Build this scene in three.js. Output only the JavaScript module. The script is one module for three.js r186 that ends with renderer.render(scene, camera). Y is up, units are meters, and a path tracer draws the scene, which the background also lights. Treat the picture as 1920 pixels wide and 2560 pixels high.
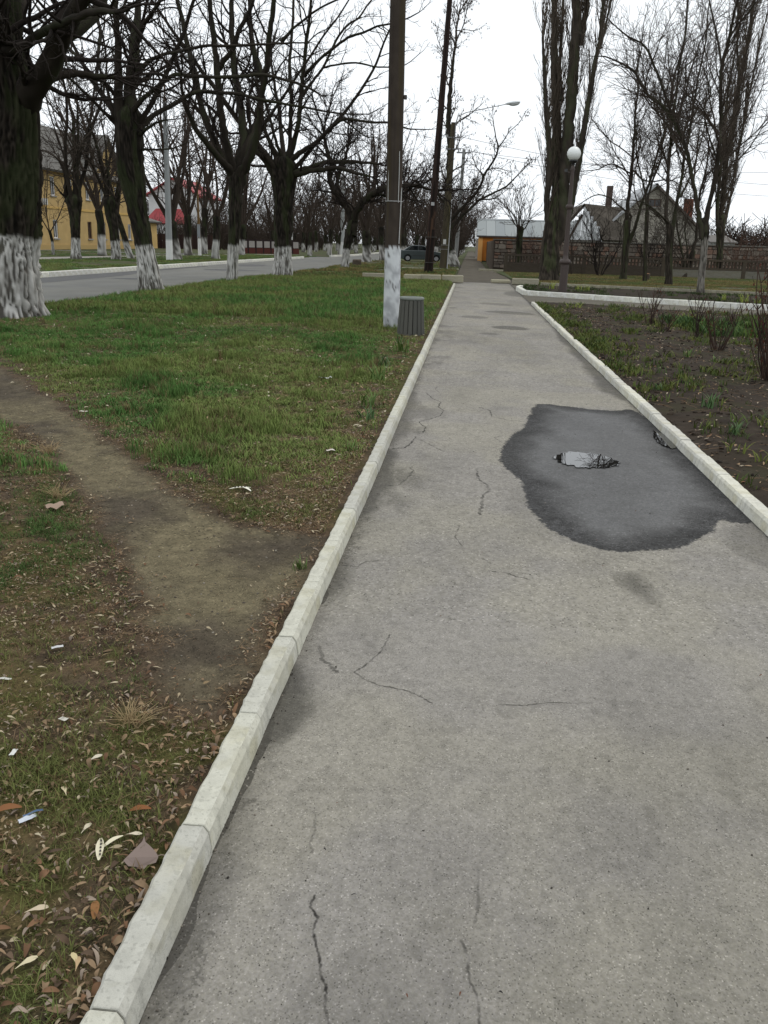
import * as THREE from 'three';
import { mergeGeometries } from 'three/addons/utils/BufferGeometryUtils.js';
import { RoundedBoxGeometry } from 'three/addons/geometries/RoundedBoxGeometry.js';

// ------------------------------------------------------------------ camera, sky, sun, exposure
const D2R = Math.PI / 180;
const scene = new THREE.Scene();
const camera = new THREE.PerspectiveCamera(60, 768 / 1024, 0.05, 3000);
camera.position.set(0, 1.5, 0);
camera.rotation.order = 'YXZ';
camera.rotation.set(-16.844 * D2R, 4.865 * D2R, 1.6 * D2R);
const renderer = new THREE.WebGLRenderer({ antialias: true });
renderer.setSize(768, 1024);
renderer.toneMapping = THREE.LinearToneMapping;
renderer.toneMappingExposure = 1.12;
renderer.shadowMap.enabled = true;
renderer.shadowMap.type = THREE.PCFSoftShadowMap;

// ------------------------------------------------------------------ numbers and noise
function rngOf(seed) {
  let a = seed >>> 0;
  return () => { a = (a + 0x6d2b79f5) | 0; let t = Math.imul(a ^ (a >>> 15), 1 | a); t = (t + Math.imul(t ^ (t >>> 7), 61 | t)) ^ t; return ((t ^ (t >>> 14)) >>> 0) / 4294967296; };
}
const clamp = (x, a = 0, b = 1) => (x < a ? a : x > b ? b : x);
const lerp = (a, b, t) => a + (b - a) * t;
const sstep = (a, b, x) => { const t = clamp((x - a) / (b - a)); return t * t * (3 - 2 * t); };
const lerp3 = (a, b, t) => [a[0] + (b[0] - a[0]) * t, a[1] + (b[1] - a[1]) * t, a[2] + (b[2] - a[2]) * t];
function hash2(ix, iy, s = 0) { let h = Math.imul(ix, 374761393) + Math.imul(iy, 668265263) + Math.imul(s, 1442695041) | 0; h = Math.imul(h ^ (h >>> 13), 1274126177); return ((h ^ (h >>> 16)) >>> 0) / 4294967296; }
function vnoise(x, y, s = 0) {
  const ix = Math.floor(x), iy = Math.floor(y); let fx = x - ix, fy = y - iy;
  fx = fx * fx * (3 - 2 * fx); fy = fy * fy * (3 - 2 * fy);
  const a = hash2(ix, iy, s), b = hash2(ix + 1, iy, s), c = hash2(ix, iy + 1, s), d = hash2(ix + 1, iy + 1, s);
  return a + (b - a) * fx + (c - a) * fy + (a - b - c + d) * fx * fy;
}
function fbm(x, y, o = 4, s = 0) { let v = 0, a = 0.5, n = 0; for (let i = 0; i < o; i++) { v += a * vnoise(x, y, s + i); n += a; a *= 0.5; x = x * 2.03 + 17.1; y = y * 2.03 + 9.7; } return v / n; }
const SRGB = new Uint8Array(4097);
for (let i = 0; i <= 4096; i++) { const l = i / 4096; SRGB[i] = Math.round(255 * (l <= 0.0031308 ? l * 12.92 : 1.055 * Math.pow(l, 1 / 2.4) - 0.055)); }
// a colour texture from a function of (u, v) that returns linear colour; v runs up with the rows
function colourTex(w, h, fn, repeat = false) {
  const d = new Uint8Array(w * h * 4);
  for (let j = 0, k = 0; j < h; j++) for (let i = 0; i < w; i++, k += 4) {
    const c = fn((i + 0.5) / w, (j + 0.5) / h);
    d[k] = SRGB[(clamp(c[0]) * 4096) | 0]; d[k + 1] = SRGB[(clamp(c[1]) * 4096) | 0]; d[k + 2] = SRGB[(clamp(c[2]) * 4096) | 0]; d[k + 3] = 255;
  }
  const t = new THREE.DataTexture(d, w, h, THREE.RGBAFormat, THREE.UnsignedByteType);
  t.colorSpace = THREE.SRGBColorSpace; finish(t, repeat); return t;
}
function greyTex(w, h, fn, repeat = false) {
  const d = new Uint8Array(w * h * 4);
  for (let j = 0, k = 0; j < h; j++) for (let i = 0; i < w; i++, k += 4) { const g = (clamp(fn((i + 0.5) / w, (j + 0.5) / h)) * 255) | 0; d[k] = d[k + 1] = d[k + 2] = g; d[k + 3] = 255; }
  const t = new THREE.DataTexture(d, w, h, THREE.RGBAFormat, THREE.UnsignedByteType); finish(t, repeat); return t;
}
function finish(t, repeat) {
  t.magFilter = THREE.LinearFilter; t.minFilter = THREE.LinearMipmapLinearFilter; t.generateMipmaps = true; t.anisotropy = 8;
  t.wrapS = t.wrapT = repeat ? THREE.RepeatWrapping : THREE.ClampToEdgeWrapping; t.needsUpdate = true;
}

const SKY_L = 1.02;
// ------------------------------------------------------------------ the overcast sky and a weak, very soft sun
{
  const w = 512, h = 256, d = new Float32Array(w * h * 4);
  for (let j = 0; j < h; j++) for (let i = 0; i < w; i++) {
    const el = ((j + 0.5) / h - 0.5) * Math.PI, az = ((i + 0.5) / w) * Math.PI * 2;
    const cx = Math.cos(el) * Math.cos(az), cz = Math.cos(el) * Math.sin(az), cy = Math.sin(el);
    const q = 1 / (0.25 + Math.max(cy, 0));
    const n = fbm(cx * q * 1.3 + 40, cz * q * 1.3 + 40, 4, 3);
    const L = SKY_L * (0.87 + 0.24 * n);
    const c = el < -0.02 ? [0.16, 0.15, 0.13] : [L * 0.955, L * 1.0, L * 1.04];
    const k = (j * w + i) * 4; d[k] = c[0]; d[k + 1] = c[1]; d[k + 2] = c[2]; d[k + 3] = 1;
  }
  const sky = new THREE.DataTexture(d, w, h, THREE.RGBAFormat, THREE.FloatType);
  sky.mapping = THREE.EquirectangularReflectionMapping; sky.magFilter = THREE.LinearFilter; sky.minFilter = THREE.LinearFilter; sky.wrapS = THREE.RepeatWrapping; sky.needsUpdate = true;
  scene.background = sky; scene.environment = sky;
}
const sun = new THREE.DirectionalLight(0xfff4e4, 0.7);
sun.position.set(45, 95, -70); sun.target.position.set(0, 0, -20);
sun.castShadow = true; sun.shadow.radius = 40; sun.shadow.mapSize.set(2048, 2048);
Object.assign(sun.shadow.camera, { left: -90, right: 90, top: 90, bottom: -90, near: 1, far: 400 });
scene.add(sun, sun.target);

// ------------------------------------------------------------------ naming
const used = new Map();
function numbered(n) { const k = used.get(n) ?? 0; used.set(n, k + 1); return k ? n + '_' + String(k).padStart(3, '0') : n; }
function tag(o, label, category, group) { o.userData.label = label; o.userData.category = category; if (group) o.userData.group = group; return o; }
function thing(name, label, category, pos = [0, 0, 0], turn = 0, group) {
  const o = new THREE.Group(); o.name = numbered(name); o.position.set(...pos); o.rotation.y = turn; scene.add(o);
  return tag(o, label, category, group);
}
function part(parent, name, geo, m, label) {
  const o = new THREE.Mesh(geo, m); o.name = name; o.castShadow = o.receiveShadow = true; parent.add(o); if (label) o.userData.label = label; return o;
}
function single(name, geo, m, label, category, group) { const o = part(scene, numbered(name), geo, m); return tag(o, label, category, group); }
function struct(name, geo, m, label) { const o = part(scene, numbered(name), geo, m); o.userData.kind = 'structure'; if (label) o.userData.label = label; return o; }
function stuff(o, label, category) { o.userData.kind = 'stuff'; if (label) o.userData.label = label; if (category) o.userData.category = category; return o; }
function dup(src, label, pos, turn = 0, scale = 1) {
  const o = src.clone(); o.name = numbered(src.name.replace(/_\d{3}$/, '')); o.position.set(...pos); o.rotation.y = turn; o.scale.setScalar(scale);
  o.userData = { ...src.userData, label }; scene.add(o); return o;
}
// rough, porous surfaces reflect little: a low specular level
const surf = (o) => new THREE.MeshPhysicalMaterial({ specularIntensity: (o.roughness ?? 1) >= 0.8 ? 0.22 : 1, ...o });
const mat = (rgb, rough = 0.9, extra = {}) => { const m = surf({ roughness: rough, ...extra }); m.color.setRGB(...rgb); return m; };
const vmat = (rough = 0.95, extra = {}) => surf({ color: 0xffffff, vertexColors: true, roughness: rough, ...extra });

// ------------------------------------------------------------------ geometry helpers
function box(x0, x1, y0, y1, z0, z1) { return new THREE.BoxGeometry(x1 - x0, y1 - y0, z1 - z0).translate((x0 + x1) / 2, (y0 + y1) / 2, (z0 + z1) / 2); }
const merge = (l) => mergeGeometries(l.map((g) => { const q = g.index ? g.toNonIndexed() : g; for (const k of Object.keys(q.attributes)) if (!['position', 'normal', 'uv'].includes(k)) q.deleteAttribute(k); return q; }));
function paint(g, fn) { const p = g.attributes.position, c = new Float32Array(p.count * 3); for (let i = 0; i < p.count; i++) { const q = fn(p.getX(i), p.getY(i), p.getZ(i), i); c[3 * i] = q[0]; c[3 * i + 1] = q[1]; c[3 * i + 2] = q[2]; } g.setAttribute('color', new THREE.BufferAttribute(c, 3)); return g; }
// sheet of ground y = f(x, z), uv 0..1 over its rectangle
function sheet(x0, x1, z0, z1, nx, nz, f = () => 0) {
  const P = [], U = [], I = [];
  for (let j = 0; j <= nz; j++) for (let i = 0; i <= nx; i++) { const u = i / nx, v = j / nz, x = lerp(x0, x1, u), z = lerp(z0, z1, v); P.push(x, f(x, z), z); U.push(u, v); }
  const up = (z1 > z0) === (x1 > x0);
  for (let j = 0; j < nz; j++) for (let i = 0; i < nx; i++) { const a = j * (nx + 1) + i, b = a + 1, c = a + nx + 1, d = c + 1; if (up) I.push(a, c, b, b, c, d); else I.push(a, b, c, b, d, c); }
  const g = new THREE.BufferGeometry(); g.setAttribute('position', new THREE.Float32BufferAttribute(P, 3)); g.setAttribute('uv', new THREE.Float32BufferAttribute(U, 2)); g.setIndex(I); g.computeVertexNormals(); return g;
}
// flat polygon in x, z with uv in metres
function polySheet(pts, y) {
  const s = new THREE.Shape(pts.map(([x, z]) => new THREE.Vector2(x, -z)));
  const g = new THREE.ShapeGeometry(s); g.rotateX(-Math.PI / 2); g.translate(0, y, 0);
  const p = g.attributes.position, uv = g.attributes.uv; for (let i = 0; i < p.count; i++) uv.setXY(i, p.getX(i), p.getZ(i)); return g;
}
function sdPoly(px, pz, P) {
  let d = 1e9, s = 1;
  for (let i = 0, j = P.length - 1; i < P.length; j = i++) {
    const ex = P[j][0] - P[i][0], ez = P[j][1] - P[i][1], wx = px - P[i][0], wz = pz - P[i][1];
    const t = clamp((wx * ex + wz * ez) / (ex * ex + ez * ez)), bx = wx - ex * t, bz = wz - ez * t; d = Math.min(d, bx * bx + bz * bz);
    const c1 = pz >= P[i][1], c2 = pz < P[j][1], c3 = ex * wz > ez * wx; if ((c1 && c2 && c3) || (!c1 && !c2 && !c3)) s = -s;
  }
  return s * Math.sqrt(d);
}
// tubes joined into one geometry
class Tubes {
  constructor(colours = false) { this.p = []; this.n = []; this.i = []; this.c = colours ? [] : null; }
  // pts [[x,y,z,r]...]; shape(angle, y, k) -> radius factor; colour(angle, y, k) -> rgb
  add(pts, sides, o = {}) {
    const n = pts.length, base = this.p.length / 3;
    let tx, ty, tz, ux = 0, uy = 0, uz = 0;
    for (let k = 0; k < n; k++) {
      const a = pts[Math.max(k - 1, 0)], b = pts[Math.min(k + 1, n - 1)];
      tx = b[0] - a[0]; ty = b[1] - a[1]; tz = b[2] - a[2]; let l = Math.hypot(tx, ty, tz) || 1; tx /= l; ty /= l; tz /= l;
      if (k === 0) { if (Math.abs(ty) > 0.7) { ux = 1; uy = 0; uz = 0; } else { ux = 0; uy = 1; uz = 0; } }
      const dt = ux * tx + uy * ty + uz * tz; ux -= dt * tx; uy -= dt * ty; uz -= dt * tz; l = Math.hypot(ux, uy, uz) || 1; ux /= l; uy /= l; uz /= l;
      const vx = ty * uz - tz * uy, vy = tz * ux - tx * uz, vz = tx * uy - ty * ux;
      for (let s = 0; s < sides; s++) {
        const an = (s / sides) * Math.PI * 2, c = Math.cos(an), q = Math.sin(an), r = pts[k][3] * (o.shape ? o.shape(an, k, pts[k]) : 1);
        const nx = ux * c + vx * q, ny = uy * c + vy * q, nz = uz * c + vz * q;
        this.p.push(pts[k][0] + nx * r, pts[k][1] + ny * r, pts[k][2] + nz * r); this.n.push(nx, ny, nz);
        if (this.c) { const w = o.colour ? o.colour(an, k, pts[k], nx, nz) : [0.05, 0.04, 0.03]; this.c.push(w[0], w[1], w[2]); }
      }
      if (k) for (let s = 0; s < sides; s++) { const a0 = base + (k - 1) * sides + s, a1 = base + (k - 1) * sides + (s + 1) % sides; this.i.push(a0, a1, a0 + sides, a1, a1 + sides, a0 + sides); }
    }
    if (o.cap) { // close the far end
      const e = base + (n - 1) * sides, m = this.p.length / 3, q = pts[n - 1]; this.p.push(q[0], q[1], q[2]); this.n.push(tx, ty, tz); if (this.c) this.c.push(...(o.capColour ?? [0.05, 0.04, 0.03]));
      for (let s = 0; s < sides; s++) this.i.push(e + s, e + (s + 1) % sides, m);
    }
  }
  geo(renormal = false) {
    const g = new THREE.BufferGeometry(); g.setAttribute('position', new THREE.Float32BufferAttribute(this.p, 3)); g.setAttribute('normal', new THREE.Float32BufferAttribute(this.n, 3));
    if (this.c) g.setAttribute('color', new THREE.Float32BufferAttribute(this.c, 3)); g.setIndex(this.i); if (renormal) g.computeVertexNormals(); return g;
  }
}
// Catmull-Rom resampling of [[x,y,z,r]...] at about ds metres
function resample(P, ds) {
  const out = [], n = P.length;
  for (let i = 0; i < n - 1; i++) {
    const a = P[Math.max(i - 1, 0)], b = P[i], c = P[i + 1], d = P[Math.min(i + 2, n - 1)], L = Math.hypot(c[0] - b[0], c[1] - b[1], c[2] - b[2]), m = Math.max(1, Math.round(L / ds));
    for (let k = 0; k < m; k++) {
      const t = k / m, q = [0, 0, 0, 0];
      for (let e = 0; e < 3; e++) q[e] = 0.5 * (2 * b[e] + (c[e] - a[e]) * t + (2 * a[e] - 5 * b[e] + 4 * c[e] - d[e]) * t * t + (3 * b[e] - a[e] - 3 * c[e] + d[e]) * t * t * t);
      q[3] = lerp(b[3], c[3], t); out.push(q);
    }
  }
  out.push([...P[n - 1]]); return out;
}
// ------------------------------------------------------------------ the asphalt footpath: cracks, wet patches, stains
const PX0 = -0.62, PX1 = 1.78;
const CRACKS = [ // [width in m, darkness, points x z]
  [0.012, 0.8, [[-0.38, -9.34], [-0.31, -9.03], [-0.21, -8.8], [-0.23, -8.55], [-0.17, -8.34], [-0.19, -8.07], [-0.28, -7.88], [-0.37, -7.74], [-0.34, -7.59], [-0.3, -7.52], [-0.31, -7.27]]],
  [0.016, 0.8, [[-0.36, -7.09], [-0.38, -6.86], [-0.42, -6.66], [-0.51, -6.6]]],
  [0.013, 0.75, [[0.17, -8.6], [0.27, -8.44], [0.28, -8.14], [0.4, -8.02], [0.57, -7.96]]],
  [0.02, 0.6, [[0.13, -6.1], [0.13, -5.84], [0.19, -5.67], [0.21, -5.53], [0.16, -5.42], [0.15, -5.15], [0.14, -4.99]]],
  [0.012, 0.5, [[0.14, -4.23], [0.18, -4.15]]],
  [0.01, 0.8, [[0.17, -4.05], [0.25, -4.04], [0.31, -3.99], [0.36, -3.97]]],
  [0.015, 0.6, [[-0.34, -6.05], [-0.31, -5.96], [-0.34, -5.74], [-0.38, -5.56], [-0.45, -5.52]]],
  [0.007, 0.75, [[-0.24, -3.25], [-0.25, -3.15], [-0.27, -3.06], [-0.31, -2.96], [-0.34, -2.91], [-0.3, -2.86], [-0.24, -2.82], [-0.19, -2.81], [-0.13, -2.79], [-0.09, -2.76], [-0.05, -2.72]]],
  [0.014, 0.6, [[-0.5, -3.1], [-0.47, -2.99], [-0.43, -2.94], [-0.4, -2.9]]],
  [0.006, 0.45, [[-0.34, -2.06], [-0.33, -1.98], [-0.335, -1.94], [-0.32, -1.9]]],
  [0.006, 0.85, [[-0.29, -1.75], [-0.295, -1.71], [-0.27, -1.68], [-0.275, -1.64], [-0.26, -1.59], [-0.245, -1.55], [-0.235, -1.51], [-0.22, -1.48], [-0.215, -1.43], [-0.2, -1.39], [-0.205, -1.3]]],
  [0.006, 0.6, [[0.06, -1.65], [0.08, -1.6], [0.075, -1.56], [0.09, -1.51], [0.1, -1.47], [0.1, -1.43], [0.12, -1.33]]],
  [0.006, 0.7, [[0.18, -2.74], [0.26, -2.745], [0.35, -2.78], [0.5, -2.8]]],
  [0.012, 0.55, [[-0.54, -4.01], [-0.46, -4.0], [-0.43, -4.08], [-0.36, -4.1]]],
  [0.006, 0.35, [[0.1, -1.9], [0.1, -1.76], [0.09, -1.7]]],
  [0.008, 0.45, [[1.35, -2.72], [1.5, -2.7], [1.7, -2.74]]],
  [0.01, 0.6, [[-0.28, -9.9], [-0.3, -9.6], [-0.25, -9.45]]],
  [0.008, 0.55, [[0.02, -4.75], [0.0, -4.55], [0.04, -4.4]]],
  [0.008, 0.5, [[-0.4, -7.74], [-0.48, -7.7], [-0.56, -7.76]]],
  [0.01, 0.6, [[0.35, -7.3], [0.28, -7.2], [0.33, -7.05]]],
  [0.014, 0.5, [[-0.32, -6.98], [-0.2, -6.75], [-0.12, -6.6]]],
];
const WET = [[0.75, -9.01], [1.06, -8.82], [1.48, -8.66], [1.74, -8.9], [1.76, -5.15], [1.66, -5.08], [1.53, -5.21], [1.42, -4.9], [1.3, -4.73], [1.01, -4.49], [0.77, -4.48], [0.55, -4.72], [0.45, -5.15], [0.47, -5.81], [0.34, -6.2], [0.32, -6.6], [0.4, -7.14], [0.58, -7.66], [0.68, -8.4]];
const DAMP = [ // [strength, polygon]
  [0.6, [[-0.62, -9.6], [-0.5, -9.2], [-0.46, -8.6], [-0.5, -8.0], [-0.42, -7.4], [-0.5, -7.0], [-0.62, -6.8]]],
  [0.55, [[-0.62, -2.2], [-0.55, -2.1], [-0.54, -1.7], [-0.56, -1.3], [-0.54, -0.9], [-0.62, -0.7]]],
  [0.4, [[1.78, -5.1], [1.6, -5.0], [1.45, -4.6], [1.6, -4.3], [1.78, -4.2]]],
  [0.5, [[0.2, -16.2], [0.5, -16.0], [0.6, -16.3], [0.35, -16.5]]],
  [0.5, [[-0.2, -20], [0.3, -19.6], [0.5, -20.1], [0.1, -20.5]]],
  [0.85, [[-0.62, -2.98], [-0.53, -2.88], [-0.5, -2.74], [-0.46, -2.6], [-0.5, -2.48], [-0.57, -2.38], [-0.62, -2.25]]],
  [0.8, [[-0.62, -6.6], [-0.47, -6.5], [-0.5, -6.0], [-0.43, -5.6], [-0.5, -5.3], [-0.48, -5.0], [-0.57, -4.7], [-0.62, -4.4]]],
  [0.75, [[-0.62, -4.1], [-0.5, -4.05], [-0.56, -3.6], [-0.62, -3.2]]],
  [0.7, [[1.78, -9.2], [1.62, -9.6], [1.52, -10.4], [1.64, -10.9], [1.56, -11.6], [1.66, -12.3], [1.6, -13.4], [1.68, -14.6], [1.62, -15.6], [1.7, -17], [1.78, -18]]],
  [0.7, [[0.45, -17.6], [0.8, -17.2], [1.2, -17.3], [1.1, -17.9], [0.7, -18.1]]],
  [0.6, [[0.3, -22.0], [0.9, -21.3], [1.6, -21.2], [1.5, -22.0], [0.9, -22.4]]],
  [0.45, [[0.2, -25], [1.0, -24.2], [1.3, -24.8], [0.6, -25.6]]],
  [0.5, [[1.1, -30], [1.9, -28.5], [1.9, -31.5], [1.5, -33]]],
  [0.6, [[0.84, -4.12], [0.88, -4.14], [0.9, -4.0], [0.885, -3.85], [0.87, -3.72], [0.85, -3.85], [0.83, -4.0]]],
];
function maskCanvas(ppm, z1, draw) { // x from -0.8 to 2.2, z from -0.6 to z1
  const w = Math.round(3 * ppm), h = Math.round((-0.6 - z1) * ppm), c = document.createElement('canvas'); c.width = w; c.height = h;
  const g = c.getContext('2d'); g.fillStyle = '#000'; g.fillRect(0, 0, w, h); draw(g, (x, z) => [(x + 0.8) * ppm, (-0.6 - z) * ppm], ppm);
  const d = g.getImageData(0, 0, w, h).data, a = new Uint8Array(w * h); for (let i = 0; i < a.length; i++) a[i] = d[4 * i];
  return (x, z) => { const fx = (x + 0.8) * ppm - 0.5, fy = (-0.6 - z) * ppm - 0.5, ix = Math.floor(fx), iy = Math.floor(fy); if (ix < 0 || iy < 0 || ix >= w - 1 || iy >= h - 1) return 0; const u = fx - ix, v = fy - iy, k = iy * w + ix; return ((a[k] * (1 - u) + a[k + 1] * u) * (1 - v) + (a[k + w] * (1 - u) + a[k + w + 1] * u) * v) / 255; };
}
const closed = (g, P, at) => { g.beginPath(); const n = P.length; for (let i = 0; i <= n; i++) { const a = P[(i + n - 1) % n], b = P[i % n], m = at((a[0] + b[0]) / 2, (a[1] + b[1]) / 2), q = at(a[0], a[1]); if (i === 0) g.moveTo(...m); else g.quadraticCurveTo(q[0], q[1], m[0], m[1]); } };
function softFill(g, P, at, ppm, strength, soft) {
  const v = (s) => { const q = Math.round(255 * s); return `rgb(${q},${q},${q})`; };
  g.globalCompositeOperation = 'lighten'; g.lineJoin = 'round';
  for (let k = 6; k >= 1; k--) { closed(g, P, at); g.strokeStyle = v(strength * (1 - k / 7) ** 1); g.lineWidth = soft * ppm * k * 0.5; g.stroke(); }
  closed(g, P, at); g.fillStyle = v(strength); g.fill();
}
const wetMask = maskCanvas(100, -10, (g, at, ppm) => softFill(g, WET, at, ppm, 1, 0.03));
const dampMask = maskCanvas(60, -36, (g, at, ppm) => { for (const [s, P] of DAMP) softFill(g, P, at, ppm, s, 0.05); });
const crackMask = maskCanvas(420, -9.8, (g, at, ppm) => {
  const R = rngOf(5); g.lineCap = 'round'; g.globalCompositeOperation = 'lighten';
  for (const [w, dark, P] of CRACKS) for (let i = 0; i < P.length - 1; i++) {
    const n = 7; let last = P[i];
    for (let k = 1; k <= n; k++) { const t = k / n, e = k === n ? 0 : w * 0.9, q = [lerp(P[i][0], P[i + 1][0], t) + (R() - 0.5) * e, lerp(P[i][1], P[i + 1][1], t) + (R() - 0.5) * e]; const s = Math.round(255 * dark * (0.6 + 0.4 * R())); g.strokeStyle = `rgb(${s},${s},${s})`; g.lineWidth = Math.max(1, w * ppm * (0.45 + 0.8 * R())); g.beginPath(); g.moveTo(...at(...last)); g.lineTo(...at(...q)); g.stroke(); last = q; }
  }
});
function wetAt(x, z) {
  const wx = x + 0.05 * (fbm(x * 5, z * 5, 3, 91) - 0.5) + 0.016 * (vnoise(x * 60, z * 60, 4) - 0.5), wz = z + 0.08 * (fbm(x * 5, z * 5, 3, 97) - 0.5) + 0.016 * (vnoise(x * 60, z * 60, 8) - 0.5);
  return z > -10 ? clamp(wetMask(wx, wz) + (0.5 * (vnoise(x * 95, z * 95, 12) - 0.5) + 0.35 * (fbm(x * 22, z * 22, 3, 14) - 0.5)) * sstep(0.02, 0.3, wetMask(wx, wz)) * sstep(1.0, 0.8, wetMask(wx, wz)) - 0.2 * sstep(0.5, 0.7, fbm(x * 11, z * 9, 3, 15)) * sstep(1.0, 0.7, wetMask(wx, wz))) : 0;
}
function asphalt(x, z, cell, near) {
  const wx = x + 0.09 * (fbm(x * 7, z * 4, 4, 21) - 0.5) + 0.015 * (vnoise(x * 70, z * 60, 5) - 0.5), wz = z + 0.14 * (fbm(x * 4, z * 3, 4, 27) - 0.5);
  const wet = wetAt(x, z);
  let damp = dampMask(wx, wz);
  const big = fbm(x * 1.7 + 3, z * 0.9, 4, 31), mid = fbm(x * 6, z * 5, 3, 37), tint = fbm(x * 2.3 - 7, z * 2 + 5, 3, 41);
  let c = lerp3([0.24, 0.225, 0.19], [0.222, 0.209, 0.187], sstep(0.3, 0.7, tint));
  const k = 0.84 + 0.22 * big + 0.16 * mid; c = [c[0] * k, c[1] * k, c[2] * k];
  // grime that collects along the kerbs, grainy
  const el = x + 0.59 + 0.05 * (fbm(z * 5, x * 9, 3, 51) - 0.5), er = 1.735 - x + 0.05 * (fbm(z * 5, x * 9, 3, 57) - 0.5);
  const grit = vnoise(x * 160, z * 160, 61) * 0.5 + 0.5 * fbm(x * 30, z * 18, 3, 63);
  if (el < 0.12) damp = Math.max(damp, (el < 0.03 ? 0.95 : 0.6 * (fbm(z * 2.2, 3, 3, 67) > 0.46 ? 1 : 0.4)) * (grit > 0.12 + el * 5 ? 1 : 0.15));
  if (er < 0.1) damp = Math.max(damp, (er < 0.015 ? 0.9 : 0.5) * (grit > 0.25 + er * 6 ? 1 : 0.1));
  // aggregate: light and dark grains
  let grain = 1;
  if (cell) {
    const jx = x + cell * 1.4 * (vnoise(x / cell / 2.7, z / cell / 2.7, 77) - 0.5), jz = z + cell * 1.4 * (vnoise(x / cell / 2.7 + 40, z / cell / 2.7, 78) - 0.5);
    const h1 = hash2(Math.floor(jx / cell), Math.floor(jz / cell), 71), h2 = vnoise(x / (cell * 2.1), z / (cell * 2.1), 73), h3 = fbm(x * 42, z * 42, 3, 75);
    let s = 0.62 + 0.28 * h2 + 0.24 * (h1 - 0.5) + 0.12 + 0.24 * h3 - 0.26 * sstep(0.6, 0.75, fbm(x * 26 + 9, z * 22, 3, 79)) * h2; if (h1 > 0.974) s += 0.3 + 0.3 * h2; else if (h1 < 0.04) s -= 0.2 + 0.3 * h2;
    grain = s; c = [c[0] * s, c[1] * s, c[2] * s * (h1 > 0.6 ? 1.03 : 0.99)];
  }
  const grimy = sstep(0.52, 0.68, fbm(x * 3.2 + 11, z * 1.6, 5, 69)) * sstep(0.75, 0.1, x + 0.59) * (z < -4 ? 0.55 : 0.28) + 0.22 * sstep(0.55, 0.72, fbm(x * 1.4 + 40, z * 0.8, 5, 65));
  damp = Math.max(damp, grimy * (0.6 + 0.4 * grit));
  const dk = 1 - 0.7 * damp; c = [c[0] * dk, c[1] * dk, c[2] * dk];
  if (wet > 0) { const q = (0.6 + 0.7 * mid) * grain * grain; c = lerp3(c, [0.046 * q, 0.046 * q, 0.047 * q], sstep(0.1, 0.6, wet) * 0.95); }
  if (near) { const q = crackMask(x, z) * (0.55 + 0.45 * sstep(0.25, 0.6, fbm(x * 25, z * 25, 2, 81))); if (q > 0.02) c = lerp3(c, [0.03, 0.028, 0.025], Math.min(1, q * 1.25)); }
  return c;
}
function pathSheet(z0, z1, w, h, cell, near, rough) {
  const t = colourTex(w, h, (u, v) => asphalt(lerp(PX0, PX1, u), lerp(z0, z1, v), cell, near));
  const m = surf({ map: t, bumpMap: t, bumpScale: near ? 0.0016 : 0.002, roughness: 0.93 });
  if (rough) {
    const film = (x, z) => sstep(0.03, 0.3, 0.16 * (fbm(x * 5, z * 4, 4, 83) - 0.5) - sdPoly(x, z, WET)), N = 512, H = 1024, d = new Uint8Array(N * H * 4);
    for (let j = 0, k = 3; j < H; j++) for (let i = 0; i < N; i++, k += 4) d[k] = 255 * lerp(0.22, 1, film(lerp(PX0, PX1, (i + 0.5) / N), lerp(z0, z1, (j + 0.5) / H)));
    const t2 = new THREE.DataTexture(d, N, H, THREE.RGBAFormat, THREE.UnsignedByteType); finish(t2, false);
    m.specularIntensity = 1; m.specularIntensityMap = t2; m.roughness = 1; m.roughnessMap = greyTex(512, 1024, (u, v) => { const x = lerp(PX0, PX1, u), z = lerp(z0, z1, v), s = fbm(x * 4, z * 4, 3, 83), g = vnoise(x * 120, z * 120, 89); return lerp(0.95, 0.42 + 0.14 * s + 0.16 * g, film(x, z)); });
  }
  return struct('footpath', sheet(PX0, PX1, z0, z1, 24, Math.round(Math.abs(z1 - z0) * 4), (x, z) => 0.004 * (fbm(x * 1.5, z * 1.2, 2, 85) - 0.5)), m);
}
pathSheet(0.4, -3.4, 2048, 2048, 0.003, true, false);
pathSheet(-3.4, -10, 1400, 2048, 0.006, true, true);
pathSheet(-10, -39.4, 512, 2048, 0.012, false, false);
// repeated coarse asphalt for the side path, the far path and the road, uv in metres
const aspTile = colourTex(1024, 1024, (u, v) => { // seamless by blending two shifted fields
  const f = (x, y) => { const k = 0.7 + 0.35 * fbm(x * 10, y * 10, 5, 101) + 0.2 * (hash2(Math.floor(x * 1024), Math.floor(y * 1024), 7) - 0.5); const c = lerp3([0.25, 0.238, 0.205], [0.2, 0.195, 0.185], fbm(x * 5 + 9, y * 5, 3, 105)); return [c[0] * k, c[1] * k, c[2] * k]; };
  const a = f(u, v), b = f(u + 1, v), c = f(u, v + 1), d = f(u + 1, v + 1), s = sstep(0, 1, u), t = sstep(0, 1, v); return lerp3(lerp3(b, a, s), lerp3(d, c, s), t);
}, true);
const tiled = (t, sx, sy) => { const q = t.clone(); q.repeat.set(1 / sx, 1 / sy); q.needsUpdate = true; return q; };
const aspMat = surf({ map: tiled(aspTile, 4, 4), roughness: 0.92, color: 0xcac5bb });
const roadMat = surf({ map: tiled(aspTile, 7, 9), roughness: 0.9, color: 0xe9ecee });
const wornMat = surf({ map: tiled(aspTile, 3, 5), roughness: 0.95, color: 0xb4aca0 });
struct('side_path', polySheet([[1.78, -26.3], [2.46, -25.9], [4.14, -24.7], [7.41, -23.1], [16, -19], [16, -21.6], [8.32, -26.0], [4.73, -28.1], [1.78, -30.2]], 0.0), aspMat);
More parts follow.
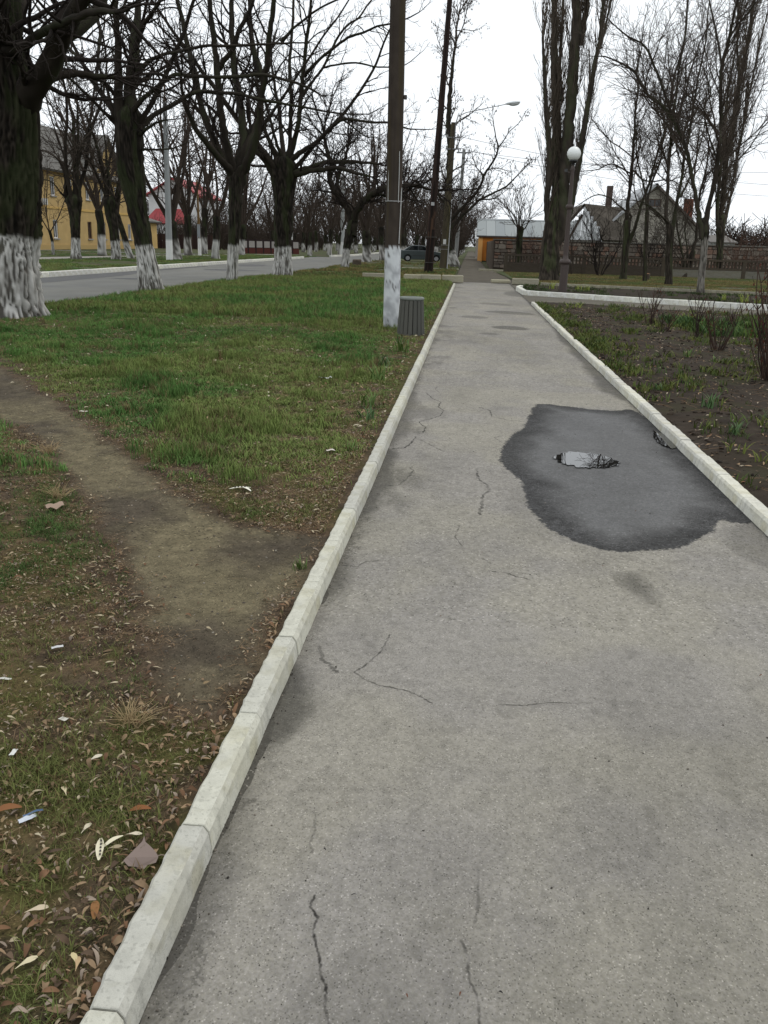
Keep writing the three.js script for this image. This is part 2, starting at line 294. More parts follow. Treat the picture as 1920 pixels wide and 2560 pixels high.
struct('footpath_edge', polySheet([[1.78, -30.2], [1.9, -30.4], [2.1, -38.6], [1.78, -39.4]], 0.0), aspMat);
struct('far_footpath', polySheet([[-0.62, -39.404], [2.1, -39.404], [1.95, -48], [1.6, -56], [1.15, -66], [1.1, -110], [0.9, -260], [-0.5, -260], [-0.65, -110], [-0.62, -56]], -0.006), wornMat);

// ------------------------------------------------------------------ road
struct('road', polySheet([[-9.9, 30], [-9.75, -20.6], [-9.05, -26], [-8.75, -40], [-8.6, -91], [-8.4, -280], [-14.0, -280], [-13.6, -110], [-14.5, -96], [-30, -91.5], [-60, -92], [-60, -86.5], [-30, -85.8], [-15.2, -84.5], [-15.5, -60], [-15.5, 30]], -0.03), roadMat);
const darkRoad = surf({ map: tiled(aspTile, 3, 3), roughness: 0.75, color: 0x8d8f94 });
function patch(seed, cx, cz, lx, lz) { const R = rngOf(seed), P = []; for (let i = 0; i < 22; i++) { const a = (i / 22) * Math.PI * 2, k = 0.75 + 0.4 * R(); P.push([cx + Math.cos(a) * lx * k, cz + Math.sin(a) * lz * k]); } return P; }
struct('road_repair', polySheet([[-15.4, 20], [-14.5, 20], [-14.1, -10], [-13.8, -30], [-14.0, -37], [-14.6, -40], [-15.0, -52], [-15.4, -53]], -0.026), darkRoad, 'dark damp strip of road along the far kerb');
for (const q of [[3, -12.2, -46.5, 1.7, 1.1], [4, -13.6, -56, 0.9, 2.6], [8, -12.5, -33.5, 1.0, 0.5]]) struct('road_repair', polySheet(patch(...q), -0.026), darkRoad);

// ------------------------------------------------------------------ lawn with the worn trail
const TRAIL = [[-0.66, -4.33], [-1.19, -4.42], [-1.67, -4.96], [-2.46, -6.03], [-3.53, -7.45], [-5.0, -9.3], [-9.2, -14], [-9.2, -11.6], [-3.91, -7.1], [-3.1, -6.2], [-2.28, -5.05], [-1.61, -3.97], [-1.23, -3.29], [-1.02, -2.86], [-0.88, -2.58], [-0.76, -2.5], [-0.72, -3.0]];
function trailAt(x, z) { // signed distance with a ragged edge, negative on the trail
  if (z < -15 || z > -1.5) return 5;
  return sdPoly(x + 0.12 * (fbm(x * 6, z * 6, 3, 111) - 0.5), z + 0.12 * (fbm(x * 6, z * 6, 3, 117) - 0.5), TRAIL) + 0.1 * (fbm(x * 9, z * 9, 3, 119) - 0.5);
}
const lawnTrees = [[-8.29, -15.68, 1.6], [-8.73, -24.56, 1.1], [-8.3, -31.6, 0.8], [-7.95, -38.7, 1.6], [-7.8, -57.5, 1.0], [-1.35, -16.3, 0.3]];
function greenAt(x, z) { // how much grass grows, 0..1
  const t = trailAt(x, z), far = -z;
  const patch = fbm(x * 1.3 + 5, z * 1.1, 4, 121), fine = fbm(x * 4.3, z * 3.8, 3, 127);
  let g = sstep(0.5, 0.68, patch) * 0.5 * sstep(0.3, 0.6, fine) + 0.1 * sstep(0.45, 0.6, fine);
  const zone = sstep(5.2, 8.2, far) * (1 - 0.4 * sstep(24, 33, far)) * sstep(-0.8, -2.2, x);
  g = lerp(g, (0.16 + 0.84 * sstep(0.38, 0.58, patch)) * (0.25 + 0.75 * sstep(0.36, 0.62, fine)) * (0.45 + 0.55 * sstep(0.36, 0.54, fbm(x * 0.55 + 31, z * 0.4, 4, 133))), zone);
  g *= sstep(0.02, 0.45 + 0.35 * zone, t);
  g *= 0.18 + 0.82 * sstep(0.05, 0.4 + 0.25 * sstep(6, 14, far), -0.66 - x + 0.2 * (fbm(z * 2, x * 2, 2, 129) - 0.5));
  for (const [a, b, r] of lawnTrees) g *= 0.12 + 0.88 * sstep(r * 0.5, r * 1.5, Math.hypot(x - a, z - b) + 0.6 * (fbm(x * 2, z * 2, 3, 131) - 0.5));
  if (far > 20) g *= 0.35 + 0.65 * sstep(0.2, 1.4, Math.abs(x + 8.9));
  return clamp(g);
}
const lawnH = (x, z) => {
  let y = 0.028 + 0.03 * (fbm(x * 1.1, z * 1.1, 3, 141) - 0.5) + 0.012 * (fbm(x * 9, z * 9, 3, 145) - 0.5);
  const e = sstep(0, 0.35, -0.66 - x); y = lerp(0.04 + 0.006 * (fbm(x * 9, z * 9, 2, 145) - 0.5), y + 0.012, e);
  y -= 0.02 * sstep(0.25, -0.25, trailAt(x, z)); y += 0.04 * sstep(5, 12, -z) * sstep(-1, -3, x);
  if (x < -7.6) y = lerp(y, 0.02, sstep(-7.6, -9.0, x)); return y;
};
function lawnColour(x, z, fine) {
  const t = trailAt(x, z), g = greenAt(x, z), n = fbm(x * 14, z * 14, 4, 151), m = fbm(x * 2.4, z * 2.4, 3, 157), f = fine ? hash2(Math.floor(x / fine), Math.floor(z / fine), 9) : 0.5;
  let soil = lerp3([0.034, 0.024, 0.016], [0.088, 0.063, 0.04], n);
  soil = lerp3(soil, [0.06, 0.058, 0.016], 0.8 * sstep(0.38, 0.56, fbm(x * 3.4 + 9, z * 3.4, 4, 161)) * sstep(0.05, 0.2, t)); // moss
  soil = lerp3(soil, [0.15, 0.1, 0.055], 0.35 * sstep(0.5, 0.7, fbm(x * 7, z * 7, 3, 167)) * sstep(0.0, 0.1, t)); // dry litter
  const turf = lerp3([0.04, 0.065, 0.018], [0.058, 0.098, 0.026], m);
  let c = lerp3(soil, turf, g * 0.85);
  const tr = lerp3([0.064, 0.052, 0.037], [0.128, 0.108, 0.066], sstep(0.3, 0.7, fbm(x * 2.2, z * 1.7, 4, 171))); const tk = 0.85 + 0.3 * n;
  c = lerp3(c, [tr[0] * tk, tr[1] * tk, tr[2] * tk], sstep(0.07, -0.07, t));
  let s = 0.66 + 0.42 * n + 0.4 * (f - 0.5) + 0.1; if (fine && fine < 0.01) { if (f > 0.975) s += 0.7; else if (f < 0.04) s -= 0.35; s += 0.3 * (vnoise(x / fine / 3.3, z / fine / 3.3, 173) - 0.5); } return [c[0] * s, c[1] * s, c[2] * s];
}
function lawnSheet(x0, x1, z0, z1, w, h, fine, nx, nz, f = lawnH) {
  const t = colourTex(w, h, (u, v) => lawnColour(lerp(x0, x1, u), lerp(z0, z1, v), fine));
  return struct('lawn', sheet(x0, x1, z0, z1, nx, nz, f), surf({ map: t, bumpMap: t, bumpScale: 0.01, roughness: 0.97 }));
}
lawnSheet(-2.3, -0.6, 0.4, -4, 768, 1536, 0.004, 90, 160);
lawnSheet(-5.2, -0.6, -4, -10, 1024, 1400, 0.007, 150, 180);
lawnSheet(-9.0, -2.3, 0.4, -4, 256, 256, 0.02, 40, 30);
lawnSheet(-9.0, -5.2, -4, -10, 256, 512, 0.012, 40, 60);
lawnSheet(-9.0, -0.57, -10, -37, 768, 1536, 0.02, 80, 200);
// the rest of the ground, one sheet to the horizon
const groundTile = colourTex(1024, 1024, (u, v) => {
  const f = (x, y) => { const g = sstep(0.36, 0.6, fbm(x * 9, y * 9, 5, 181)), n = fbm(x * 40, y * 40, 4, 183); let c = lerp3([0.075, 0.058, 0.038], [0.055, 0.075, 0.026], g); const k = 0.6 + 0.8 * n; return [c[0] * k, c[1] * k, c[2] * k]; };
  const a = f(u, v), b = f(u + 1, v), c = f(u, v + 1), d = f(u + 1, v + 1), s = sstep(0, 1, u), t = sstep(0, 1, v); return lerp3(lerp3(b, a, s), lerp3(d, c, s), t);
}, true);
const groundMat = surf({ map: tiled(groundTile, 9, 9), roughness: 0.97 });
struct('ground', polySheet([[-1500, 600], [-1500, -1600], [1500, -1600], [1500, 600]], -0.09), groundMat);
struct('verge', polySheet([[-9.0, -37.004], [-0.63, -37.004], [-0.66, -56], [-0.7, -110], [-0.6, -270], [-8.3, -270], [-8.5, -91], [-8.7, -40]], -0.002), groundMat, 'patchy grass verge between road and far path');
struct('verge', polySheet([[-15.65, 30], [-15.65, -60], [-15.35, -84], [-30, -85.5], [-80, -85.5], [-80, 30]], -0.01), groundMat, 'grass verge with trees beyond the road');
struct('verge', polySheet([[-14.6, -96.4], [-13.7, -110], [-14.1, -280], [-80, -280], [-80, -92.2], [-30, -92.2]], -0.012), groundMat);
struct('verge', polySheet([[2.15, -38.4], [11.1, -35.4], [40, -25.5], [60, -60], [2.1, -58.5], [1.6, -57], [1.97, -48]], 0.02), groundMat, 'short grass between the grey kerb and balustrade fence');
const paveMat = mat([0.3, 0.28, 0.25], 0.95);
struct('pavement', polySheet([[-27.2, 0], [-26.2, -62], [-22.0, -97], [-20.5, -99], [-21.8, -101], [-24.5, -96], [-28.6, -62], [-29.4, 0]], -0.004), paveMat, 'narrow pale pavement in front of the yellow house');
// soil beds on the right
const soilTile = colourTex(1024, 1024, (u, v) => {
  const f = (x, y) => { const n = fbm(x * 30, y * 30, 5, 191), m = fbm(x * 6, y * 6, 3, 193), h = hash2(Math.floor(x * 1024), Math.floor(y * 1024), 3); let c = lerp3([0.017, 0.0125, 0.009], [0.052, 0.039, 0.028], n); c = lerp3(c, [0.042, 0.045, 0.016], 0.5 * sstep(0.55, 0.72, m)); const k = 0.75 + 0.4 * h; return [c[0] * k, c[1] * k, c[2] * k]; };
  const a = f(u, v), b = f(u + 1, v), c = f(u, v + 1), d = f(u + 1, v + 1), s = sstep(0, 1, u), t = sstep(0, 1, v); return lerp3(lerp3(b, a, s), lerp3(d, c, s), t);
}, true);
const soilMat = surf({ map: tiled(soilTile, 2.6, 2.6), bumpMap: tiled(soilTile, 2.6, 2.6), bumpScale: 0.05, roughness: 0.98 });
const bedEdge = (x) => -26.3 + Math.max(0, x - 1.8) * 0.58; // near edge of the side path
const bedH = (x, z) => 0.035 + 0.05 * (fbm(x * 2.2, z * 2.2, 4, 195) - 0.5) + 0.03 * sstep(1.85, 2.6, x) + 0.02 * (fbm(x * 11, z * 11, 3, 197) - 0.5);
{ // grid whose far edge follows the side path
  const nx = 110, nz = 240, P = [], U = [], I = [], x0 = 1.815, x1 = 9.5;
  for (let j = 0; j <= nz; j++) for (let i = 0; i <= nx; i++) { const x = lerp(x0, x1, (i / nx) ** 1.3), z = lerp(-1.5, bedEdge(x) + 0.02, (j / nz)); P.push(x, lerp(bedH(x, z), 0.012, sstep(0.3, 0, z - bedEdge(x))), z); U.push(x, z); }
  for (let j = 0; j < nz; j++) for (let i = 0; i < nx; i++) { const a = j * (nx + 1) + i, b = a + 1, c = a + nx + 1, d = c + 1; I.push(a, b, c, b, d, c); }
  const g = new THREE.BufferGeometry(); g.setAttribute('position', new THREE.Float32BufferAttribute(P, 3)); g.setAttribute('uv', new THREE.Float32BufferAttribute(U, 2)); g.setIndex(I); g.computeVertexNormals();
  struct('flower_bed', g, soilMat, 'dark soil flower bed beside the right kerb');
}
struct('planting_strip', polySheet([[1.86, -34.4], [1.9, -30.6], [4.77, -28.25], [8.36, -26.15], [16.1, -21.7], [20, -24], [11.1, -35.2], [6, -36.9], [2.95, -37.95], [2.2, -38.0]], 0.03), soilMat, 'soil strip between the white kerb and grey kerb');
// standing water in the wet patch
const waterMat = new THREE.MeshPhysicalMaterial({ color: 0x1c1c1b, roughness: 0.01, ior: 1.55, specularIntensity: 1 });
function puddle(cx, cz, lx, lz, seed, label) {
  const P = []; const R = rngOf(seed); for (let i = 0; i < 90; i++) { const a = (i / 90) * Math.PI * 2, k = 0.86 + 0.5 * (fbm(Math.cos(a) * 1.6 + seed, Math.sin(a) * 1.6, 3, seed) - 0.5) + 0.4 * (fbm(Math.cos(a) * 6 + seed, Math.sin(a) * 6, 3, seed + 2) - 0.5); P.push([cx + Math.cos(a) * lx * k, cz + Math.sin(a) * lz * k]); }
  const o = struct('puddle', polySheet(P, 0.0065), waterMat, label); return o;
}
puddle(0.93, -6.52, 0.27, 0.3, 5, 'shiny oval puddle reflecting bare branches');
puddle(1.68, -7.4, 0.085, 0.38, 9, 'small sliver of water against the right kerb');

// ------------------------------------------------------------------ kerbs: every stone is its own part
const concreteTile = colourTex(512, 512, (u, v) => { const f = (x, y) => { let k = 0.74 + 0.34 * fbm(x * 12, y * 12, 5, 201) + 0.16 * (hash2(Math.floor(x * 512), Math.floor(y * 512), 4) - 0.5); const p = fbm(x * 50, y * 50, 2, 207); if (p < 0.24) k *= 0.8; const w = sstep(0.5, 0.68, fbm(x * 4 + 3, y * 4, 5, 203)); k *= 1 - 0.13 * sstep(0.58, 0.72, fbm(x * 40 + 7, y * 40, 4, 209)) - 0.12 * sstep(0.5, 0.65, fbm(x * 9, y * 9, 4, 211)); return [k * (1 - 0.1 * w), k * (0.995 - 0.12 * w), k * (0.96 - 0.2 * w)]; }; const a = f(u, v), b = f(u + 1, v), c = f(u, v + 1), d = f(u + 1, v + 1), s = sstep(0, 1, u), t = sstep(0, 1, v); return lerp3(lerp3(b, a, s), lerp3(d, c, s), t); }, true);
function stoneMats(rgb, n = 3) { const out = []; for (let i = 0; i < n; i++) { const m = surf({ map: tiled(concreteTile, 0.5, 0.5), bumpMap: tiled(concreteTile, 0.3, 0.3), bumpScale: 0.003, roughness: 0.93 }); m.color.setRGB(...rgb.map((v, k) => v * (0.93 + 0.07 * i) * (k === 2 ? 1 - 0.02 * i : 1))); out.push(m); } return out; }
// one stone along +z, its path-side face at x = 0 and its body towards -x
function kerbGeo(len, w, h, depth, bevel, seed) {
  const s = new THREE.Shape([[-w, -depth], [0.008, -depth], [0.006, 0], [-0.002, h - bevel * 1.2], [-bevel, h], [-w + 0.006, h], [-w, h - 0.006]].map((p) => new THREE.Vector2(...p)));
  const g0 = new THREE.ExtrudeGeometry(s, { depth: len - 0.008, bevelEnabled: true, bevelThickness: 0.002, bevelSize: 0.002, bevelSegments: 1, steps: 20 }); g0.translate(0, 0, 0.004);
  const R = rngOf(seed), ph = R() * 20, p = g0.attributes.position;
  for (let i = 0; i < p.count; i++) { const x = p.getX(i), y = p.getY(i), z = p.getZ(i); if (y > 0) p.setXYZ(i, x + 0.003 * (fbm(z * 9 + ph, y * 30, 3, seed) - 0.5) + (x < -w * 0.8 ? 0.012 * (fbm(z * 25 + ph, 1, 3, seed + 5) - 0.6) : 0), y + 0.003 * (fbm(z * 12 + ph, x * 20, 3, seed + 9) - 0.5), z); }
  g0.computeVertexNormals(); return g0;
}
function kerbRun(name, label, pts, len, dims, mats, jitter = 1) { // pts along the path-side foot of the kerb
  const [w, h, depth, bevel] = dims, root = thing(name, label, 'kerb'), R = rngOf(pts.length * 91 + Math.round(pts[0][1] * 7)), geos = [];
  for (let i = 0; i < 4; i++) geos.push(kerbGeo(len, w, h, depth, bevel, 300 + i * 7 + Math.round(w * 1000)));
  let carry = 0;
  for (let i = 0; i < pts.length - 1; i++) {
    const [ax, az] = pts[i], [bx, bz] = pts[i + 1], L = Math.hypot(bx - ax, bz - az), n = Math.max(1, Math.round(L / len)), ux = (bx - ax) / L, uz = (bz - az) / L, k = L / n;
    for (let j = 0; j < n; j++) {
      const o = part(root, 'kerbstone', geos[Math.floor(R() * 4)], mats[Math.floor(R() * mats.length)]);
      o.position.set(ax + ux * k * j, (R() - 0.5) * 0.008 * jitter, az + uz * k * j); o.rotation.y = Math.atan2(ux, uz) + (R() - 0.5) * 0.012 * jitter; o.scale.set(1, 1, (k / len) * 0.997);
      o.position.x += (R() - 0.5) * 0.006 * jitter;
    }
  }
  return root;
}
const greyStone = stoneMats([0.52, 0.515, 0.475]), whiteStone = stoneMats([0.63, 0.62, 0.575]), limeStone = stoneMats([0.76, 0.76, 0.74]), oldStone = stoneMats([0.33, 0.31, 0.25]);
kerbRun('kerb', 'long grey concrete kerb between lawn and footpath', [[-0.51, -36.07], [-0.52, -24.67], [-0.54, -12.13], [-0.555, -5.29], [-0.575, -3.01], [-0.588, -0.73], [-0.59, 0.41]], 0.57, [0.07, 0.075, 0.1, 0.014], greyStone, 0.5);
kerbRun('kerb', 'whitewashed kerb between footpath and dark flower bed', [[1.735, 0.3], [1.735, -6.54], [1.735, -17.37], [1.755, -25.35]], 0.57, [0.085, 0.07, 0.1, 0.012], whiteStone, 1.1);
kerbRun('kerb', 'bright white kerb curving along the far side of the side path', [[1.9, -34.3], [1.72, -33.2], [1.8, -30.45], [2.3, -29.85], [4.73, -28.2], [8.32, -26.1], [16, -21.6]].reverse(), 0.85, [0.13, 0.15, 0.1, 0.015], limeStone);
kerbRun('kerb', 'grey kerb behind the soil strip with yellow shoots', [[2.95, -38.05], [6, -37.0], [11.1, -35.25], [24, -27.5]].reverse(), 0.9, [0.12, 0.13, 0.1, 0.012], oldStone);
kerbRun('kerb', 'whitewashed kerb along the far edge of the road', [[-15.6, 20], [-15.6, -32], [-15.65, -46], [-15.6, -60], [-15.3, -84.6]].reverse(), 1.0, [0.16, 0.15, 0.15, 0.02], limeStone, 1.5);
kerbRun('kerb', 'white kerb of the road beyond the side street', [[-14.55, -96.4], [-13.7, -110], [-13.9, -150]].reverse(), 1.6, [0.2, 0.16, 0.15, 0.02], limeStone, 2);
kerbRun('kerb', 'low worn kerb crossing the verge left of the far path', [[-4.2, -57.6], [-2.0, -57.8], [-0.65, -58.4]].reverse(), 1.1, [0.2, 0.1, 0.1, 0.02], oldStone, 2);
kerbRun('kerb', 'low worn kerb at the fence end right of the far path', [[0.6, -59.2], [1.5, -59.1], [2.3, -58.9]].reverse(), 0.85, [0.2, 0.1, 0.1, 0.02], oldStone, 2);
// ------------------------------------------------------------------ trees
const TREES = {
  T1: { p: [-8.29, -15.68], t: [[0,0,0,0.704],[0.03,0.25,0,0.618],[0.09,0.73,0,0.546],[0.13,1.17,0,0.5],[0.22,1.91,0,0.485],[0.29,2.44,0,0.496],[0.37,3.04,0,0.459],[0.45,3.48,0,0.439],[0.43,3.83,0,0.405],[0.42,4.19,0,0.325],[0.44,4.53,0,0.276],[0.48,4.95,0,0.244],[0.54,5.55,0,0.203],[0.63,6.14,0,0.163],[0.73,6.84,0,0.11]],
    l: [
      [[0.65,3.55,0,0.203],[1.04,3.8,0.29,0.168],[1.41,4.13,0.57,0.141],[1.76,4.41,0.86,0.123],[2.11,4.67,1.14,0.105],[2.49,5,1.43,0.089],[2.92,5.46,1.71,0.059],[3.25,5.83,2,0.038]],
      [[0.48,3.48,0,0.157],[0.85,4.02,-0.25,0.118],[1.06,4.5,-0.5,0.103],[1.22,4.83,-0.75,0.096],[1.42,5.03,-1,0.089],[1.59,5.38,-1.25,0.073],[1.73,5.8,-1.5,0.057]],
      [[0.38,4.26,0,0.093],[0.93,4.35,0.5,0.067],[1.49,4.44,1,0.057],[2.02,4.47,1.5,0.048],[2.49,4.45,2,0.04],[3,4.43,2.5,0.038],[3.49,4.32,3,0.024]],
      [[0.84,3.84,0,0.085],[1,4,-0.2,0.063],[1.16,4.11,-0.4,0.055],[1.36,4.16,-0.6,0.048],[1.61,4.16,-0.8,0.04],[1.86,4.18,-1,0.033]],
      [[0.1,3.76,0,0.195],[0.02,4.26,0.33,0.151],[-0.13,4.73,0.67,0.11],[-0.32,5.23,1,0.064]],
      [[0.44,4.74,0,0.107],[0.47,5.22,-0.67,0.079],[0.28,5.75,-1.33,0.073],[0.28,6.51,-2,0.05]],
      [[0.45,4.46,0,0.108],[1,4.68,1.5,0.069],[1.71,4.88,3,0.043]]] },
  T2: { p: [-8.73, -24.56], t: [[0.01,0,0,0.346],[-0.01,0.24,0,0.307],[-0.04,0.61,0,0.28],[-0.1,1.03,0,0.253],[-0.18,1.63,0,0.252],[-0.27,2.23,0,0.262],[-0.32,2.81,0,0.298],[-0.39,3.28,0,0.346],[-0.4,3.74,0,0.356],[-0.39,4.13,0,0.342],[-0.37,4.47,0,0.328]],
    l: [
      [[-0.61,4.45,0,0.111],[-0.56,5.06,0.14,0.089],[-0.49,5.58,0.29,0.078],[-0.41,6.09,0.43,0.07],[-0.35,6.58,0.57,0.064],[-0.31,7.06,0.71,0.057],[-0.25,7.7,0.86,0.042],[-0.19,8.38,1,0.023]],
      [[-0.31,4.45,0,0.136],[-0.33,5.11,-0.14,0.13],[-0.31,5.68,-0.29,0.12],[-0.29,6.26,-0.43,0.113],[-0.27,6.72,-0.57,0.09],[-0.26,7.18,-0.71,0.065],[-0.23,7.86,-0.86,0.05],[-0.22,8.64,-1,0.03]],
      [[-0.04,6.32,0,0.064],[0.27,6.66,0.25,0.046],[0.61,6.91,0.5,0.038],[0.94,7.2,0.75,0.03],[1.27,7.53,1,0.021]],
      [[-0.64,4.56,0,0.075],[-0.93,4.82,-0.25,0.056],[-1.35,5.22,-0.5,0.043],[-1.71,5.71,-0.75,0.041],[-2.09,6.09,-1,0.036],[-2.48,6.43,-1.25,0.031],[-2.99,6.97,-1.5,0.026],[-3.42,7.4,-1.75,0.021],[-3.77,7.84,-2,0.016]],
      [[-0.78,4.41,0,0.055],[-0.86,4.52,0.29,0.037],[-1.1,4.81,0.57,0.032],[-1.21,4.98,0.86,0.029],[-1.46,5.25,1.14,0.024],[-1.75,5.41,1.43,0.019],[-1.95,5.54,1.71,0.014],[-2.04,5.6,2,0.009]],
      [[-0.31,4.49,0,0.065],[-0.07,4.72,0.27,0.05],[0.36,4.97,0.55,0.044],[0.83,5.19,0.82,0.041],[1.28,5.34,1.09,0.038],[1.83,5.27,1.36,0.035],[2.44,5.21,1.64,0.034],[3.11,5.19,1.91,0.032],[3.69,5.19,2.18,0.029],[4.37,5.03,2.45,0.024],[4.85,4.85,2.73,0.022],[5.14,4.69,3,0.017]],
      [[-0.21,4.12,0,0.076],[-0.01,4.37,-0.18,0.056],[0.19,4.62,-0.36,0.051],[0.56,4.84,-0.55,0.046],[0.93,5.1,-0.73,0.043],[1.27,5.28,-0.91,0.041],[1.68,5.28,-1.09,0.039],[2.23,5.27,-1.27,0.036],[2.95,5.15,-1.45,0.034],[3.86,5.04,-1.64,0.026],[4.94,4.9,-1.82,0.018],[5.74,4.92,-2,0.011]],
      [[-0.09,5.53,0,0.055],[0.39,5.73,0.5,0.041],[0.92,5.8,1,0.033],[1.66,5.82,1.5,0.03],[2.34,5.82,2,0.027],[3.06,5.73,2.5,0.026],[3.75,5.66,3,0.021],[4.51,5.6,3.5,0.017],[5.14,5.52,4,0.008]],
      [[-0.13,4.04,0,0.045],[0.14,4.17,0.25,0.035],[0.48,4.29,0.5,0.025],[0.81,4.34,0.75,0.017],[1.19,4.34,1,0.01]],
      [[-0.06,3.69,0,0.025],[0.45,3.67,0.5,0.017],[1.02,3.65,1,0.015],[1.46,3.68,1.5,0.012],[1.83,3.74,2,0.007]],
      [[-0.77,4.45,0,0.035],[-1.04,5.27,-0.29,0.03],[-1.33,5.83,-0.57,0.028],[-1.42,6.33,-0.86,0.036],[-1.46,6.76,-1.14,0.036],[-1.72,7.19,-1.43,0.031],[-2.03,7.63,-1.71,0.029],[-2.29,8.14,-2,0.021]]] },
  T3: { p: [-8.2, -31.18], t: [[0,-0,0,0.209],[0.02,0.22,0,0.193],[0.07,0.84,0,0.184],[0.14,1.75,0,0.19],[0.19,2.5,0,0.204],[0.24,3.17,0,0.234],[0.26,3.46,0,0.265]],
    l: [
      [[0.2,3.46,0,0.171],[0.08,4.03,0.11,0.123],[-0.02,4.52,0.22,0.107],[-0.1,5.21,0.33,0.098],[-0.14,6.02,0.44,0.09],[-0.17,6.82,0.56,0.081],[-0.22,7.59,0.67,0.073],[-0.26,8.35,0.78,0.065],[-0.27,9.34,0.89,0.057],[-0.26,10.43,1,0.028]],
      [[0.31,3.46,0,0.171],[0.35,4.21,-0.25,0.125],[0.37,4.89,-0.5,0.109],[0.26,5.64,-0.75,0.101],[0.1,6.39,-1,0.094],[-0.08,7.14,-1.25,0.086],[-0.18,8.31,-1.5,0.078],[-0.23,9.48,-1.75,0.062],[-0.21,11.05,-2,0.031]],
      [[0.37,3.39,0,0.156],[0.71,3.96,0.25,0.123],[1.01,4.51,0.5,0.106],[1.23,5.18,0.75,0.097],[1.39,5.96,1,0.088],[1.62,6.71,1.25,0.079],[1.75,7.44,1.5,0.071],[1.93,8.14,1.75,0.063],[2.1,9.06,2,0.055]],
      [[0.13,3.53,0,0.124],[-0.06,3.92,0.6,0.091],[-0.26,4.28,1.2,0.082],[-0.45,4.62,1.8,0.073],[-0.61,5.21,2.4,0.057],[-0.59,5.76,3,0.041]],
      [[0.28,3.61,0,0.14],[0.62,4.75,-0.5,0.109],[0.75,5.46,-1,0.094],[0.86,6.62,-1.5,0.087],[0.44,7.71,-2,0.08],[0.21,8.81,-2.5,0.064],[0.05,10.35,-3,0.048]],
      [[0.09,3.61,0,0.124],[-0.41,4.41,-0.17,0.101],[-0.9,5.42,-0.33,0.093],[-1.15,6.43,-0.5,0.085],[-1.41,7.3,-0.67,0.077],[-1.66,8.3,-0.83,0.061],[-1.98,9.43,-1,0.046]],
      [[-0.3,6.78,0,0.068],[0.24,7.28,0.25,0.059],[0.62,7.9,0.5,0.059],[1.06,8.49,0.75,0.05],[1.35,9.19,1,0.035]]] },
  T4: { p: [-7.82, -38.08], t: [[0,0,0,0.429],[0.01,0.28,0,0.389],[0.03,0.75,0,0.349],[0.03,1.49,0,0.347],[0.04,2.23,0,0.364],[0.04,2.95,0,0.381],[0.07,3.58,0,0.455],[0.09,4.03,0,0.51],[0.09,4.35,0,0.49]],
    l: [
      [[0.17,4.38,0,0.156],[0.61,4.79,0.17,0.093],[1.08,5.04,0.33,0.077],[1.55,5.32,0.5,0.068],[1.94,5.61,0.67,0.06],[2.33,5.94,0.83,0.056],[2.72,6.08,1,0.048],[3.34,6,1.17,0.041],[3.96,5.93,1.33,0.037],[4.51,5.92,1.5,0.033],[5,5.76,1.67,0.025],[5.31,5.67,1.83,0.022],[6.14,5.65,2,0.011]],
      [[0.2,4.38,0,0.164],[0.47,5.08,0.09,0.093],[0.65,5.65,0.18,0.084],[0.79,6.32,0.27,0.076],[0.87,6.98,0.36,0.072],[0.95,7.63,0.45,0.067],[1.06,8.27,0.55,0.059],[1.14,8.95,0.64,0.055],[1.27,9.62,0.73,0.047],[1.34,10.23,0.82,0.043],[1.38,10.98,0.91,0.029],[1.43,11.72,1,0.018]],
      [[0.87,7.04,0,0.061],[1.23,7.58,-0.22,0.046],[1.62,8.15,-0.44,0.042],[1.9,8.78,-0.67,0.042],[2.17,9.38,-0.89,0.038],[2.5,9.81,-1.11,0.034],[2.9,10.11,-1.33,0.034],[3.18,10.58,-1.56,0.027],[3.46,10.96,-1.78,0.023],[4.04,11.57,-2,0.015]],
      [[0.93,7.76,0,0.061],[1.51,8.2,0.38,0.048],[2.17,8.59,0.75,0.044],[2.81,8.9,1.12,0.04],[3.44,9.01,1.5,0.036],[4,9.14,1.88,0.032],[4.48,9.14,2.25,0.028],[5.07,9.21,2.62,0.021],[5.58,9.35,3,0.014]],
      [[1.67,8.05,0,0.03],[2.19,8.16,0,0.03],[2.98,8.25,0,0.03],[3.65,8.12,0,0.026],[4.26,8.1,0,0.022],[4.92,8.19,0,0.015],[5.45,8.58,0,0.011]],
      [[-0.12,4.49,0,0.132],[-0.41,5.09,-0.2,0.078],[-0.7,5.63,-0.4,0.066],[-0.9,6.18,-0.6,0.059],[-1.07,6.9,-0.8,0.051],[-1.2,7.73,-1,0.051],[-1.36,8.57,-1.2,0.047],[-1.46,9.51,-1.4,0.043],[-1.58,10.45,-1.6,0.039],[-1.65,11.39,-1.8,0.027],[-1.71,12.32,-2,0.015]],
      [[0.26,4.56,0,0.101],[0.29,5.47,-0.38,0.07],[0.22,6.45,-0.75,0.063],[0.18,7.31,-1.12,0.059],[0.05,8.29,-1.5,0.055],[0.04,9.16,-1.88,0.051],[0.04,10.1,-2.25,0.047],[0,11.03,-2.62,0.04],[-0.03,12.03,-3,0.024]],
      [[0.04,8.96,0,0.053],[0.53,9.33,0.33,0.041],[1.02,9.58,0.67,0.037],[1.55,9.83,1,0.032],[2.07,9.99,1.33,0.029],[2.64,10.09,1.67,0.025],[3.31,10.16,2,0.014]],
      [[0.32,3.94,0,0.151],[1.06,4.16,0.4,0.093],[1.84,4.25,0.8,0.074],[2.58,4.27,1.2,0.064],[3.18,4.1,1.6,0.054],[3.9,3.93,2,0.027]],
      [[0.32,4.12,0,0.151],[0.9,4.33,-0.5,0.095],[1.59,4.63,-1,0.077],[2.68,4.73,-1.5,0.068],[3.71,4.72,-2,0.029]],
      [[-0.16,3.93,0,0.189],[-0.52,4.44,0.25,0.112],[-0.8,4.76,0.5,0.093],[-1.02,5.16,0.75,0.074],[-1.04,5.81,1,0.055]],
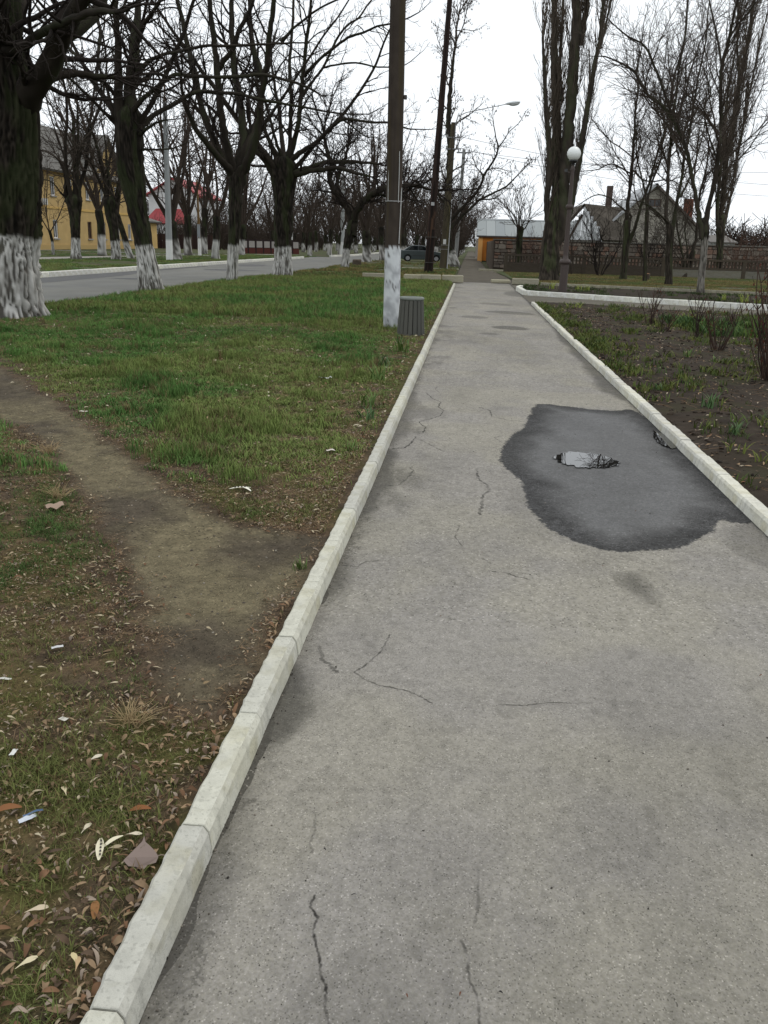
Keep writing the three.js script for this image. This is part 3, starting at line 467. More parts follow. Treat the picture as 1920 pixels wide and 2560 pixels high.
      [[2.52,6.16,0,0.027],[3.01,5.83,0.4,0.023],[3.37,5.57,0.8,0.022],[3.66,5.42,1.2,0.019],[4.06,5.38,1.6,0.011],[4.4,5.13,2,0.007]],
      [[1.02,5.1,0,0.046],[1.42,5.17,0.5,0.034],[1.81,5.18,1,0.03],[2.08,4.91,1.5,0.022],[2.52,4.71,2,0.018],[2.88,4.89,2.5,0.014],[3.23,5.06,3,0.011]],
      [[0.07,4.56,0,0.078],[-0.12,5.17,0.25,0.05],[-0.25,5.71,0.5,0.046],[-0.38,6.35,0.75,0.045],[-0.56,6.98,1,0.041],[-1.1,7.48,1.25,0.037],[-1.56,8.28,1.5,0.033],[-2.19,8.96,1.75,0.029],[-2.62,9.63,2,0.021]]] },
  T5: { p: [-7.54, -55.58], t: [[0,-0,0,0.268],[0.02,0.38,0,0.239],[0.07,0.92,0,0.225],[0.18,1.6,0,0.252],[0.31,2.13,0,0.279],[0.44,2.67,0,0.306]],
    l: [
      [[0.44,2.67,0,0.222],[0.16,3.39,0.12,0.166],[-0.27,3.95,0.25,0.165],[-0.65,4.4,0.38,0.151],[-0.85,4.83,0.5,0.136],[-0.89,5.33,0.62,0.122],[-0.74,5.83,0.75,0.108],[-0.97,6.44,0.88,0.094],[-1.18,7.42,1,0.067]],
      [[0.47,2.67,0,0.222],[0.74,3.32,0.25,0.165],[1.12,3.82,0.5,0.164],[1.68,4.28,0.75,0.149],[2.27,4.51,1,0.148],[2.94,4.63,1.25,0.12],[3.62,4.73,1.5,0.106],[4.44,4.69,1.75,0.079],[5.07,4.49,2,0.053]],
      [[-0.05,3.71,0,0.138],[-0.42,4.23,-0.2,0.111],[-0.6,4.76,-0.4,0.097],[-0.44,5.56,-0.6,0.083],[-0.2,6.23,-0.8,0.069],[-0.04,7.02,-1,0.055]],
      [[1.47,4.16,0,0.11],[2,4.26,0.33,0.082],[2.63,4.13,0.67,0.054],[3.2,4.25,1,0.04]]] },
  C1: { p: [-0.87, -65.34], t: [[-0.06,-0,0,0.361],[-0.44,1.03,0,0.294],[-0.74,1.8,0,0.293],[-0.79,2.26,0,0.292]],
    l: [
      [[-0.73,3.03,0,0.136],[-0.14,3.69,0.2,0.104],[0.51,4.35,0.4,0.093],[1.03,4.94,0.6,0.087],[1.39,5.57,0.8,0.081],[1.53,6.07,1,0.071],[1.92,6.69,1.2,0.065],[2.22,7.17,1.4,0.06],[2.36,7.77,1.6,0.05],[2.16,8.42,1.8,0.034],[1.98,9.12,2,0.024]],
      [[-0.71,2.43,0,0.126],[-0.05,3.25,-0.25,0.094],[0.61,3.87,-0.5,0.084],[1.26,4.52,-0.75,0.078],[2.01,4.94,-1,0.068],[2.69,5.3,-1.25,0.058],[3.16,5.56,-1.5,0.052],[3.63,6.04,-1.75,0.042],[4.09,6.53,-2,0.032]],
      [[-0.81,3.09,0,0.115],[-1.06,4.19,0.25,0.062],[-1.49,4.76,0.5,0.051],[-1.7,5.13,0.75,0.041],[-1.99,5.74,1,0.03]],
      [[-0.82,2.26,0,0.26],[-0.89,4.27,-0.29,0.21],[-0.86,6.11,-0.57,0.193],[-0.89,7.93,-0.86,0.176],[-1.1,9.59,-1.14,0.16],[-1.07,11.53,-1.43,0.127],[-0.98,13.32,-1.71,0.095],[-0.83,14.8,-2,0.063]],
      [[1.39,4.59,0,0.046],[2.21,4.64,0,0.036],[2.67,4.87,0,0.026],[3.19,5.27,0,0.015]],
      [[2.35,7.87,0,0.041],[2.78,8.44,0,0.03],[3.08,8.94,0,0.025],[3.65,9.45,0,0.02]]] },
  P1: { p: [3.83, -44.09], t: [[0,-0,0,0.506],[-0.02,0.36,0,0.439],[-0.05,0.99,0,0.415],[-0.08,1.83,0,0.402],[-0.06,2.66,0,0.346],[0,3.48,0,0.258],[0.06,4.29,0,0.192]],
    l: [
      [[-0.18,2.27,0,0.107],[-0.4,3.41,0.13,0.097],[-0.41,4.46,0.25,0.096],[-0.48,5.63,0.37,0.09],[-0.67,6.78,0.5,0.079],[-0.85,7.9,0.63,0.069],[-0.97,8.72,0.75,0.055],[-1.11,9.66,0.87,0.041],[-1.2,10.24,1,0.027]],
      [[0.14,2.28,0,0.185],[0.01,4.04,-0.11,0.174],[-0.12,5.55,-0.22,0.163],[-0.22,7.03,-0.33,0.152],[-0.39,8.49,-0.44,0.132],[-0.53,9.72,-0.56,0.117],[-0.6,11.01,-0.67,0.112],[-0.67,12.07,-0.78,0.102],[-0.81,13.46,-0.89,0.069],[-0.95,14.83,-1,0.027]],
      [[0.38,2.28,0,0.195],[0.31,4.03,0.11,0.182],[0.29,5.88,0.22,0.18],[0.28,7.32,0.33,0.173],[0.3,8.71,0.44,0.166],[0.27,9.73,0.56,0.159],[0.24,10.73,0.67,0.149],[0.14,11.71,0.78,0.134],[-0.03,13.12,0.89,0.097],[-0.2,14.55,1,0.039]],
      [[0.52,10.12,0,0.092],[0.61,10.96,0.25,0.082],[0.63,11.64,0.5,0.072],[0.62,12.5,0.75,0.053],[0.56,13.6,1,0.026]],
      [[0.57,2.9,0,0.107],[0.76,4.19,0.2,0.1],[0.87,5.29,0.4,0.094],[0.94,6.43,0.6,0.093],[1.01,7.48,0.8,0.083],[1.08,8.42,1,0.073],[1.12,9.28,1.2,0.067],[1.21,10.05,1.4,0.058],[1.2,10.93,1.6,0.048],[1.19,11.73,1.8,0.039],[1.19,12.69,2,0.021]],
      [[-0.08,7.86,0,0.066],[-0.23,9.22,-0.5,0.056],[-0.23,10.73,-1,0.047],[-0.23,12.24,-1.5,0.042],[-0.23,13.75,-2,0.024]],
      [[1.41,9.98,0,0.037],[1.53,10.67,0,0.037],[1.64,11.42,0,0.032],[1.68,12.16,0,0.027],[1.72,13.23,0,0.013]]] },
  R1: { p: [8.84, -35.66], t: [[-0.04,-0,0,0.167],[-0.06,0.32,0,0.132],[-0.08,1,0,0.122],[-0.1,1.58,0,0.122],[-0.14,2.25,0,0.138],[-0.23,2.61,0,0.155]],
    l: [
      [[-0.21,2.42,0,0.078],[-0.16,3.26,0.25,0.069],[-0.17,3.97,0.5,0.068],[-0.2,4.65,0.75,0.063],[-0.28,5.31,1,0.059],[-0.03,5.68,0,0.057],[-0.24,6.81,0.17,0.052],[-0.37,7.79,0.33,0.048],[-0.29,8.52,0.5,0.043],[-0.28,9.19,0.67,0.036],[-0.24,9.79,0.83,0.032],[-0.25,10.52,1,0.021]],
      [[-0.35,2.48,0,0.078],[-0.52,3.08,0,0.066],[-0.77,3.87,0,0.061],[-1.02,4.64,0,0.057],[-1.26,5.28,0,0.057],[-1.49,5.66,0,0.057],[-1.82,6.12,0,0.053],[-2.27,6.57,0,0.049],[-2.73,6.86,0,0.045],[-3.05,7.25,0,0.041],[-3.27,7.59,0,0.037],[-3.57,7.78,0,0.034],[-3.95,7.95,0,0.026],[-4.4,8.11,0,0.019],[-4.89,8.11,0,0.011]],
      [[-1.72,6.06,0,0.045],[-2.1,6.67,0.13,0.037],[-2.37,7.22,0.25,0.037],[-2.65,7.64,0.38,0.033],[-2.97,8.17,0.5,0.033],[-3.26,8.42,0.63,0.029],[-3.72,8.58,0.75,0.025],[-4.18,8.85,0.88,0.018],[-4.52,9.09,1,0.014]],
      [[-1.83,6.18,0,0.038],[-1.72,6.84,-0.17,0.03],[-1.7,7.55,-0.33,0.026],[-1.63,8.26,-0.5,0.023],[-1.53,8.97,-0.67,0.019],[-1.52,9.67,-0.83,0.015],[-1.56,10.6,-1,0.011]],
      [[-0.27,7.79,0,0.03],[-0.47,8.67,-0.25,0.03],[-0.65,9.39,-0.5,0.026],[-0.83,10.1,-0.75,0.022],[-0.98,10.82,-1,0.015]],
      [[-0.22,8.51,0,0.029],[-0.08,8.99,0.33,0.025],[0.14,9.3,0.67,0.021],[0.38,9.7,1,0.014]],
      [[-0.09,4.86,0,0.027],[-0.6,5.63,0.4,0.022],[-0.91,6.37,0.8,0.018],[-0.83,6.76,1.2,0.018],[-1.17,7.29,1.6,0.014],[-1.56,7.74,2,0.01]]] },
  R2: { p: [9.12, -42.85], t: [[-0.01,0,0,0.191],[-0.03,0.35,0,0.158],[-0.12,1.16,0,0.158],[-0.17,1.96,0,0.167],[-0.22,2.56,0,0.177]],
    l: [
      [[-0.31,2.56,0,0.084],[-0.44,3.16,-0.25,0.075],[-0.42,4.06,-0.5,0.07],[-0.43,4.95,-0.75,0.07],[-0.41,5.85,-1,0.066],[-0.64,6.35,0,0.059],[-0.76,7.35,-0.17,0.054],[-0.75,8.48,-0.33,0.045],[-0.54,9.53,-0.5,0.036],[-0.4,10.45,-0.67,0.031],[-0.41,11.42,-0.83,0.022],[-0.43,12.52,-1,0.013]],
      [[-0.11,2.49,0,0.084],[-0.14,3.3,0.25,0.069],[-0.13,4.01,0.5,0.064],[-0.13,4.78,0.75,0.059],[-0.17,5.52,1,0.054],[0.12,6.22,0,0.05],[0.13,7.32,0.17,0.045],[0.14,8.38,0.33,0.04],[0.16,9.03,0.5,0.035],[0.22,9.92,0.67,0.03],[0.13,10.79,0.83,0.022],[0.1,11.77,1,0.017]],
      [[-0.28,2.64,0,0.056],[-0.74,2.99,0.4,0.037],[-1.19,3.25,0.8,0.032],[-1.58,3.44,1.2,0.027],[-2.11,3.55,1.6,0.022],[-2.76,3.56,2,0.013]],
      [[0.04,3.82,0,0.042],[0.42,4.51,-0.4,0.037],[0.66,5.13,-0.8,0.033],[0.89,5.89,-1.2,0.028],[1.1,6.81,-1.6,0.024],[1.14,7.87,-2,0.014]]] },
  R3: { p: [8.17, -49.62], t: [[0,-0,0,0.209],[-0.01,0.33,0,0.172],[-0.04,1.27,0,0.171],[-0.06,2.21,0,0.182],[-0.09,2.9,0,0.193]],
    l: [
      [[-0.11,2.85,0,0.109],[-0.14,3.54,0,0.092],[-0.14,4.39,0,0.081],[-0.14,5.23,0,0.075],[-0.14,6.06,0,0.069],[-0.18,6.88,0,0.064],[-0.16,7.09,0,0.058],[-0.24,8.22,0,0.053],[-0.21,9.18,0,0.047],[-0.36,10.13,0,0.036],[-0.25,11.07,0,0.026],[-0.27,12.07,0,0.02]],
      [[0.12,1.99,0,0.087],[0.3,2.68,0.33,0.076],[0.37,3.52,0.67,0.069],[0.49,4.18,1,0.063],[0.61,4.9,1.33,0.057],[0.7,5.77,1.67,0.051],[0.84,6.53,2,0.046],[1.37,7.28,0,0.042],[1.26,8.16,0.67,0.036],[1.39,9,1.33,0.03],[1.48,9.81,2,0.02]],
      [[0.08,3.2,0,0.049],[-0.52,3.72,-0.5,0.038],[-1.03,4.16,-1,0.033],[-1.7,4.26,-1.5,0.028],[-2.51,3.73,-2,0.017]],
      [[0.02,5.4,0,0.048],[0.41,4.95,0.5,0.037],[0.85,4.85,1,0.031],[1.51,4.91,1.5,0.026],[1.94,4.64,2,0.021]],
      [[-0.09,5.23,0,0.037],[-1.1,5.74,-0.33,0.032],[-1.74,5.5,-0.67,0.027],[-2.5,5.42,-1,0.016]]] },
  R4: { p: [8.81, -46.97], t: [[0,0,0,0.116],[-0.04,0.43,0,0.104],[-0.12,1.31,0,0.104],[-0.19,2.41,0,0.103],[-0.24,3.28,0,0.102]],
    l: [
      [[-0.24,3.37,0,0.056],[-0.27,4.09,0,0.051],[-0.11,4.89,0,0.046],[0.13,5.68,0,0.04],[0.12,6.46,0,0.035],[0.11,7.27,0,0.03],[-0.2,8.49,0,0.025],[-0.17,9.68,0,0.02],[-0.14,10.79,0,0.015]],
      [[-0.21,3.13,0,0.046],[-0.5,4.23,0.25,0.04],[-0.89,5.15,0.5,0.035],[-1.2,6.06,0.75,0.03],[-1.33,7.24,1,0.02]],
      [[-0.17,3.53,0,0.036],[0.43,3.16,-0.5,0.026],[0.82,2.85,-1,0.021]]] },
  P2: { p: [15.07, -57.07], t: [[0,-0,0,0.196],[-0.08,0.59,0,0.167],[-0.17,1.66,0,0.18],[-0.28,2.72,0,0.248],[-0.33,3.5,0,0.275]],
    l: [
      [[-0.35,3.29,0,0.136],[-0.38,4.65,0,0.129],[-0.45,5.9,0,0.122],[-0.48,7.22,0,0.109],[-0.34,7.27,0,0.103],[-0.37,8.58,0,0.096],[-0.33,10.04,0,0.089],[-0.24,11.49,0,0.083],[-0.15,12.91,0,0.07],[-0.09,14.13,0,0.058],[-0.07,15.34,0,0.046],[-0.15,16.86,0,0.023]],
      [[-0.33,2.4,0,0.1],[-0.72,3.95,0.33,0.08],[-0.85,5.37,0.67,0.067],[-1.02,6.74,1,0.06],[-0.73,7.27,0,0.055],[-0.88,8.73,0.2,0.048],[-0.96,10.34,0.4,0.041],[-0.89,12.26,0.6,0.035],[-0.9,13.95,0.8,0.029],[-1.01,15.6,1,0.017]],
      [[-0.2,2.6,0,0.062],[0.1,3.99,-0.33,0.056],[0.24,5.47,-0.67,0.049],[0.38,6.95,-1,0.049],[0.2,7.66,0,0.048],[0.31,9.35,-0.2,0.042],[0.51,11.11,-0.4,0.036],[0.69,12.95,-0.6,0.03],[0.93,14.31,-0.8,0.024],[1.04,15.93,-1,0.018]],
      [[-0.27,8.21,0,0.048],[-0.24,9.65,0.25,0.042],[-0.56,11.4,0.5,0.035],[-0.96,13.1,0.75,0.029],[-1.16,14.75,1,0.023]]] },
  R6: { p: [12.95, -56.79], t: [[-0.14,0.02,0,0.307],[0.03,0.22,0,0.251],[0.23,0.81,0,0.167],[0.34,1.49,0,0.152]],
    l: [
      [[0.32,1.46,0,0.087],[0.41,2.36,0,0.081],[0.38,3.44,0,0.074],[0.3,4.6,0,0.067],[0.42,5.47,0,0.055],[0.52,6.61,0,0.042],[0.47,7.73,0,0.03]],
      [[0.03,0.15,0,0.101],[-0.25,1.15,0.25,0.062],[-0.63,2.13,0.5,0.055],[-1,3.1,0.75,0.043],[-1.1,4.33,1,0.03]],
      [[-0.05,0.35,0,0.075],[0.08,1.56,-0.33,0.044],[-0.14,2.75,-0.67,0.038],[0.09,3.96,-1,0.025]]] },
  V1: { p: [-25.14, -57.04], t: [[0.02,-0.01,0,0.356],[0.02,0.27,0,0.311],[0.08,1.46,0,0.28],[0.14,2.62,0,0.322],[0.17,3.55,0,0.495]],
    l: [
      [[-0.29,3.54,0,0.122],[-0.22,4.44,0.17,0.096],[-0.16,5.11,0.33,0.086],[-0.33,5.76,0.5,0.062],[-0.67,6.14,0.67,0.047],[-1.2,6.38,0.83,0.038],[-1.56,6.4,1,0.024]],
      [[0.17,3.55,0,0.134],[0.21,4.7,-0.17,0.111],[0.21,6.07,-0.33,0.106],[0.24,7.43,-0.5,0.101],[0.19,8.33,-0.67,0.091],[-0.02,9.14,-0.83,0.072],[-0.23,9.91,-1,0.048]],
      [[0.52,3.55,0,0.097],[0.6,5.13,0.25,0.072],[0.85,6.45,0.5,0.062],[1.06,7.74,0.75,0.056],[1.22,8.99,1,0.042]],
      [[-0.28,3.63,0,0.063],[-0.43,3.96,0.5,0.048],[-0.42,4.25,1,0.033],[-0.56,4.57,1.5,0.028],[-0.8,4.67,2,0.019]]] },
  V2: { p: [-23.19, -58.88], t: [[0,-0.01,0,0.336],[0.01,0.56,0,0.304],[-0.05,1.76,0,0.303],[-0.15,2.96,0,0.361],[-0.14,3.53,0,0.48]],
    l: [
      [[-0.36,3.66,0,0.125],[-0.37,4.83,0.17,0.099],[-0.5,5.74,0.33,0.093],[-0.57,6.63,0.5,0.083],[-0.74,7.52,0.67,0.068],[-0.96,8.39,0.83,0.048],[-1.19,9.07,1,0.033]],
      [[0,3.67,0,0.09],[-0.23,4.86,-0.25,0.075],[-0.42,5.8,-0.5,0.065],[-0.55,6.98,-0.75,0.05],[-0.74,7.93,-1,0.035]],
      [[0.25,3.63,0,0.09],[0.56,4,0.33,0.059],[0.56,4.35,0.67,0.049],[1.03,5.03,1,0.029]]] },
};

const BARK = [0.009, 0.0075, 0.006], BARK2 = [0.05, 0.041, 0.032];
const twigMat = mat([0.024, 0.019, 0.016], 0.95), brownTwigMat = mat([0.058, 0.046, 0.037], 0.95), farTwigMat = mat([0.05, 0.038, 0.03], 0.95), paleTwigMat = mat([0.1, 0.08, 0.062], 0.95);
const barkMat = vmat(0.97);
function barkColour(an, y, seed, lime, ridge) { // ridge 0..1 from the bark relief
  const n = fbm(an * 3 + seed, y * 5, 4, seed), g = fbm(an * 2 + seed, y * 1.3, 3, seed + 3);
  let c = lerp3(BARK, BARK2, clamp(sstep(0.32, 0.95, ridge) * 0.75 + n * 0.5 - 0.22));
  c = lerp3(c, [0.035, 0.045, 0.018], 0.5 * sstep(0.5, 0.68, g)); // green algae
  if (lime > 0) {
    const edge = lime * (1 + 0.12 * (fbm(an * 2.5 + seed, y * 2, 3, seed + 7) - 0.5)), w = sstep(edge + 0.03, edge - 0.05, y);
    const worn = fbm(an * 9 + seed, y * 3.2, 4, seed + 9) * 0.55 + ridge * 0.8, foot = 0.2 * sstep(0.4, 0.02, y) * (0.5 + vnoise(an * 4, y * 7, seed + 11)), thin = 0.1 * (fbm(an * 1.5 + seed, y * 1.1, 3, seed + 13) - 0.4);
    c = lerp3(c, [0.125, 0.115, 0.1], w * 0.6);
    c = lerp3(c, lerp3([0.2, 0.19, 0.17], [0.6, 0.59, 0.56], clamp(fbm(an * 6 + seed, y * 6, 4, seed + 15) * 1.1 + ridge * 0.4 - 0.25)), w * sstep(0.5, 0.72, worn - foot - thin));
  }
  return c;
}
function trunkGeo(pts, o) { // pts with radii, o: sides, ds, seed, lime (height of the whitewash), rough
  const e = pts[pts.length - 1], e2 = pts[pts.length - 2], ll = Math.hypot(e[0] - e2[0], e[1] - e2[1], e[2] - e2[2]) || 1, ax = [(e[0] - e2[0]) / ll, (e[1] - e2[1]) / ll, (e[2] - e2[2]) / ll];
  pts = [...pts, ...[[0.35, 0.93], [0.65, 0.72], [0.85, 0.42]].map(([f, k]) => [e[0] + ax[0] * e[3] * f, e[1] + ax[1] * e[3] * f, e[2] + ax[2] * e[3] * f, e[3] * k])];
  const P = resample(pts, o.ds), T = new Tubes(true), s = o.seed, ridges = [], N = o.sides;
  const freq = o.freq ?? 4.2;
  const ridgeAt = (an, y) => { const wob = 0.22 * (fbm(y * 1.8, an * 0.8, 3, s + 21) - 0.5); const c = Math.cos(an + wob) * freq, q = Math.sin(an + wob) * freq; const a = Math.abs(vnoise(c * 2.6 + 50, q * 2.6 + y * 3.2, s + 23) - 0.5) * 2, b = vnoise(c * 4.6 + 20, q * 4.6 + y * 7.5, s + 25); return clamp(0.12 + 0.85 * (a * 0.75 + b * 0.42)); };
  const lump = (an, y) => (fbm(Math.cos(an) * 1.2 + 9, Math.sin(an) * 1.2 + y * 1.2, 3, s + 31) - 0.5);
  T.add(P, N, {
    shape: (an, k, p) => { const y = p[1]; return 1 + (o.rough ?? 0.12) * (ridgeAt(an, y) - 0.5) + 0.3 * lump(an, y) * (o.lumpy ?? 1) + 0.16 * sstep(0.35, 0, y) * (0.5 + 0.5 * Math.cos(an * 5 + s)); },
    colour: (an, k, p) => { const c = barkColour(an, p[1], s, o.lime ?? 0, ridgeAt(an, p[1])); if (o.dull && c[0] > 0.1) { c[0] *= o.dull; c[1] *= o.dull * 0.95; c[2] *= o.dull * 0.88; } return o.bright && !(o.lime && p[1] < o.lime * 1.1) ? [c[0] * o.bright + 0.006, c[1] * o.bright + 0.005, c[2] * o.bright + 0.004] : c; },
    cap: true, capColour: BARK,
  });
  return T.geo(true);
}
// recursive branching into a Tubes; style: wig (wander), up (pull upwards), ang (branch angle), dens (children per metre), len, min radius, levels
function grow(T, p, d, len, r, lvl, st, R) {
  const seg = st.seg * (lvl === 0 ? 1.3 : 1), n = Math.max(2, Math.min(9, Math.round(len / seg))), pts = [[p[0], p[1], p[2], r]], dirs = [d];
  let q = [...p], v = [...d];
  for (let k = 1; k <= n; k++) {
    v = [v[0] + (R() - 0.5) * st.wig, v[1] + (R() - 0.5) * st.wig + st.up * (lvl === 0 ? 1 : 0.7), v[2] + (R() - 0.5) * st.wig];
    const l = Math.hypot(...v); v = [v[0] / l, v[1] / l, v[2] / l];
    q = [q[0] + v[0] * len / n, q[1] + v[1] * len / n, q[2] + v[2] * len / n];
    pts.push([q[0], q[1], q[2], Math.max(st.min, lerp(r, r * 0.28, k / n))]); dirs.push(v);
  }
  T.add(pts, r > 0.06 ? 7 : r > 0.022 ? 5 : r > 0.01 ? 4 : 3);
  if (lvl >= st.levels) return;
  const m = Math.min(st.most ?? 12, Math.round(len * st.dens[clamp(lvl, 0, st.dens.length - 1)] + R() * 0.9));
  for (let i = 0; i < m; i++) {
    const t = 0.18 + 0.82 * ((i + R()) / m), k = Math.min(n, Math.max(1, Math.round(t * n))), a = dirs[k], b = perp(a, R), an = st.ang * (0.6 + 0.7 * R()), c = Math.cos(an), s = Math.sin(an);
    const nd = [a[0] * c + b[0] * s, a[1] * c + b[1] * s, a[2] * c + b[2] * s], f = lerp(1, 0.5, t);
    grow(T, pts[k], nd, len * st.len * f * (0.55 + 0.7 * R()), Math.max(st.min, pts[k][3] * (0.5 + 0.2 * R())), lvl + 1, st, R);
  }
}
function perp(a, R) { let b; do { b = [R() - 0.5, R() - 0.5, R() - 0.5]; const d = b[0] * a[0] + b[1] * a[1] + b[2] * a[2]; b = [b[0] - d * a[0], b[1] - d * a[1], b[2] - d * a[2]]; } while (Math.hypot(...b) < 0.1); const l = Math.hypot(...b); return [b[0] / l, b[1] / l, b[2] / l]; }
// side branches along a traced limb, and a fork at its end
function dress(T, P, st, R, from = 0.15) {
  let L = 0; const n = P.length;
  for (let k = 1; k < n; k++) {
    const a = P[k - 1], b = P[k], ds = Math.hypot(b[0] - a[0], b[1] - a[1], b[2] - a[2]); L += ds;
    if (k / n < from) continue;
    let want = ds * st.limbDens; while (want > 0) {
      if (R() < want) {
        const d = [(b[0] - a[0]) / ds, (b[1] - a[1]) / ds, (b[2] - a[2]) / ds], q = perp(d, R), an = st.ang * (0.75 + 0.6 * R()), c = Math.cos(an), s = Math.sin(an), r = clamp(b[3] * (0.3 + 0.25 * R()), st.min, st.maxSide ?? 0.05);
        const dir = [d[0] * c + q[0] * s, d[1] * c + q[1] * s + st.lift, d[2] * c + q[2] * s], l = Math.hypot(...dir);
        grow(T, b, dir.map((v) => v / l), clamp(r * st.long, st.short ?? 0.3, st.longest ?? 2.4) * (0.6 + 0.7 * R()), r, 0, st, R);
      }
      want -= 1;
    }
  }
  const e = P[n - 1], f = P[n - 2], l = Math.hypot(e[0] - f[0], e[1] - f[1], e[2] - f[2]), d = [(e[0] - f[0]) / l, (e[1] - f[1]) / l, (e[2] - f[2]) / l];
  const forks = e[3] > 0.03 ? 3 : 2;
  for (let i = 0; i < forks; i++) { const q = perp(d, R), s = 0.15 + 0.4 * R() * (i ? 1 : 0.4); const v = [d[0] + q[0] * s, d[1] + q[1] * s + st.lift * 0.5, d[2] + q[2] * s], m = Math.hypot(...v); grow(T, e, v.map((x) => x / m), clamp(e[3] * 42, 0.4, st.endMost ?? 4) * (0.8 + 0.4 * R()), e[3] * (i ? 0.7 : 0.95), e[3] > 0.03 ? -1 : 0, st, R); }
}
const OAK = { seg: 0.16, wig: 0.55, up: 0.02, ang: 0.85, dens: [4.4, 5, 5.5], len: 0.5, min: 0.0055, levels: 2, limbDens: 4, lift: 0.12, long: 62, longest: 2.6, maxSide: 0.06 };
const barkTone = (c, k) => (k ? c.map((v) => v * k + 0.004 * (k - 1)) : c);  // paler bark colour of the poplar and maple limbs
function tracedTree(D, name, label, o) {
  const root = thing(name, label, 'tree', [D.p[0], 0, D.p[1]], 0, o.group), R = rngOf(o.seed), st = { ...OAK, ...o.style };
  const t = D.t.map((p) => [...p]); t[0][1] = -0.15;
  part(root, 'trunk', trunkGeo(t, { sides: o.sides, ds: o.ds, seed: o.seed, lime: o.lime, rough: o.rough, lumpy: o.lumpy, freq: o.freq, bright: o.bright, dull: o.dull }), barkMat);
  const crown = new Tubes();
  D.l.forEach((l, i) => {
    const fat = o.fat ?? 1.2; l = l.map((p, k) => [p[0], p[1], p[2], p[3] * fat * (k === 0 ? (p[3] > 0.12 ? 1.02 : 1.25) : 1)]);
    let near = t[0], bd = 1e9; for (const q of t) { const d = Math.hypot(q[0] - l[0][0], q[1] - l[0][1], q[2] - l[0][2]); if (d < bd) { bd = d; near = q; } }
    if (bd < near[3] * 2.2) { const k = l[0], dn = Math.min(0.8, k[3] * 3 + 0.15); l = [[lerp(k[0], near[0], 0.95), k[1] - dn, lerp(k[2], near[2], 0.95), k[3] * 0.9], ...l]; }
    const T = new Tubes(true), P = resample(l, o.limbDs ?? 0.2).map((p, k, a) => { const j = (k && k < a.length - 1) ? p[3] * (o.knob ?? 0.5) : 0; return [p[0] + (R() - 0.5) * j, p[1] + (R() - 0.5) * j, p[2] + (R() - 0.5) * j, p[3] * (0.94 + 0.14 * R())]; });
    const sides = l[0][3] > 0.12 ? 14 : l[0][3] > 0.05 ? 9 : 7;
    T.add(P, sides, { colour: (an, k, p) => { const n = fbm(an * 2 + i * 7, k * 0.7, 3, o.seed + i); return barkTone(lerp3(lerp3(BARK, BARK2, n * 0.9), [0.035, 0.042, 0.02], 0.5 * sstep(0.5, 0.7, fbm(an + 5, k * 0.3, 2, i))), o.bright); }, cap: true });
    part(root, 'limb', T.geo(), barkMat);
    dress(crown, P, st, R, o.from ?? 0.2);
  });
  for (let i = 0; i < (o.extra ?? 0); i++) {
    const top = t[t.length - 1], a = (i / o.extra) * 6.283 + R() * 0.8, sp = (o.spread ?? 0.45) * (0.4 + R()), L = (o.extraLen ?? 6) * (0.6 + 0.5 * R()), Q = []; let q = [top[0] + Math.cos(a) * top[3] * 0.4, top[1] - 0.25, top[2] + Math.sin(a) * top[3] * 0.4], v = [Math.cos(a) * sp * 1.8, 1, Math.sin(a) * sp * 1.8]; const r = top[3] * (0.16 + 0.16 * R());
    for (let k = 0; k <= 10; k++) { Q.push([...q, Math.max(0.02, lerp(r, r * 0.3, k / 10))]); v = [v[0] * 0.93 + (R() - 0.5) * 0.35, 1, v[2] * 0.93 + (R() - 0.5) * 0.35]; const l = Math.hypot(...v); q = q.map((x, e) => x + (v[e] / l) * L / 10); }
    const T = new Tubes(true), P = resample(Q, 0.25); T.add(P, 8, { colour: (an, k) => lerp3(BARK, BARK2, fbm(an * 2 + i * 5, k * 0.7, 3, o.seed + 40 + i) * 0.9), cap: true }); part(root, 'limb', T.geo(), barkMat); dress(crown, P, st, R, 0.15);
  }
  if (o.leader) dress(crown, resample(t.slice(-o.leader), 0.3), st, R, 0.3);
  part(root, 'crown', crown.geo(), o.twig ?? twigMat);
  if (o.pods) { // dry pods and keys that still hang in the crown
    const p = crown.p, Q = [], n = p.length / 3; for (let i = 0; i < o.pods; i++) { const k = Math.floor(R() * n) * 3; Q.push([p[k], p[k + 1], p[k + 2]]); }
    part(root, 'dry_pods', podGeo(Q, R, o.podSize ?? 0.09), podMat).userData.kind = 'stuff';
  }
  return root;
}
const podMat = mat([0.06, 0.045, 0.035], 0.9);
function podGeo(Q, R, s) { const P = [], I = []; for (const q of Q) { const a = R() * 6.28, w = s * 0.28, l = s * (0.7 + 0.6 * R()), c = Math.cos(a) * w, d = Math.sin(a) * w, b = P.length / 3, tx = (R() - 0.5) * s * 0.6; P.push(q[0], q[1], q[2], q[0] + c + tx * 0.5, q[1] - l * 0.5, q[2] + d, q[0] + tx, q[1] - l, q[2], q[0] - c + tx * 0.5, q[1] - l * 0.5, q[2] - d); I.push(b, b + 1, b + 2, b, b + 2, b + 3); } const g = new THREE.BufferGeometry(); g.setAttribute('position', new THREE.Float32BufferAttribute(P, 3)); g.setIndex(I); g.computeVertexNormals(); return g; }

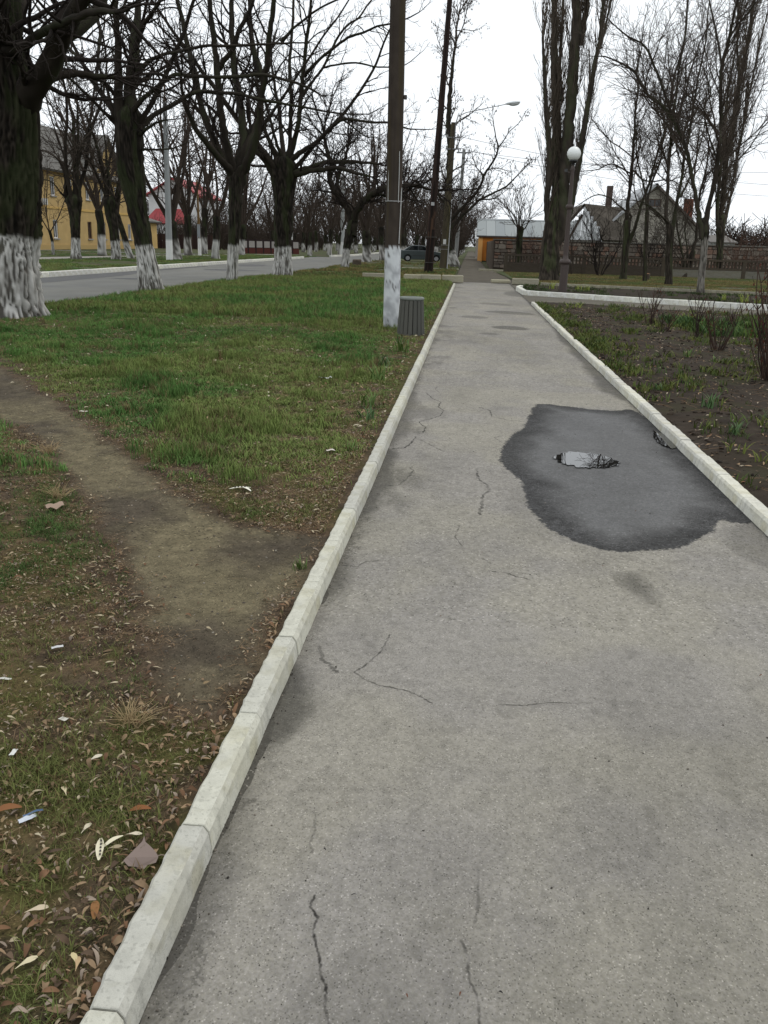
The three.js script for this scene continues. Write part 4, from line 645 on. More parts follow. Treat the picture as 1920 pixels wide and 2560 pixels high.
tracedTree(TREES.T1, 'pollarded_tree', 'huge whitewashed tree trunk cut by the left edge of the lawn', { seed: 11, sides: 120, ds: 0.032, lime: 1.45, rough: 0.28, freq: 8, lumpy: 1.1, extra: 0, style: { min: 0.0042, limbDens: 2.6, longest: 1.8, dens: [3.4, 4] } });
tracedTree(TREES.T2, 'pollarded_tree', 'thick leaning whitewashed tree with long horizontal limbs, second from left', { seed: 23, sides: 84, ds: 0.04, lime: 1.27, rough: 0.28, freq: 6.5, extra: 2, extraLen: 6, fat: 1.25, style: { min: 0.0048, limbDens: 2.6, longest: 2, dens: [3.4, 4] } });
tracedTree(TREES.T3, 'pollarded_tree', 'slim whitewashed tree on the road edge with many steep stems', { seed: 37, sides: 60, ds: 0.05, lime: 1.3, rough: 0.22, freq: 4.6, extra: 2, extraLen: 7, style: { limbDens: 1.5, longest: 1.8, dens: [3.4, 4.2] } });
tracedTree(TREES.T4, 'pollarded_tree', 'stout whitewashed tree with wide fan of limbs left of the concrete pole', { seed: 41, sides: 70, ds: 0.05, lime: 1.25, rough: 0.28, freq: 6, extra: 3, extraLen: 8, style: { limbDens: 2.1, longest: 2.2, dens: [3.5, 4.2] } });
tracedTree(TREES.T5, 'pollarded_tree', 'small whitewashed tree forking in a wide Y beside the road', { seed: 53, sides: 44, ds: 0.07, lime: 1.1, rough: 0.2, freq: 2.5, style: { min: 0.008, limbDens: 3.2 } });
tracedTree(TREES.C1, 'acacia_tree', 'leaning tree with long rising limbs and hanging pods behind the lamp pole', { seed: 61, sides: 24, ds: 0.12, lime: 1.1, fat: 1.1, style: { min: 0.0065, limbDens: 2.1, longest: 2.4, dens: [3.4, 4.5], levels: 2, lift: 0.25 }, twig: brownTwigMat, pods: 2600, podSize: 0.12 });
const UPRIGHT = { min: 0.0065, limbDens: 4, ang: 0.75, lift: 0.25, up: 0.05, longest: 3.4, dens: [3.6, 4.4], wig: 0.42, long: 95, short: 0.7, len: 0.55, seg: 0.2 };
tracedTree(TREES.R1, 'maple_tree', 'forked tree with faded whitewash standing in the soil strip', { bright: 1.5, dull: 0.5, seed: 71, sides: 40, ds: 0.07, lime: 2.0, rough: 0.12, style: { ...UPRIGHT, min: 0.006 }, twig: brownTwigMat });
tracedTree(TREES.R2, 'maple_tree', 'grey forked tree on the grass left of the faded whitewashed one', { bright: 1.5, seed: 73, sides: 28, ds: 0.1, lime: 0, rough: 0.12, style: UPRIGHT, fat: 1.05, twig: brownTwigMat });
tracedTree(TREES.R3, 'maple_tree', 'grey tree on the grass nearest the globe lamp, before the gabled house', { bright: 1.5, seed: 79, sides: 28, ds: 0.1, lime: 0, rough: 0.12, style: UPRIGHT, fat: 1.05, twig: brownTwigMat });
tracedTree(TREES.R4, 'maple_tree', 'thin young tree beside the orange stump', { bright: 1.5, seed: 83, sides: 20, ds: 0.12, lime: 0, rough: 0.08, style: UPRIGHT, fat: 1.05, twig: brownTwigMat });
tracedTree(TREES.R6, 'maple_tree', 'crooked tree leaning right against the balustrade fence', { bright: 1.5, seed: 89, sides: 20, ds: 0.12, lime: 0, rough: 0.1, style: UPRIGHT, fat: 1.05, twig: brownTwigMat });
const POPLAR = { min: 0.007, limbDens: 3.6, ang: 0.3, lift: 0.85, up: 0.3, wig: 0.4, longest: 2.6, long: 90, short: 0.8, dens: [2.2, 2.6], len: 0.6, maxSide: 0.03, seg: 0.24 };
tracedTree(TREES.P1, 'poplar_tree', 'tall poplar of several dark trunks behind the globe lamp', { bright: 1.7, seed: 97, sides: 60, ds: 0.08, lime: 0, rough: 0.3, freq: 4, lumpy: 0.35, fat: 1.4, style: POPLAR, twig: paleTwigMat, from: 0.02, knob: 0.3 });
tracedTree(TREES.P2, 'poplar_tree', 'feathery poplar with upright shoots at the right edge', { bright: 1.7, seed: 101, sides: 24, ds: 0.12, lime: 0, rough: 0.2, style: { ...POPLAR, limbDens: 6, longest: 3 }, twig: paleTwigMat, from: 0.02, knob: 0.3 });
tracedTree(TREES.V1, 'pollarded_tree', 'dark pollarded tree before the left half of the yellow house', { seed: 103, sides: 36, ds: 0.1, lime: 1.3, extra: 4, extraLen: 13, spread: 0.16, style: { min: 0.009, limbDens: 1.9, seg: 0.24, levels: 1, dens: [3], longest: 2.4 }, from: 0.15, twig: brownTwigMat });
tracedTree(TREES.V2, 'pollarded_tree', 'dark pollarded tree before the right half of the yellow house', { seed: 107, sides: 36, ds: 0.1, lime: 1.2, extra: 4, extraLen: 13, spread: 0.16, style: { min: 0.009, limbDens: 1.9, seg: 0.24, levels: 1, dens: [3], longest: 2.4 }, from: 0.15, twig: brownTwigMat });

// free-grown trees of four shapes, copied along the avenue
function avenueTree(seed, H, o = {}) {
  const root = new THREE.Group(), R = rngOf(seed), crown = new Tubes(), h0 = o.fork ?? 2.6, r0 = o.r ?? 0.24, lean = (R() - 0.5) * 0.5;
  const t = []; for (let k = 0; k <= 5; k++) { const f = k / 5; t.push([lean * f * f + (R() - 0.5) * 0.06, h0 * f - (k ? 0 : 0.15), (R() - 0.5) * 0.1, r0 * (1.25 - 0.5 * f + 0.35 * f * f)]); }
  part(root, 'trunk', trunkGeo(t, { sides: 14, ds: 0.22, seed, lime: o.lime ?? 1.25, rough: 0.18, freq: 2 }), barkMat);
  const top = t[5], n = o.stems ?? 6, st = { ...OAK, min: o.min ?? 0.014, limbDens: o.dens ?? 0.85, seg: 0.42, dens: [2.3], levels: 1, longest: 3.4, long: 110, short: 0.9, lift: 0.25, ...o.style };
  for (let i = 0; i < n; i++) {
    const a = (i / n) * 6.283 + R(), sp = (o.spread ?? 0.32) * (0.5 + R()), L = (H - h0) * (0.7 + 0.35 * R()), P = []; let q = [top[0], top[1] - 0.1, top[2]], v = [Math.cos(a) * sp * 1.6, 1, Math.sin(a) * sp * 1.6];
    for (let k = 0; k <= 8; k++) { P.push([...q, lerp(r0 * 0.5, 0.02, k / 8)]); v = [v[0] * 0.95 + (R() - 0.5) * 0.3, 1, v[2] * 0.95 + (R() - 0.5) * 0.3]; const l = Math.hypot(...v); q = q.map((x, e) => x + (v[e] / l) * L / 8); }
    crown.add(P, 6); dress(crown, P, st, R, 0.1);
  }
  part(root, 'crown', crown.geo(), o.twig ?? farTwigMat); return root;
}
const AV = [avenueTree(201, 12), avenueTree(203, 13, { stems: 5, spread: 0.22, r: 0.22 }), avenueTree(207, 11.5, { stems: 7, fork: 2.2, spread: 0.36, r: 0.3 }), avenueTree(209, 12.5, { stems: 5, fork: 3.2, spread: 0.26, r: 0.2 })];
const FAR = [avenueTree(231, 12, { dens: 0.8, min: 0.024, stems: 5, style: { dens: [1.7], longest: 3 } }), avenueTree(233, 13, { dens: 0.8, min: 0.024, spread: 0.25, r: 0.2, stems: 5, style: { dens: [1.7], longest: 3 } })];
const YOUNG = avenueTree(211, 7, { stems: 4, fork: 1.7, r: 0.1, spread: 0.35, min: 0.01, lime: 0.9, dens: 2.4, style: { longest: 1.4, seg: 0.25, levels: 2, dens: [3, 3] } });
function avenue(k, x, z, turn, scale, label, group) {
  const src = k === 9 ? YOUNG : z < -125 ? FAR[k & 1] : AV[k], o = src.clone(); o.name = numbered(k === 9 ? 'young_tree' : 'avenue_tree'); o.position.set(x, 0, z); o.rotation.y = turn; o.scale.setScalar(scale); scene.add(o); return tag(o, label, 'tree', group);
}
avenue(9, -31.8, -68.2, 1, 1, 'thin young tree before the yellow house wall');
avenue(1, -28.7, -70.0, 2, 1.25, 'thick trunk with dull whitewash standing behind the two pollarded verge trees');
{ // leaning dead-straight trunk
  const o = avenue(3, -24.6, -65.2, 4, 0.95, 'leaning tree with one white band right of the yellow house pollards'); o.rotation.set(0, 0.3, 0.2);
}
avenue(2, -20.75, -63.7, 0.4, 1.1, 'whitewashed tree right beside the grey lamp post');
avenue(0, -24.96, -80.3, 1.4, 1.25, 'slanting whitewashed tree before the white house');
avenue(3, -26.3, -89.7, 2.9, 1.3, 'whitewashed tree behind the white-footed post');
avenue(1, -19.74, -70.5, 0.9, 1.15, 'whitewashed tree on the far verge left of the slim roadside tree');
avenue(2, -22.8, -90.6, 3.3, 1.2, 'whitewashed tree at the left end of the low panel fence');
{
  const R = rngOf(777);
  const ORD = ['nearest', 'second nearest', 'third nearest', 'fourth nearest', 'fifth nearest', 'sixth nearest'];
  const row = (label, group, spots) => spots.forEach(([x, z, sc], i) => avenue(Math.floor(R() * 4), x + (R() - 0.5) * 1.4, z + (R() - 0.5) * 2, R() * 6.28, sc * (0.85 + 0.3 * R()), i < 6 ? ORD[i] + ' ' + label : 'far off ' + label, group));
  const along = (x, z0, z1, dz, sc = 1) => { const out = []; for (let z = z0; z > z1; z -= dz) out.push([x, z, sc]); return out; };
  row('whitewashed tree on the near road edge beyond the Y shaped tree', 'near side avenue row', along(-7.9, -76, -250, 11));
  row('whitewashed tree on the far road edge beyond the side street', 'far side avenue row', along(-17, -100, -250, 9));
  row('whitewashed tree of the second row across the road', 'second avenue row', along(-24, -108, -240, 12));
  row('dark tree in deep rows behind the panel fence', 'deep rows of trees', [...along(-33, -112, -240, 20), ...along(-42, -165, -240, 16, 1.1)]);
  row('whitewashed tree along the left side of the far path', 'far path row', along(-2.0, -70, -230, 12, 0.75));
  row('tall bare tree rising behind the yellow house roof', 'trees behind the yellow house', [[-62, -112, 1.1], [-58, -128, 1.2], [-66, -100, 1.2], [-60, -142, 1.1]]);
}
{ // the wood at the end of the street, which reads as one mass
  const R = rngOf(888), src = avenueTree(221, 17, { stems: 6, min: 0.03, dens: 1.3, lime: 0, style: { dens: [1.8], levels: 1 } }), T = src.children[1].geometry, n = 130, im = new THREE.InstancedMesh(T, farTwigMat, n), m = new THREE.Matrix4(), q = new THREE.Quaternion(), up = new THREE.Vector3(0, 1, 0);
  for (let i = 0; i < n; i++) { const right = i > 75, x = right ? 25 + R() * 150 : -120 + R() * 122, z = right ? -130 - R() * 90 : -235 - R() * 70, s = right ? 0.3 + 0.25 * R() : 0.6 + 0.35 * R(); q.setFromAxisAngle(up, R() * 6.28); im.setMatrixAt(i, m.compose(new THREE.Vector3(x, -0.6 - (right ? 1 : 0), z), q, new THREE.Vector3(s * 1.2, s, s * 1.2))); }
  im.name = 'distant_wood'; im.castShadow = im.receiveShadow = true; scene.add(stuff(im, 'brown bare wood closing the view at the end of the street'));
  const U = new Tubes(), st = { ...OAK, min: 0.02, seg: 0.5, dens: [2, 2], levels: 1, ang: 0.7 }; for (let i = 0; i < 26; i++) { const a = R() * 6.28, sp = 0.5 * R(); grow(U, [(R() - 0.5) * 3, -0.1, (R() - 0.5) * 3], [Math.cos(a) * sp, 1, Math.sin(a) * sp], 2.2 + 2.6 * R(), 0.05, 0, st, R); }
  const N = 300, iu = new THREE.InstancedMesh(U.geo(), farTwigMat, N);
  for (let i = 0; i < N; i++) { const k = i % 3, x = k === 0 ? -110 + 107 * R() : k === 1 ? -70 + 42 * R() : 24 + R() * 120, z = k === 0 ? -212 - 40 * R() : k === 1 ? -128 - 60 * R() : -100 - 70 * R(); q.setFromAxisAngle(up, R() * 6.28); let sc = 0.7 + 0.5 * R(), X = x, Z = z; if (k === 2 && i > 150) { X = 22 + 22 * R(); Z = -86 - 16 * R(); sc = 0.75 + 0.5 * R(); } iu.setMatrixAt(i, m.compose(new THREE.Vector3(X, 0, Z), q, new THREE.Vector3(sc, sc * (k === 2 ? 0.8 : 1), sc))); }
  iu.name = 'distant_undergrowth'; iu.castShadow = iu.receiveShadow = true; scene.add(stuff(iu, 'brown undergrowth at the foot of the distant wood'));
}
// ------------------------------------------------------------------ poles and lamps
function taperPole(parent, name, x, z, h, r0, r1, lean, m, colour, sides = 36, rings = 200) {
  const T = new Tubes(!!colour), P = []; for (let k = 0; k <= rings; k++) { const f = k / rings; P.push([x + lean[0] * f * h, -0.1 + f * (h + 0.1), z + lean[1] * f * h, lerp(r0, r1, f)]); }
  T.add(P, sides, { cap: true, colour: colour ? (an, k, p) => colour(an, p[1]) : null, shape: (an, k, p) => 1 + 0.012 * (vnoise(an * 3, p[1] * 2, 7) - 0.5), capColour: [0.1, 0.09, 0.08] });
  return part(parent, name, T.geo(), m);
}
{
  const o = thing('utility_pole', 'thick concrete pole with peeling white paint round its foot, beside the litter bin', 'pole', [-1.34, 0, -16.2]);
  taperPole(o, 'shaft', 0, 0, 9.5, 0.147, 0.115, [-0.008, 0], vmat(0.9), (an, y) => {
    const n = fbm(an * 1.4, y * 7, 4, 11), f = fbm(an * 6, y * 14, 3, 13), st = fbm(an * 4, y * 0.7, 3, 19);
    let c = lerp3([0.022, 0.017, 0.015], [0.07, 0.056, 0.045], n * 0.6 + st * 0.5); c = lerp3(c, [0.06, 0.047, 0.02], 0.45 * sstep(0.55, 0.7, fbm(an * 1.5 + 4, y * 0.35, 3, 17)));
    const front = Math.cos(an - 1.95); // towards the path and viewer
    const edge = 1.44 + 0.05 * (vnoise(an * 3, 2, 5) - 0.5) + 0.04 * (f - 0.5);
    if (y < edge) { const w = lerp3([0.36, 0.37, 0.385], [0.62, 0.64, 0.65], sstep(0.25, 0.7, fbm(an * 1.6, y * 9, 5, 23))); c = sstep(0.3, 0.42, f * 0.55 + n * 0.45) > 0.45 ? w : lerp3(c, [0.2, 0.2, 0.2], 0.7); if (y < 0.08) c = lerp3(c, [0.1, 0.09, 0.07], 0.6); }
    else if (y < 2.5) {
      const a1 = ((an * 180 / Math.PI) % 360);
      if (y > 1.92 && y < 2.16 && a1 > 62 && a1 < 122 && f > 0.3) c = [0.16, 0.045, 0.026];
      if (y > edge && y < 1.92 && a1 > 75 && a1 < 112) { const q = fbm(an * 9, y * 7, 3, 33); if (q > 0.52 && a1 < 105) c = [0.62, 0.62, 0.6]; else if (q < 0.42) c = [0.12, 0.04, 0.025]; }
      if (a1 > 58 && a1 < 70 && y > 1.9 && y < 2.7 && f > 0.5) c = [0.55, 0.55, 0.53];
    }
    return c;
  });
  // strap with its buckle ends, and old wire stubs
  const strap = new THREE.TorusGeometry(0.1465, 0.006, 6, 30); strap.rotateX(Math.PI / 2); strap.translate(-0.017, 2.2, 0); part(o, 'strap', strap, mat([0.5, 0.5, 0.5], 0.5, { metalness: 0.6 }));
  const wires = new Tubes(); wires.add([[0.1, 1.5, 0.11, 0.008], [0.11, 2.0, 0.1, 0.008], [0.115, 2.35, 0.085, 0.008], [0.12, 2.42, 0.1, 0.008]], 5); wires.add([[-0.11, 2.2, 0.11, 0.006], [-0.115, 2.5, 0.1, 0.006], [-0.11, 2.7, 0.1, 0.005]], 5); wires.add([[0.07, 2.18, 0.135, 0.006], [0.07, 2.65, 0.125, 0.006], [0.065, 3.0, 0.12, 0.006]], 5);
  part(o, 'wire', wires.geo(), mat([0.45, 0.45, 0.44], 0.6));
  const cl = new RoundedBoxGeometry(0.05, 0.07, 0.05, 2, 0.01); cl.translate(0.13, 3.85, 0.02); part(o, 'clamp', cl, mat([0.05, 0.045, 0.04], 0.7));
}
const woodDark = (an, y) => { const n = fbm(an * 6, y * 0.9, 4, 41), k = vnoise(an * 8, y * 0.3, 43); let c = lerp3([0.018, 0.013, 0.011], [0.05, 0.033, 0.028], n); if (k > 0.7) c = lerp3(c, [0.012, 0.01, 0.009], 0.8); if (y > 1.5 && y < 3.2 && fbm(an * 3, y * 1.5, 3, 47) > 0.6) c = [0.075, 0.045, 0.03]; return c; };
{
  const o = thing('utility_pole', 'dark leaning wooden pole with nothing on top', 'pole', [-2.3, 0, -51.4]);
  taperPole(o, 'shaft', 0, 0, 14.0, 0.22, 0.13, [0.043, 0], vmat(0.95), woodDark, 20, 120);
  const stub = new Tubes(true); stub.add([[0.19, -0.1, 0.2, 0.11], [0.21, 1.2, 0.2, 0.11], [0.25, 2.3, 0.19, 0.1]], 8, { cap: true, colour: (a, k) => woodDark(a, k + 9) }); part(o, 'stub_post', stub.geo(), vmat(0.95));
  for (const y of [0.55, 1.9]) { const t = new THREE.TorusGeometry(0.3, 0.02, 6, 20); t.rotateX(Math.PI / 2); t.scale(1, 1, 1.15); t.translate(0.12, y, 0.1); part(o, 'binding', t, mat([0.04, 0.035, 0.03], 0.7)); }
  const pl = box(-0.09, 0.09, 3.55, 3.72, 0.2, 0.215); pl.translate(0.14, 0, 0); part(o, 'number_plate', pl, mat([0.4, 0.4, 0.4], 0.7));
}
function streetArm(o, y, dx, up, m) { const T = new Tubes(); T.add([[0.1, y - 0.6, 0, 0.03], [0.12, y - 0.05, 0, 0.03], [0.22, y + 0.15, 0, 0.03], [dx * 0.35, y + up * 0.45, 0.1, 0.026], [dx, y + up, 0.2, 0.024]], 7); part(o, 'arm', T.geo(), m); }
{
  const o = thing('street_lamp', 'mossy concrete lamp pole with thin arm reaching over the far path', 'street lamp', [-1.65, 0, -58.2]);
  taperPole(o, 'shaft', 0, 0, 8.6, 0.235, 0.15, [0.03, 0], vmat(0.9), (an, y) => { const n = fbm(an * 3, y * 1.2, 4, 51); let c = lerp3([0.04, 0.033, 0.023], [0.1, 0.083, 0.055], n); return lerp3(c, [0.08, 0.075, 0.028], 0.5 * sstep(0.45, 0.65, fbm(an * 2, y * 0.5, 3, 53))); }, 18, 90);
  const iron = mat([0.14, 0.14, 0.14], 0.6), T = new Tubes(); T.add([[0.36, 7.4, 0.1, 0.035], [0.38, 8.5, 0.1, 0.035], [0.5, 8.95, 0.1, 0.026], [1.0, 9.15, 0.12, 0.022], [2.2, 9.4, 0.16, 0.02], [3.3, 9.62, 0.2, 0.02]], 7); part(o, 'arm', T.geo(), iron);
  const head = new THREE.SphereGeometry(1, 18, 12); head.scale(0.46, 0.09, 0.15); head.rotateZ(0.14); head.translate(3.72, 9.7, 0.2); part(o, 'lamp_head', head, mat([0.6, 0.62, 0.63], 0.4));
  const gl = new THREE.SphereGeometry(1, 16, 8, 0, 6.3, 1.57, 1.57); gl.scale(0.32, 0.12, 0.13); gl.rotateZ(0.14); gl.translate(3.82, 9.66, 0.2); part(o, 'lamp_glass', gl, mat([0.55, 0.57, 0.57], 0.25));
  for (const y of [7.75, 7.1]) { const b = new THREE.BoxGeometry(0.75, 0.07, 0.07); b.translate(0.24, y, 0.12); part(o, 'bracket', b, iron); for (const s of [-1, 1]) { const c = new THREE.CylinderGeometry(0.05, 0.06, 0.16, 8); c.translate(0.24 + s * 0.33, y + 0.1, 0.12); part(o, 'insulator', c, mat([0.3, 0.3, 0.29], 0.4)); } }
  for (const y of [5.05, 1.5, 1.25]) { const t = new THREE.TorusGeometry(0.235 - y * 0.008, 0.02, 6, 20); t.rotateX(Math.PI / 2); t.translate(y * 0.03, y, 0); part(o, 'strap', t, mat([0.2, 0.19, 0.18], 0.6)); }
  const note = box(-0.05, 0.13, 1.55, 1.85, 0.225, 0.24); part(o, 'paper_notice', note, mat([0.6, 0.6, 0.58], 0.9));
  const pipe = new Tubes(); pipe.add([[0.26, 0, 0.1, 0.03], [0.3, 1.5, 0.08, 0.03], [0.37, 4.2, 0.05, 0.02]], 6); part(o, 'cable_pipe', pipe.geo(), mat([0.42, 0.42, 0.42], 0.7));
}
{
  const o = thing('utility_pole', 'slim grey pole with crossbar behind the lamp pole', 'pole', [-1.1, 0, -72]);
  taperPole(o, 'shaft', 0, 0, 8.4, 0.15, 0.12, [0.03, 0], mat([0.28, 0.28, 0.27], 0.8), null, 12, 10);
  const b = new THREE.BoxGeometry(1.1, 0.1, 0.1); b.translate(0.25, 8.2, 0); part(o, 'crossbar', b, mat([0.2, 0.2, 0.2], 0.7)); for (const s of [-0.4, 0, 0.4]) { const c = new THREE.CylinderGeometry(0.05, 0.06, 0.2, 8); c.translate(0.25 + s, 8.35, 0); part(o, 'insulator', c, mat([0.3, 0.3, 0.29], 0.4)); }
}
function greyPost(name, label, x, z, h, r0, r1, white, lean, upper, top) {
  const o = thing(name, label, name === 'street_lamp' ? 'street lamp' : 'post', [x, 0, z]);
  taperPole(o, 'shaft', 0, 0, h, r0, r1, lean, vmat(0.85), (an, y) => { const n = fbm(an * 2, y * 0.8, 3, 61 + Math.round(x)); return y < white ? lerp3([0.62, 0.62, 0.6], [0.74, 0.74, 0.72], n) : lerp3(upper, upper.map((v) => v * 1.4), n); }, 14, 60);
  if (top) top(o, h); return o;
}
greyPost('street_lamp', 'tall grey concrete lamp post with white foot before the white house', -20.55, -61.8, 10.0, 0.235, 0.135, 1.28, [0.012, 0], [0.24, 0.25, 0.25], (o, h) => {
  const T = new Tubes(); T.add([[0.11, h - 0.9, 0, 0.12], [0.12, h + 0.3, 0, 0.1]], 8); part(o, 'sleeve', T.geo(), mat([0.2, 0.12, 0.07], 0.8));
  const A = new Tubes(); A.add([[0.12, h + 0.2, 0, 0.045], [0.12, h + 1.1, 0, 0.045], [0.2, h + 2.0, 0, 0.04], [0.6, h + 2.5, 0, 0.035], [1.4, h + 2.7, 0, 0.035]], 7); part(o, 'arm', A.geo(), mat([0.13, 0.09, 0.07], 0.8));
  const hd = new THREE.SphereGeometry(1, 12, 8); hd.scale(0.45, 0.12, 0.15); hd.translate(1.8, h + 2.72, 0); part(o, 'lamp_head', hd, mat([0.45, 0.46, 0.47], 0.5));
});
greyPost('street_lamp', 'pale concrete lamp post with white foot behind the Y shaped tree', -16.4, -118, 9.2, 0.3, 0.2, 1.6, [0.006, 0], [0.3, 0.31, 0.3], (o, h) => { const A = new Tubes(); A.add([[0.05, h - 0.4, 0, 0.05], [-0.4, h - 1.2, 0, 0.04], [-2.0, h - 1.3, 0, 0.04]], 6); part(o, 'arm', A.geo(), mat([0.3, 0.3, 0.3], 0.7)); });
greyPost('post', 'thin rusty post with white foot and dark band on the far verge', -24.4, -81.9, 6.5, 0.16, 0.06, 1.5, [-0.005, 0], [0.16, 0.1, 0.045], (o) => { const s = box(-0.14, 0.14, 1.5, 2.7, 0.1, 0.13); part(o, 'worn_notice', s, mat([0.3, 0.32, 0.34], 0.9)); });
greyPost('post', 'short white footed post on the verge behind the stout tree', -23.2, -119, 5.5, 0.2, 0.12, 2.0, [0, 0], [0.3, 0.3, 0.29]);
greyPost('street_lamp', 'distant thin lamp post with white foot near the concrete pole', -10.6, -125, 8.5, 0.17, 0.1, 1.8, [0.005, 0], [0.3, 0.31, 0.32], (o, h) => { const A = new Tubes(); A.add([[0, h - 0.2, 0, 0.05], [0.5, h + 0.3, 0, 0.04], [1.6, h + 0.5, 0, 0.04]], 6); part(o, 'arm', A.geo(), mat([0.3, 0.3, 0.3], 0.7)); });
{ // globe lamp
  const o = thing('globe_lamp', 'brown park lamp with white glass globe before the poplar', 'street lamp', [3.34, 0, -32.8]), brown = mat([0.055, 0.038, 0.032], 0.6);
  part(o, 'pedestal', new THREE.LatheGeometry([[0.14, -0.1], [0.14, 0.95], [0.15, 0.97], [0.19, 1.0], [0.2, 1.06], [0.17, 1.12], [0.09, 1.16], [0.085, 1.3]].map((p) => new THREE.Vector2(...p)), 20), brown);
  part(o, 'shaft', new THREE.LatheGeometry([[0.085, 1.25], [0.08, 2.78], [0.1, 2.8], [0.14, 2.86], [0.13, 2.93], [0.075, 2.97], [0.062, 4.05], [0.09, 4.08], [0.06, 4.14], [0.055, 4.22]].map((p) => new THREE.Vector2(...p)), 20), brown);
  part(o, 'collar', new THREE.LatheGeometry([[0.05, 4.2], [0.07, 4.24], [0.06, 4.28], [0.14, 4.33], [0.15, 4.37], [0.1, 4.4]].map((p) => new THREE.Vector2(...p)), 20), mat([0.015, 0.015, 0.015], 0.4));
  const gm = new THREE.MeshPhysicalMaterial({ roughness: 0.3 }); gm.color.setRGB(0.82, 0.84, 0.82);
  const s = new THREE.SphereGeometry(0.232, 32, 24); s.translate(0, 4.585, 0); part(o, 'globe', s, gm);
  const br = new Tubes(); br.add([[0, 4.0, 0, 0.014], [-0.12, 3.98, 0, 0.014], [-0.2, 4.04, 0, 0.012]], 6); part(o, 'bracket', br.geo(), brown);
  const bx = box(-0.26, -0.17, 4.0, 4.1, -0.04, 0.04); part(o, 'junction_box', bx, mat([0.04, 0.04, 0.04], 0.6));
}
{ // overhead wires
  const w = mat([0.05, 0.05, 0.055], 0.7), wire = (label, a, b, sag, r) => { const T = new Tubes(), P = []; for (let k = 0; k <= 24; k++) { const t = k / 24; P.push([lerp(a[0], b[0], t), lerp(a[1], b[1], t) - sag * 4 * t * (1 - t), lerp(a[2], b[2], t), r]); } T.add(P, 5); single('overhead_wire', T.geo(), w, label, 'wire', 'overhead wires'); };
  wire('upper overhead wire running right from the lamp pole past the tall poplar', [-1.2, 7.85, -58.1], [34, 6.9, -78], 1.0, 0.012);
  wire('lower overhead wire running right from the lamp pole over the metal roof', [-1.2, 7.2, -58.1], [34, 6.2, -78], 1.1, 0.012);
  wire('overhead wire running from the slim crossbar pole to the right', [-0.6, 8.3, -72], [40, 9.4, -88], 1.0, 0.014);
}

// ------------------------------------------------------------------ litter bin
{
  const o = thing('litter_bin', 'grey ribbed concrete litter bin at the foot of the whitewashed pole', 'bin', [-0.925, 0.02, -15.2]);
  const grey = mat([0.1, 0.1, 0.093], 0.95), ribs = [mat([0.098, 0.097, 0.085], 0.95), mat([0.086, 0.086, 0.076], 0.95), mat([0.11, 0.107, 0.094], 0.95)], R = rngOf(15);
  part(o, 'shell', new THREE.LatheGeometry([[0.2, -0.05], [0.217, 0], [0.178, 0.6], [0.15, 0.6], [0.16, 0.05], [0, 0.05]].map((p) => new THREE.Vector2(...p)), 40), mat([0.02, 0.02, 0.018], 0.95));
  const N = 17, s = new THREE.Shape([[-0.032, 0], [0.032, 0], [0.031, 0.012], [0.026, 0.02], [0, 0.024], [-0.026, 0.02], [-0.031, 0.012]].map((p) => new THREE.Vector2(...p)));
  for (let i = 0; i < N; i++) { const g = new THREE.ExtrudeGeometry(s, { depth: 0.585, bevelEnabled: false }); const p = g.attributes.position; for (let k = 0; k < p.count; k++) { const x = p.getX(k), y = p.getY(k), z = p.getZ(k), f = z / 0.585; p.setXYZ(k, x * lerp(1.16, 0.95, f), z, lerp(0.214, 0.176, f) + y); } g.computeVertexNormals(); const m = part(o, 'slat', g, ribs[Math.floor(R() * 3)]); m.rotation.y = (i / N) * Math.PI * 2; }
  part(o, 'rim', new THREE.LatheGeometry([[0.15, 0.58], [0.185, 0.585], [0.205, 0.6], [0.208, 0.625], [0.19, 0.64], [0.165, 0.64], [0.155, 0.62], [0.15, 0.58]].map((p) => new THREE.Vector2(...p)), 40), mat([0.2, 0.215, 0.195], 0.9));
}

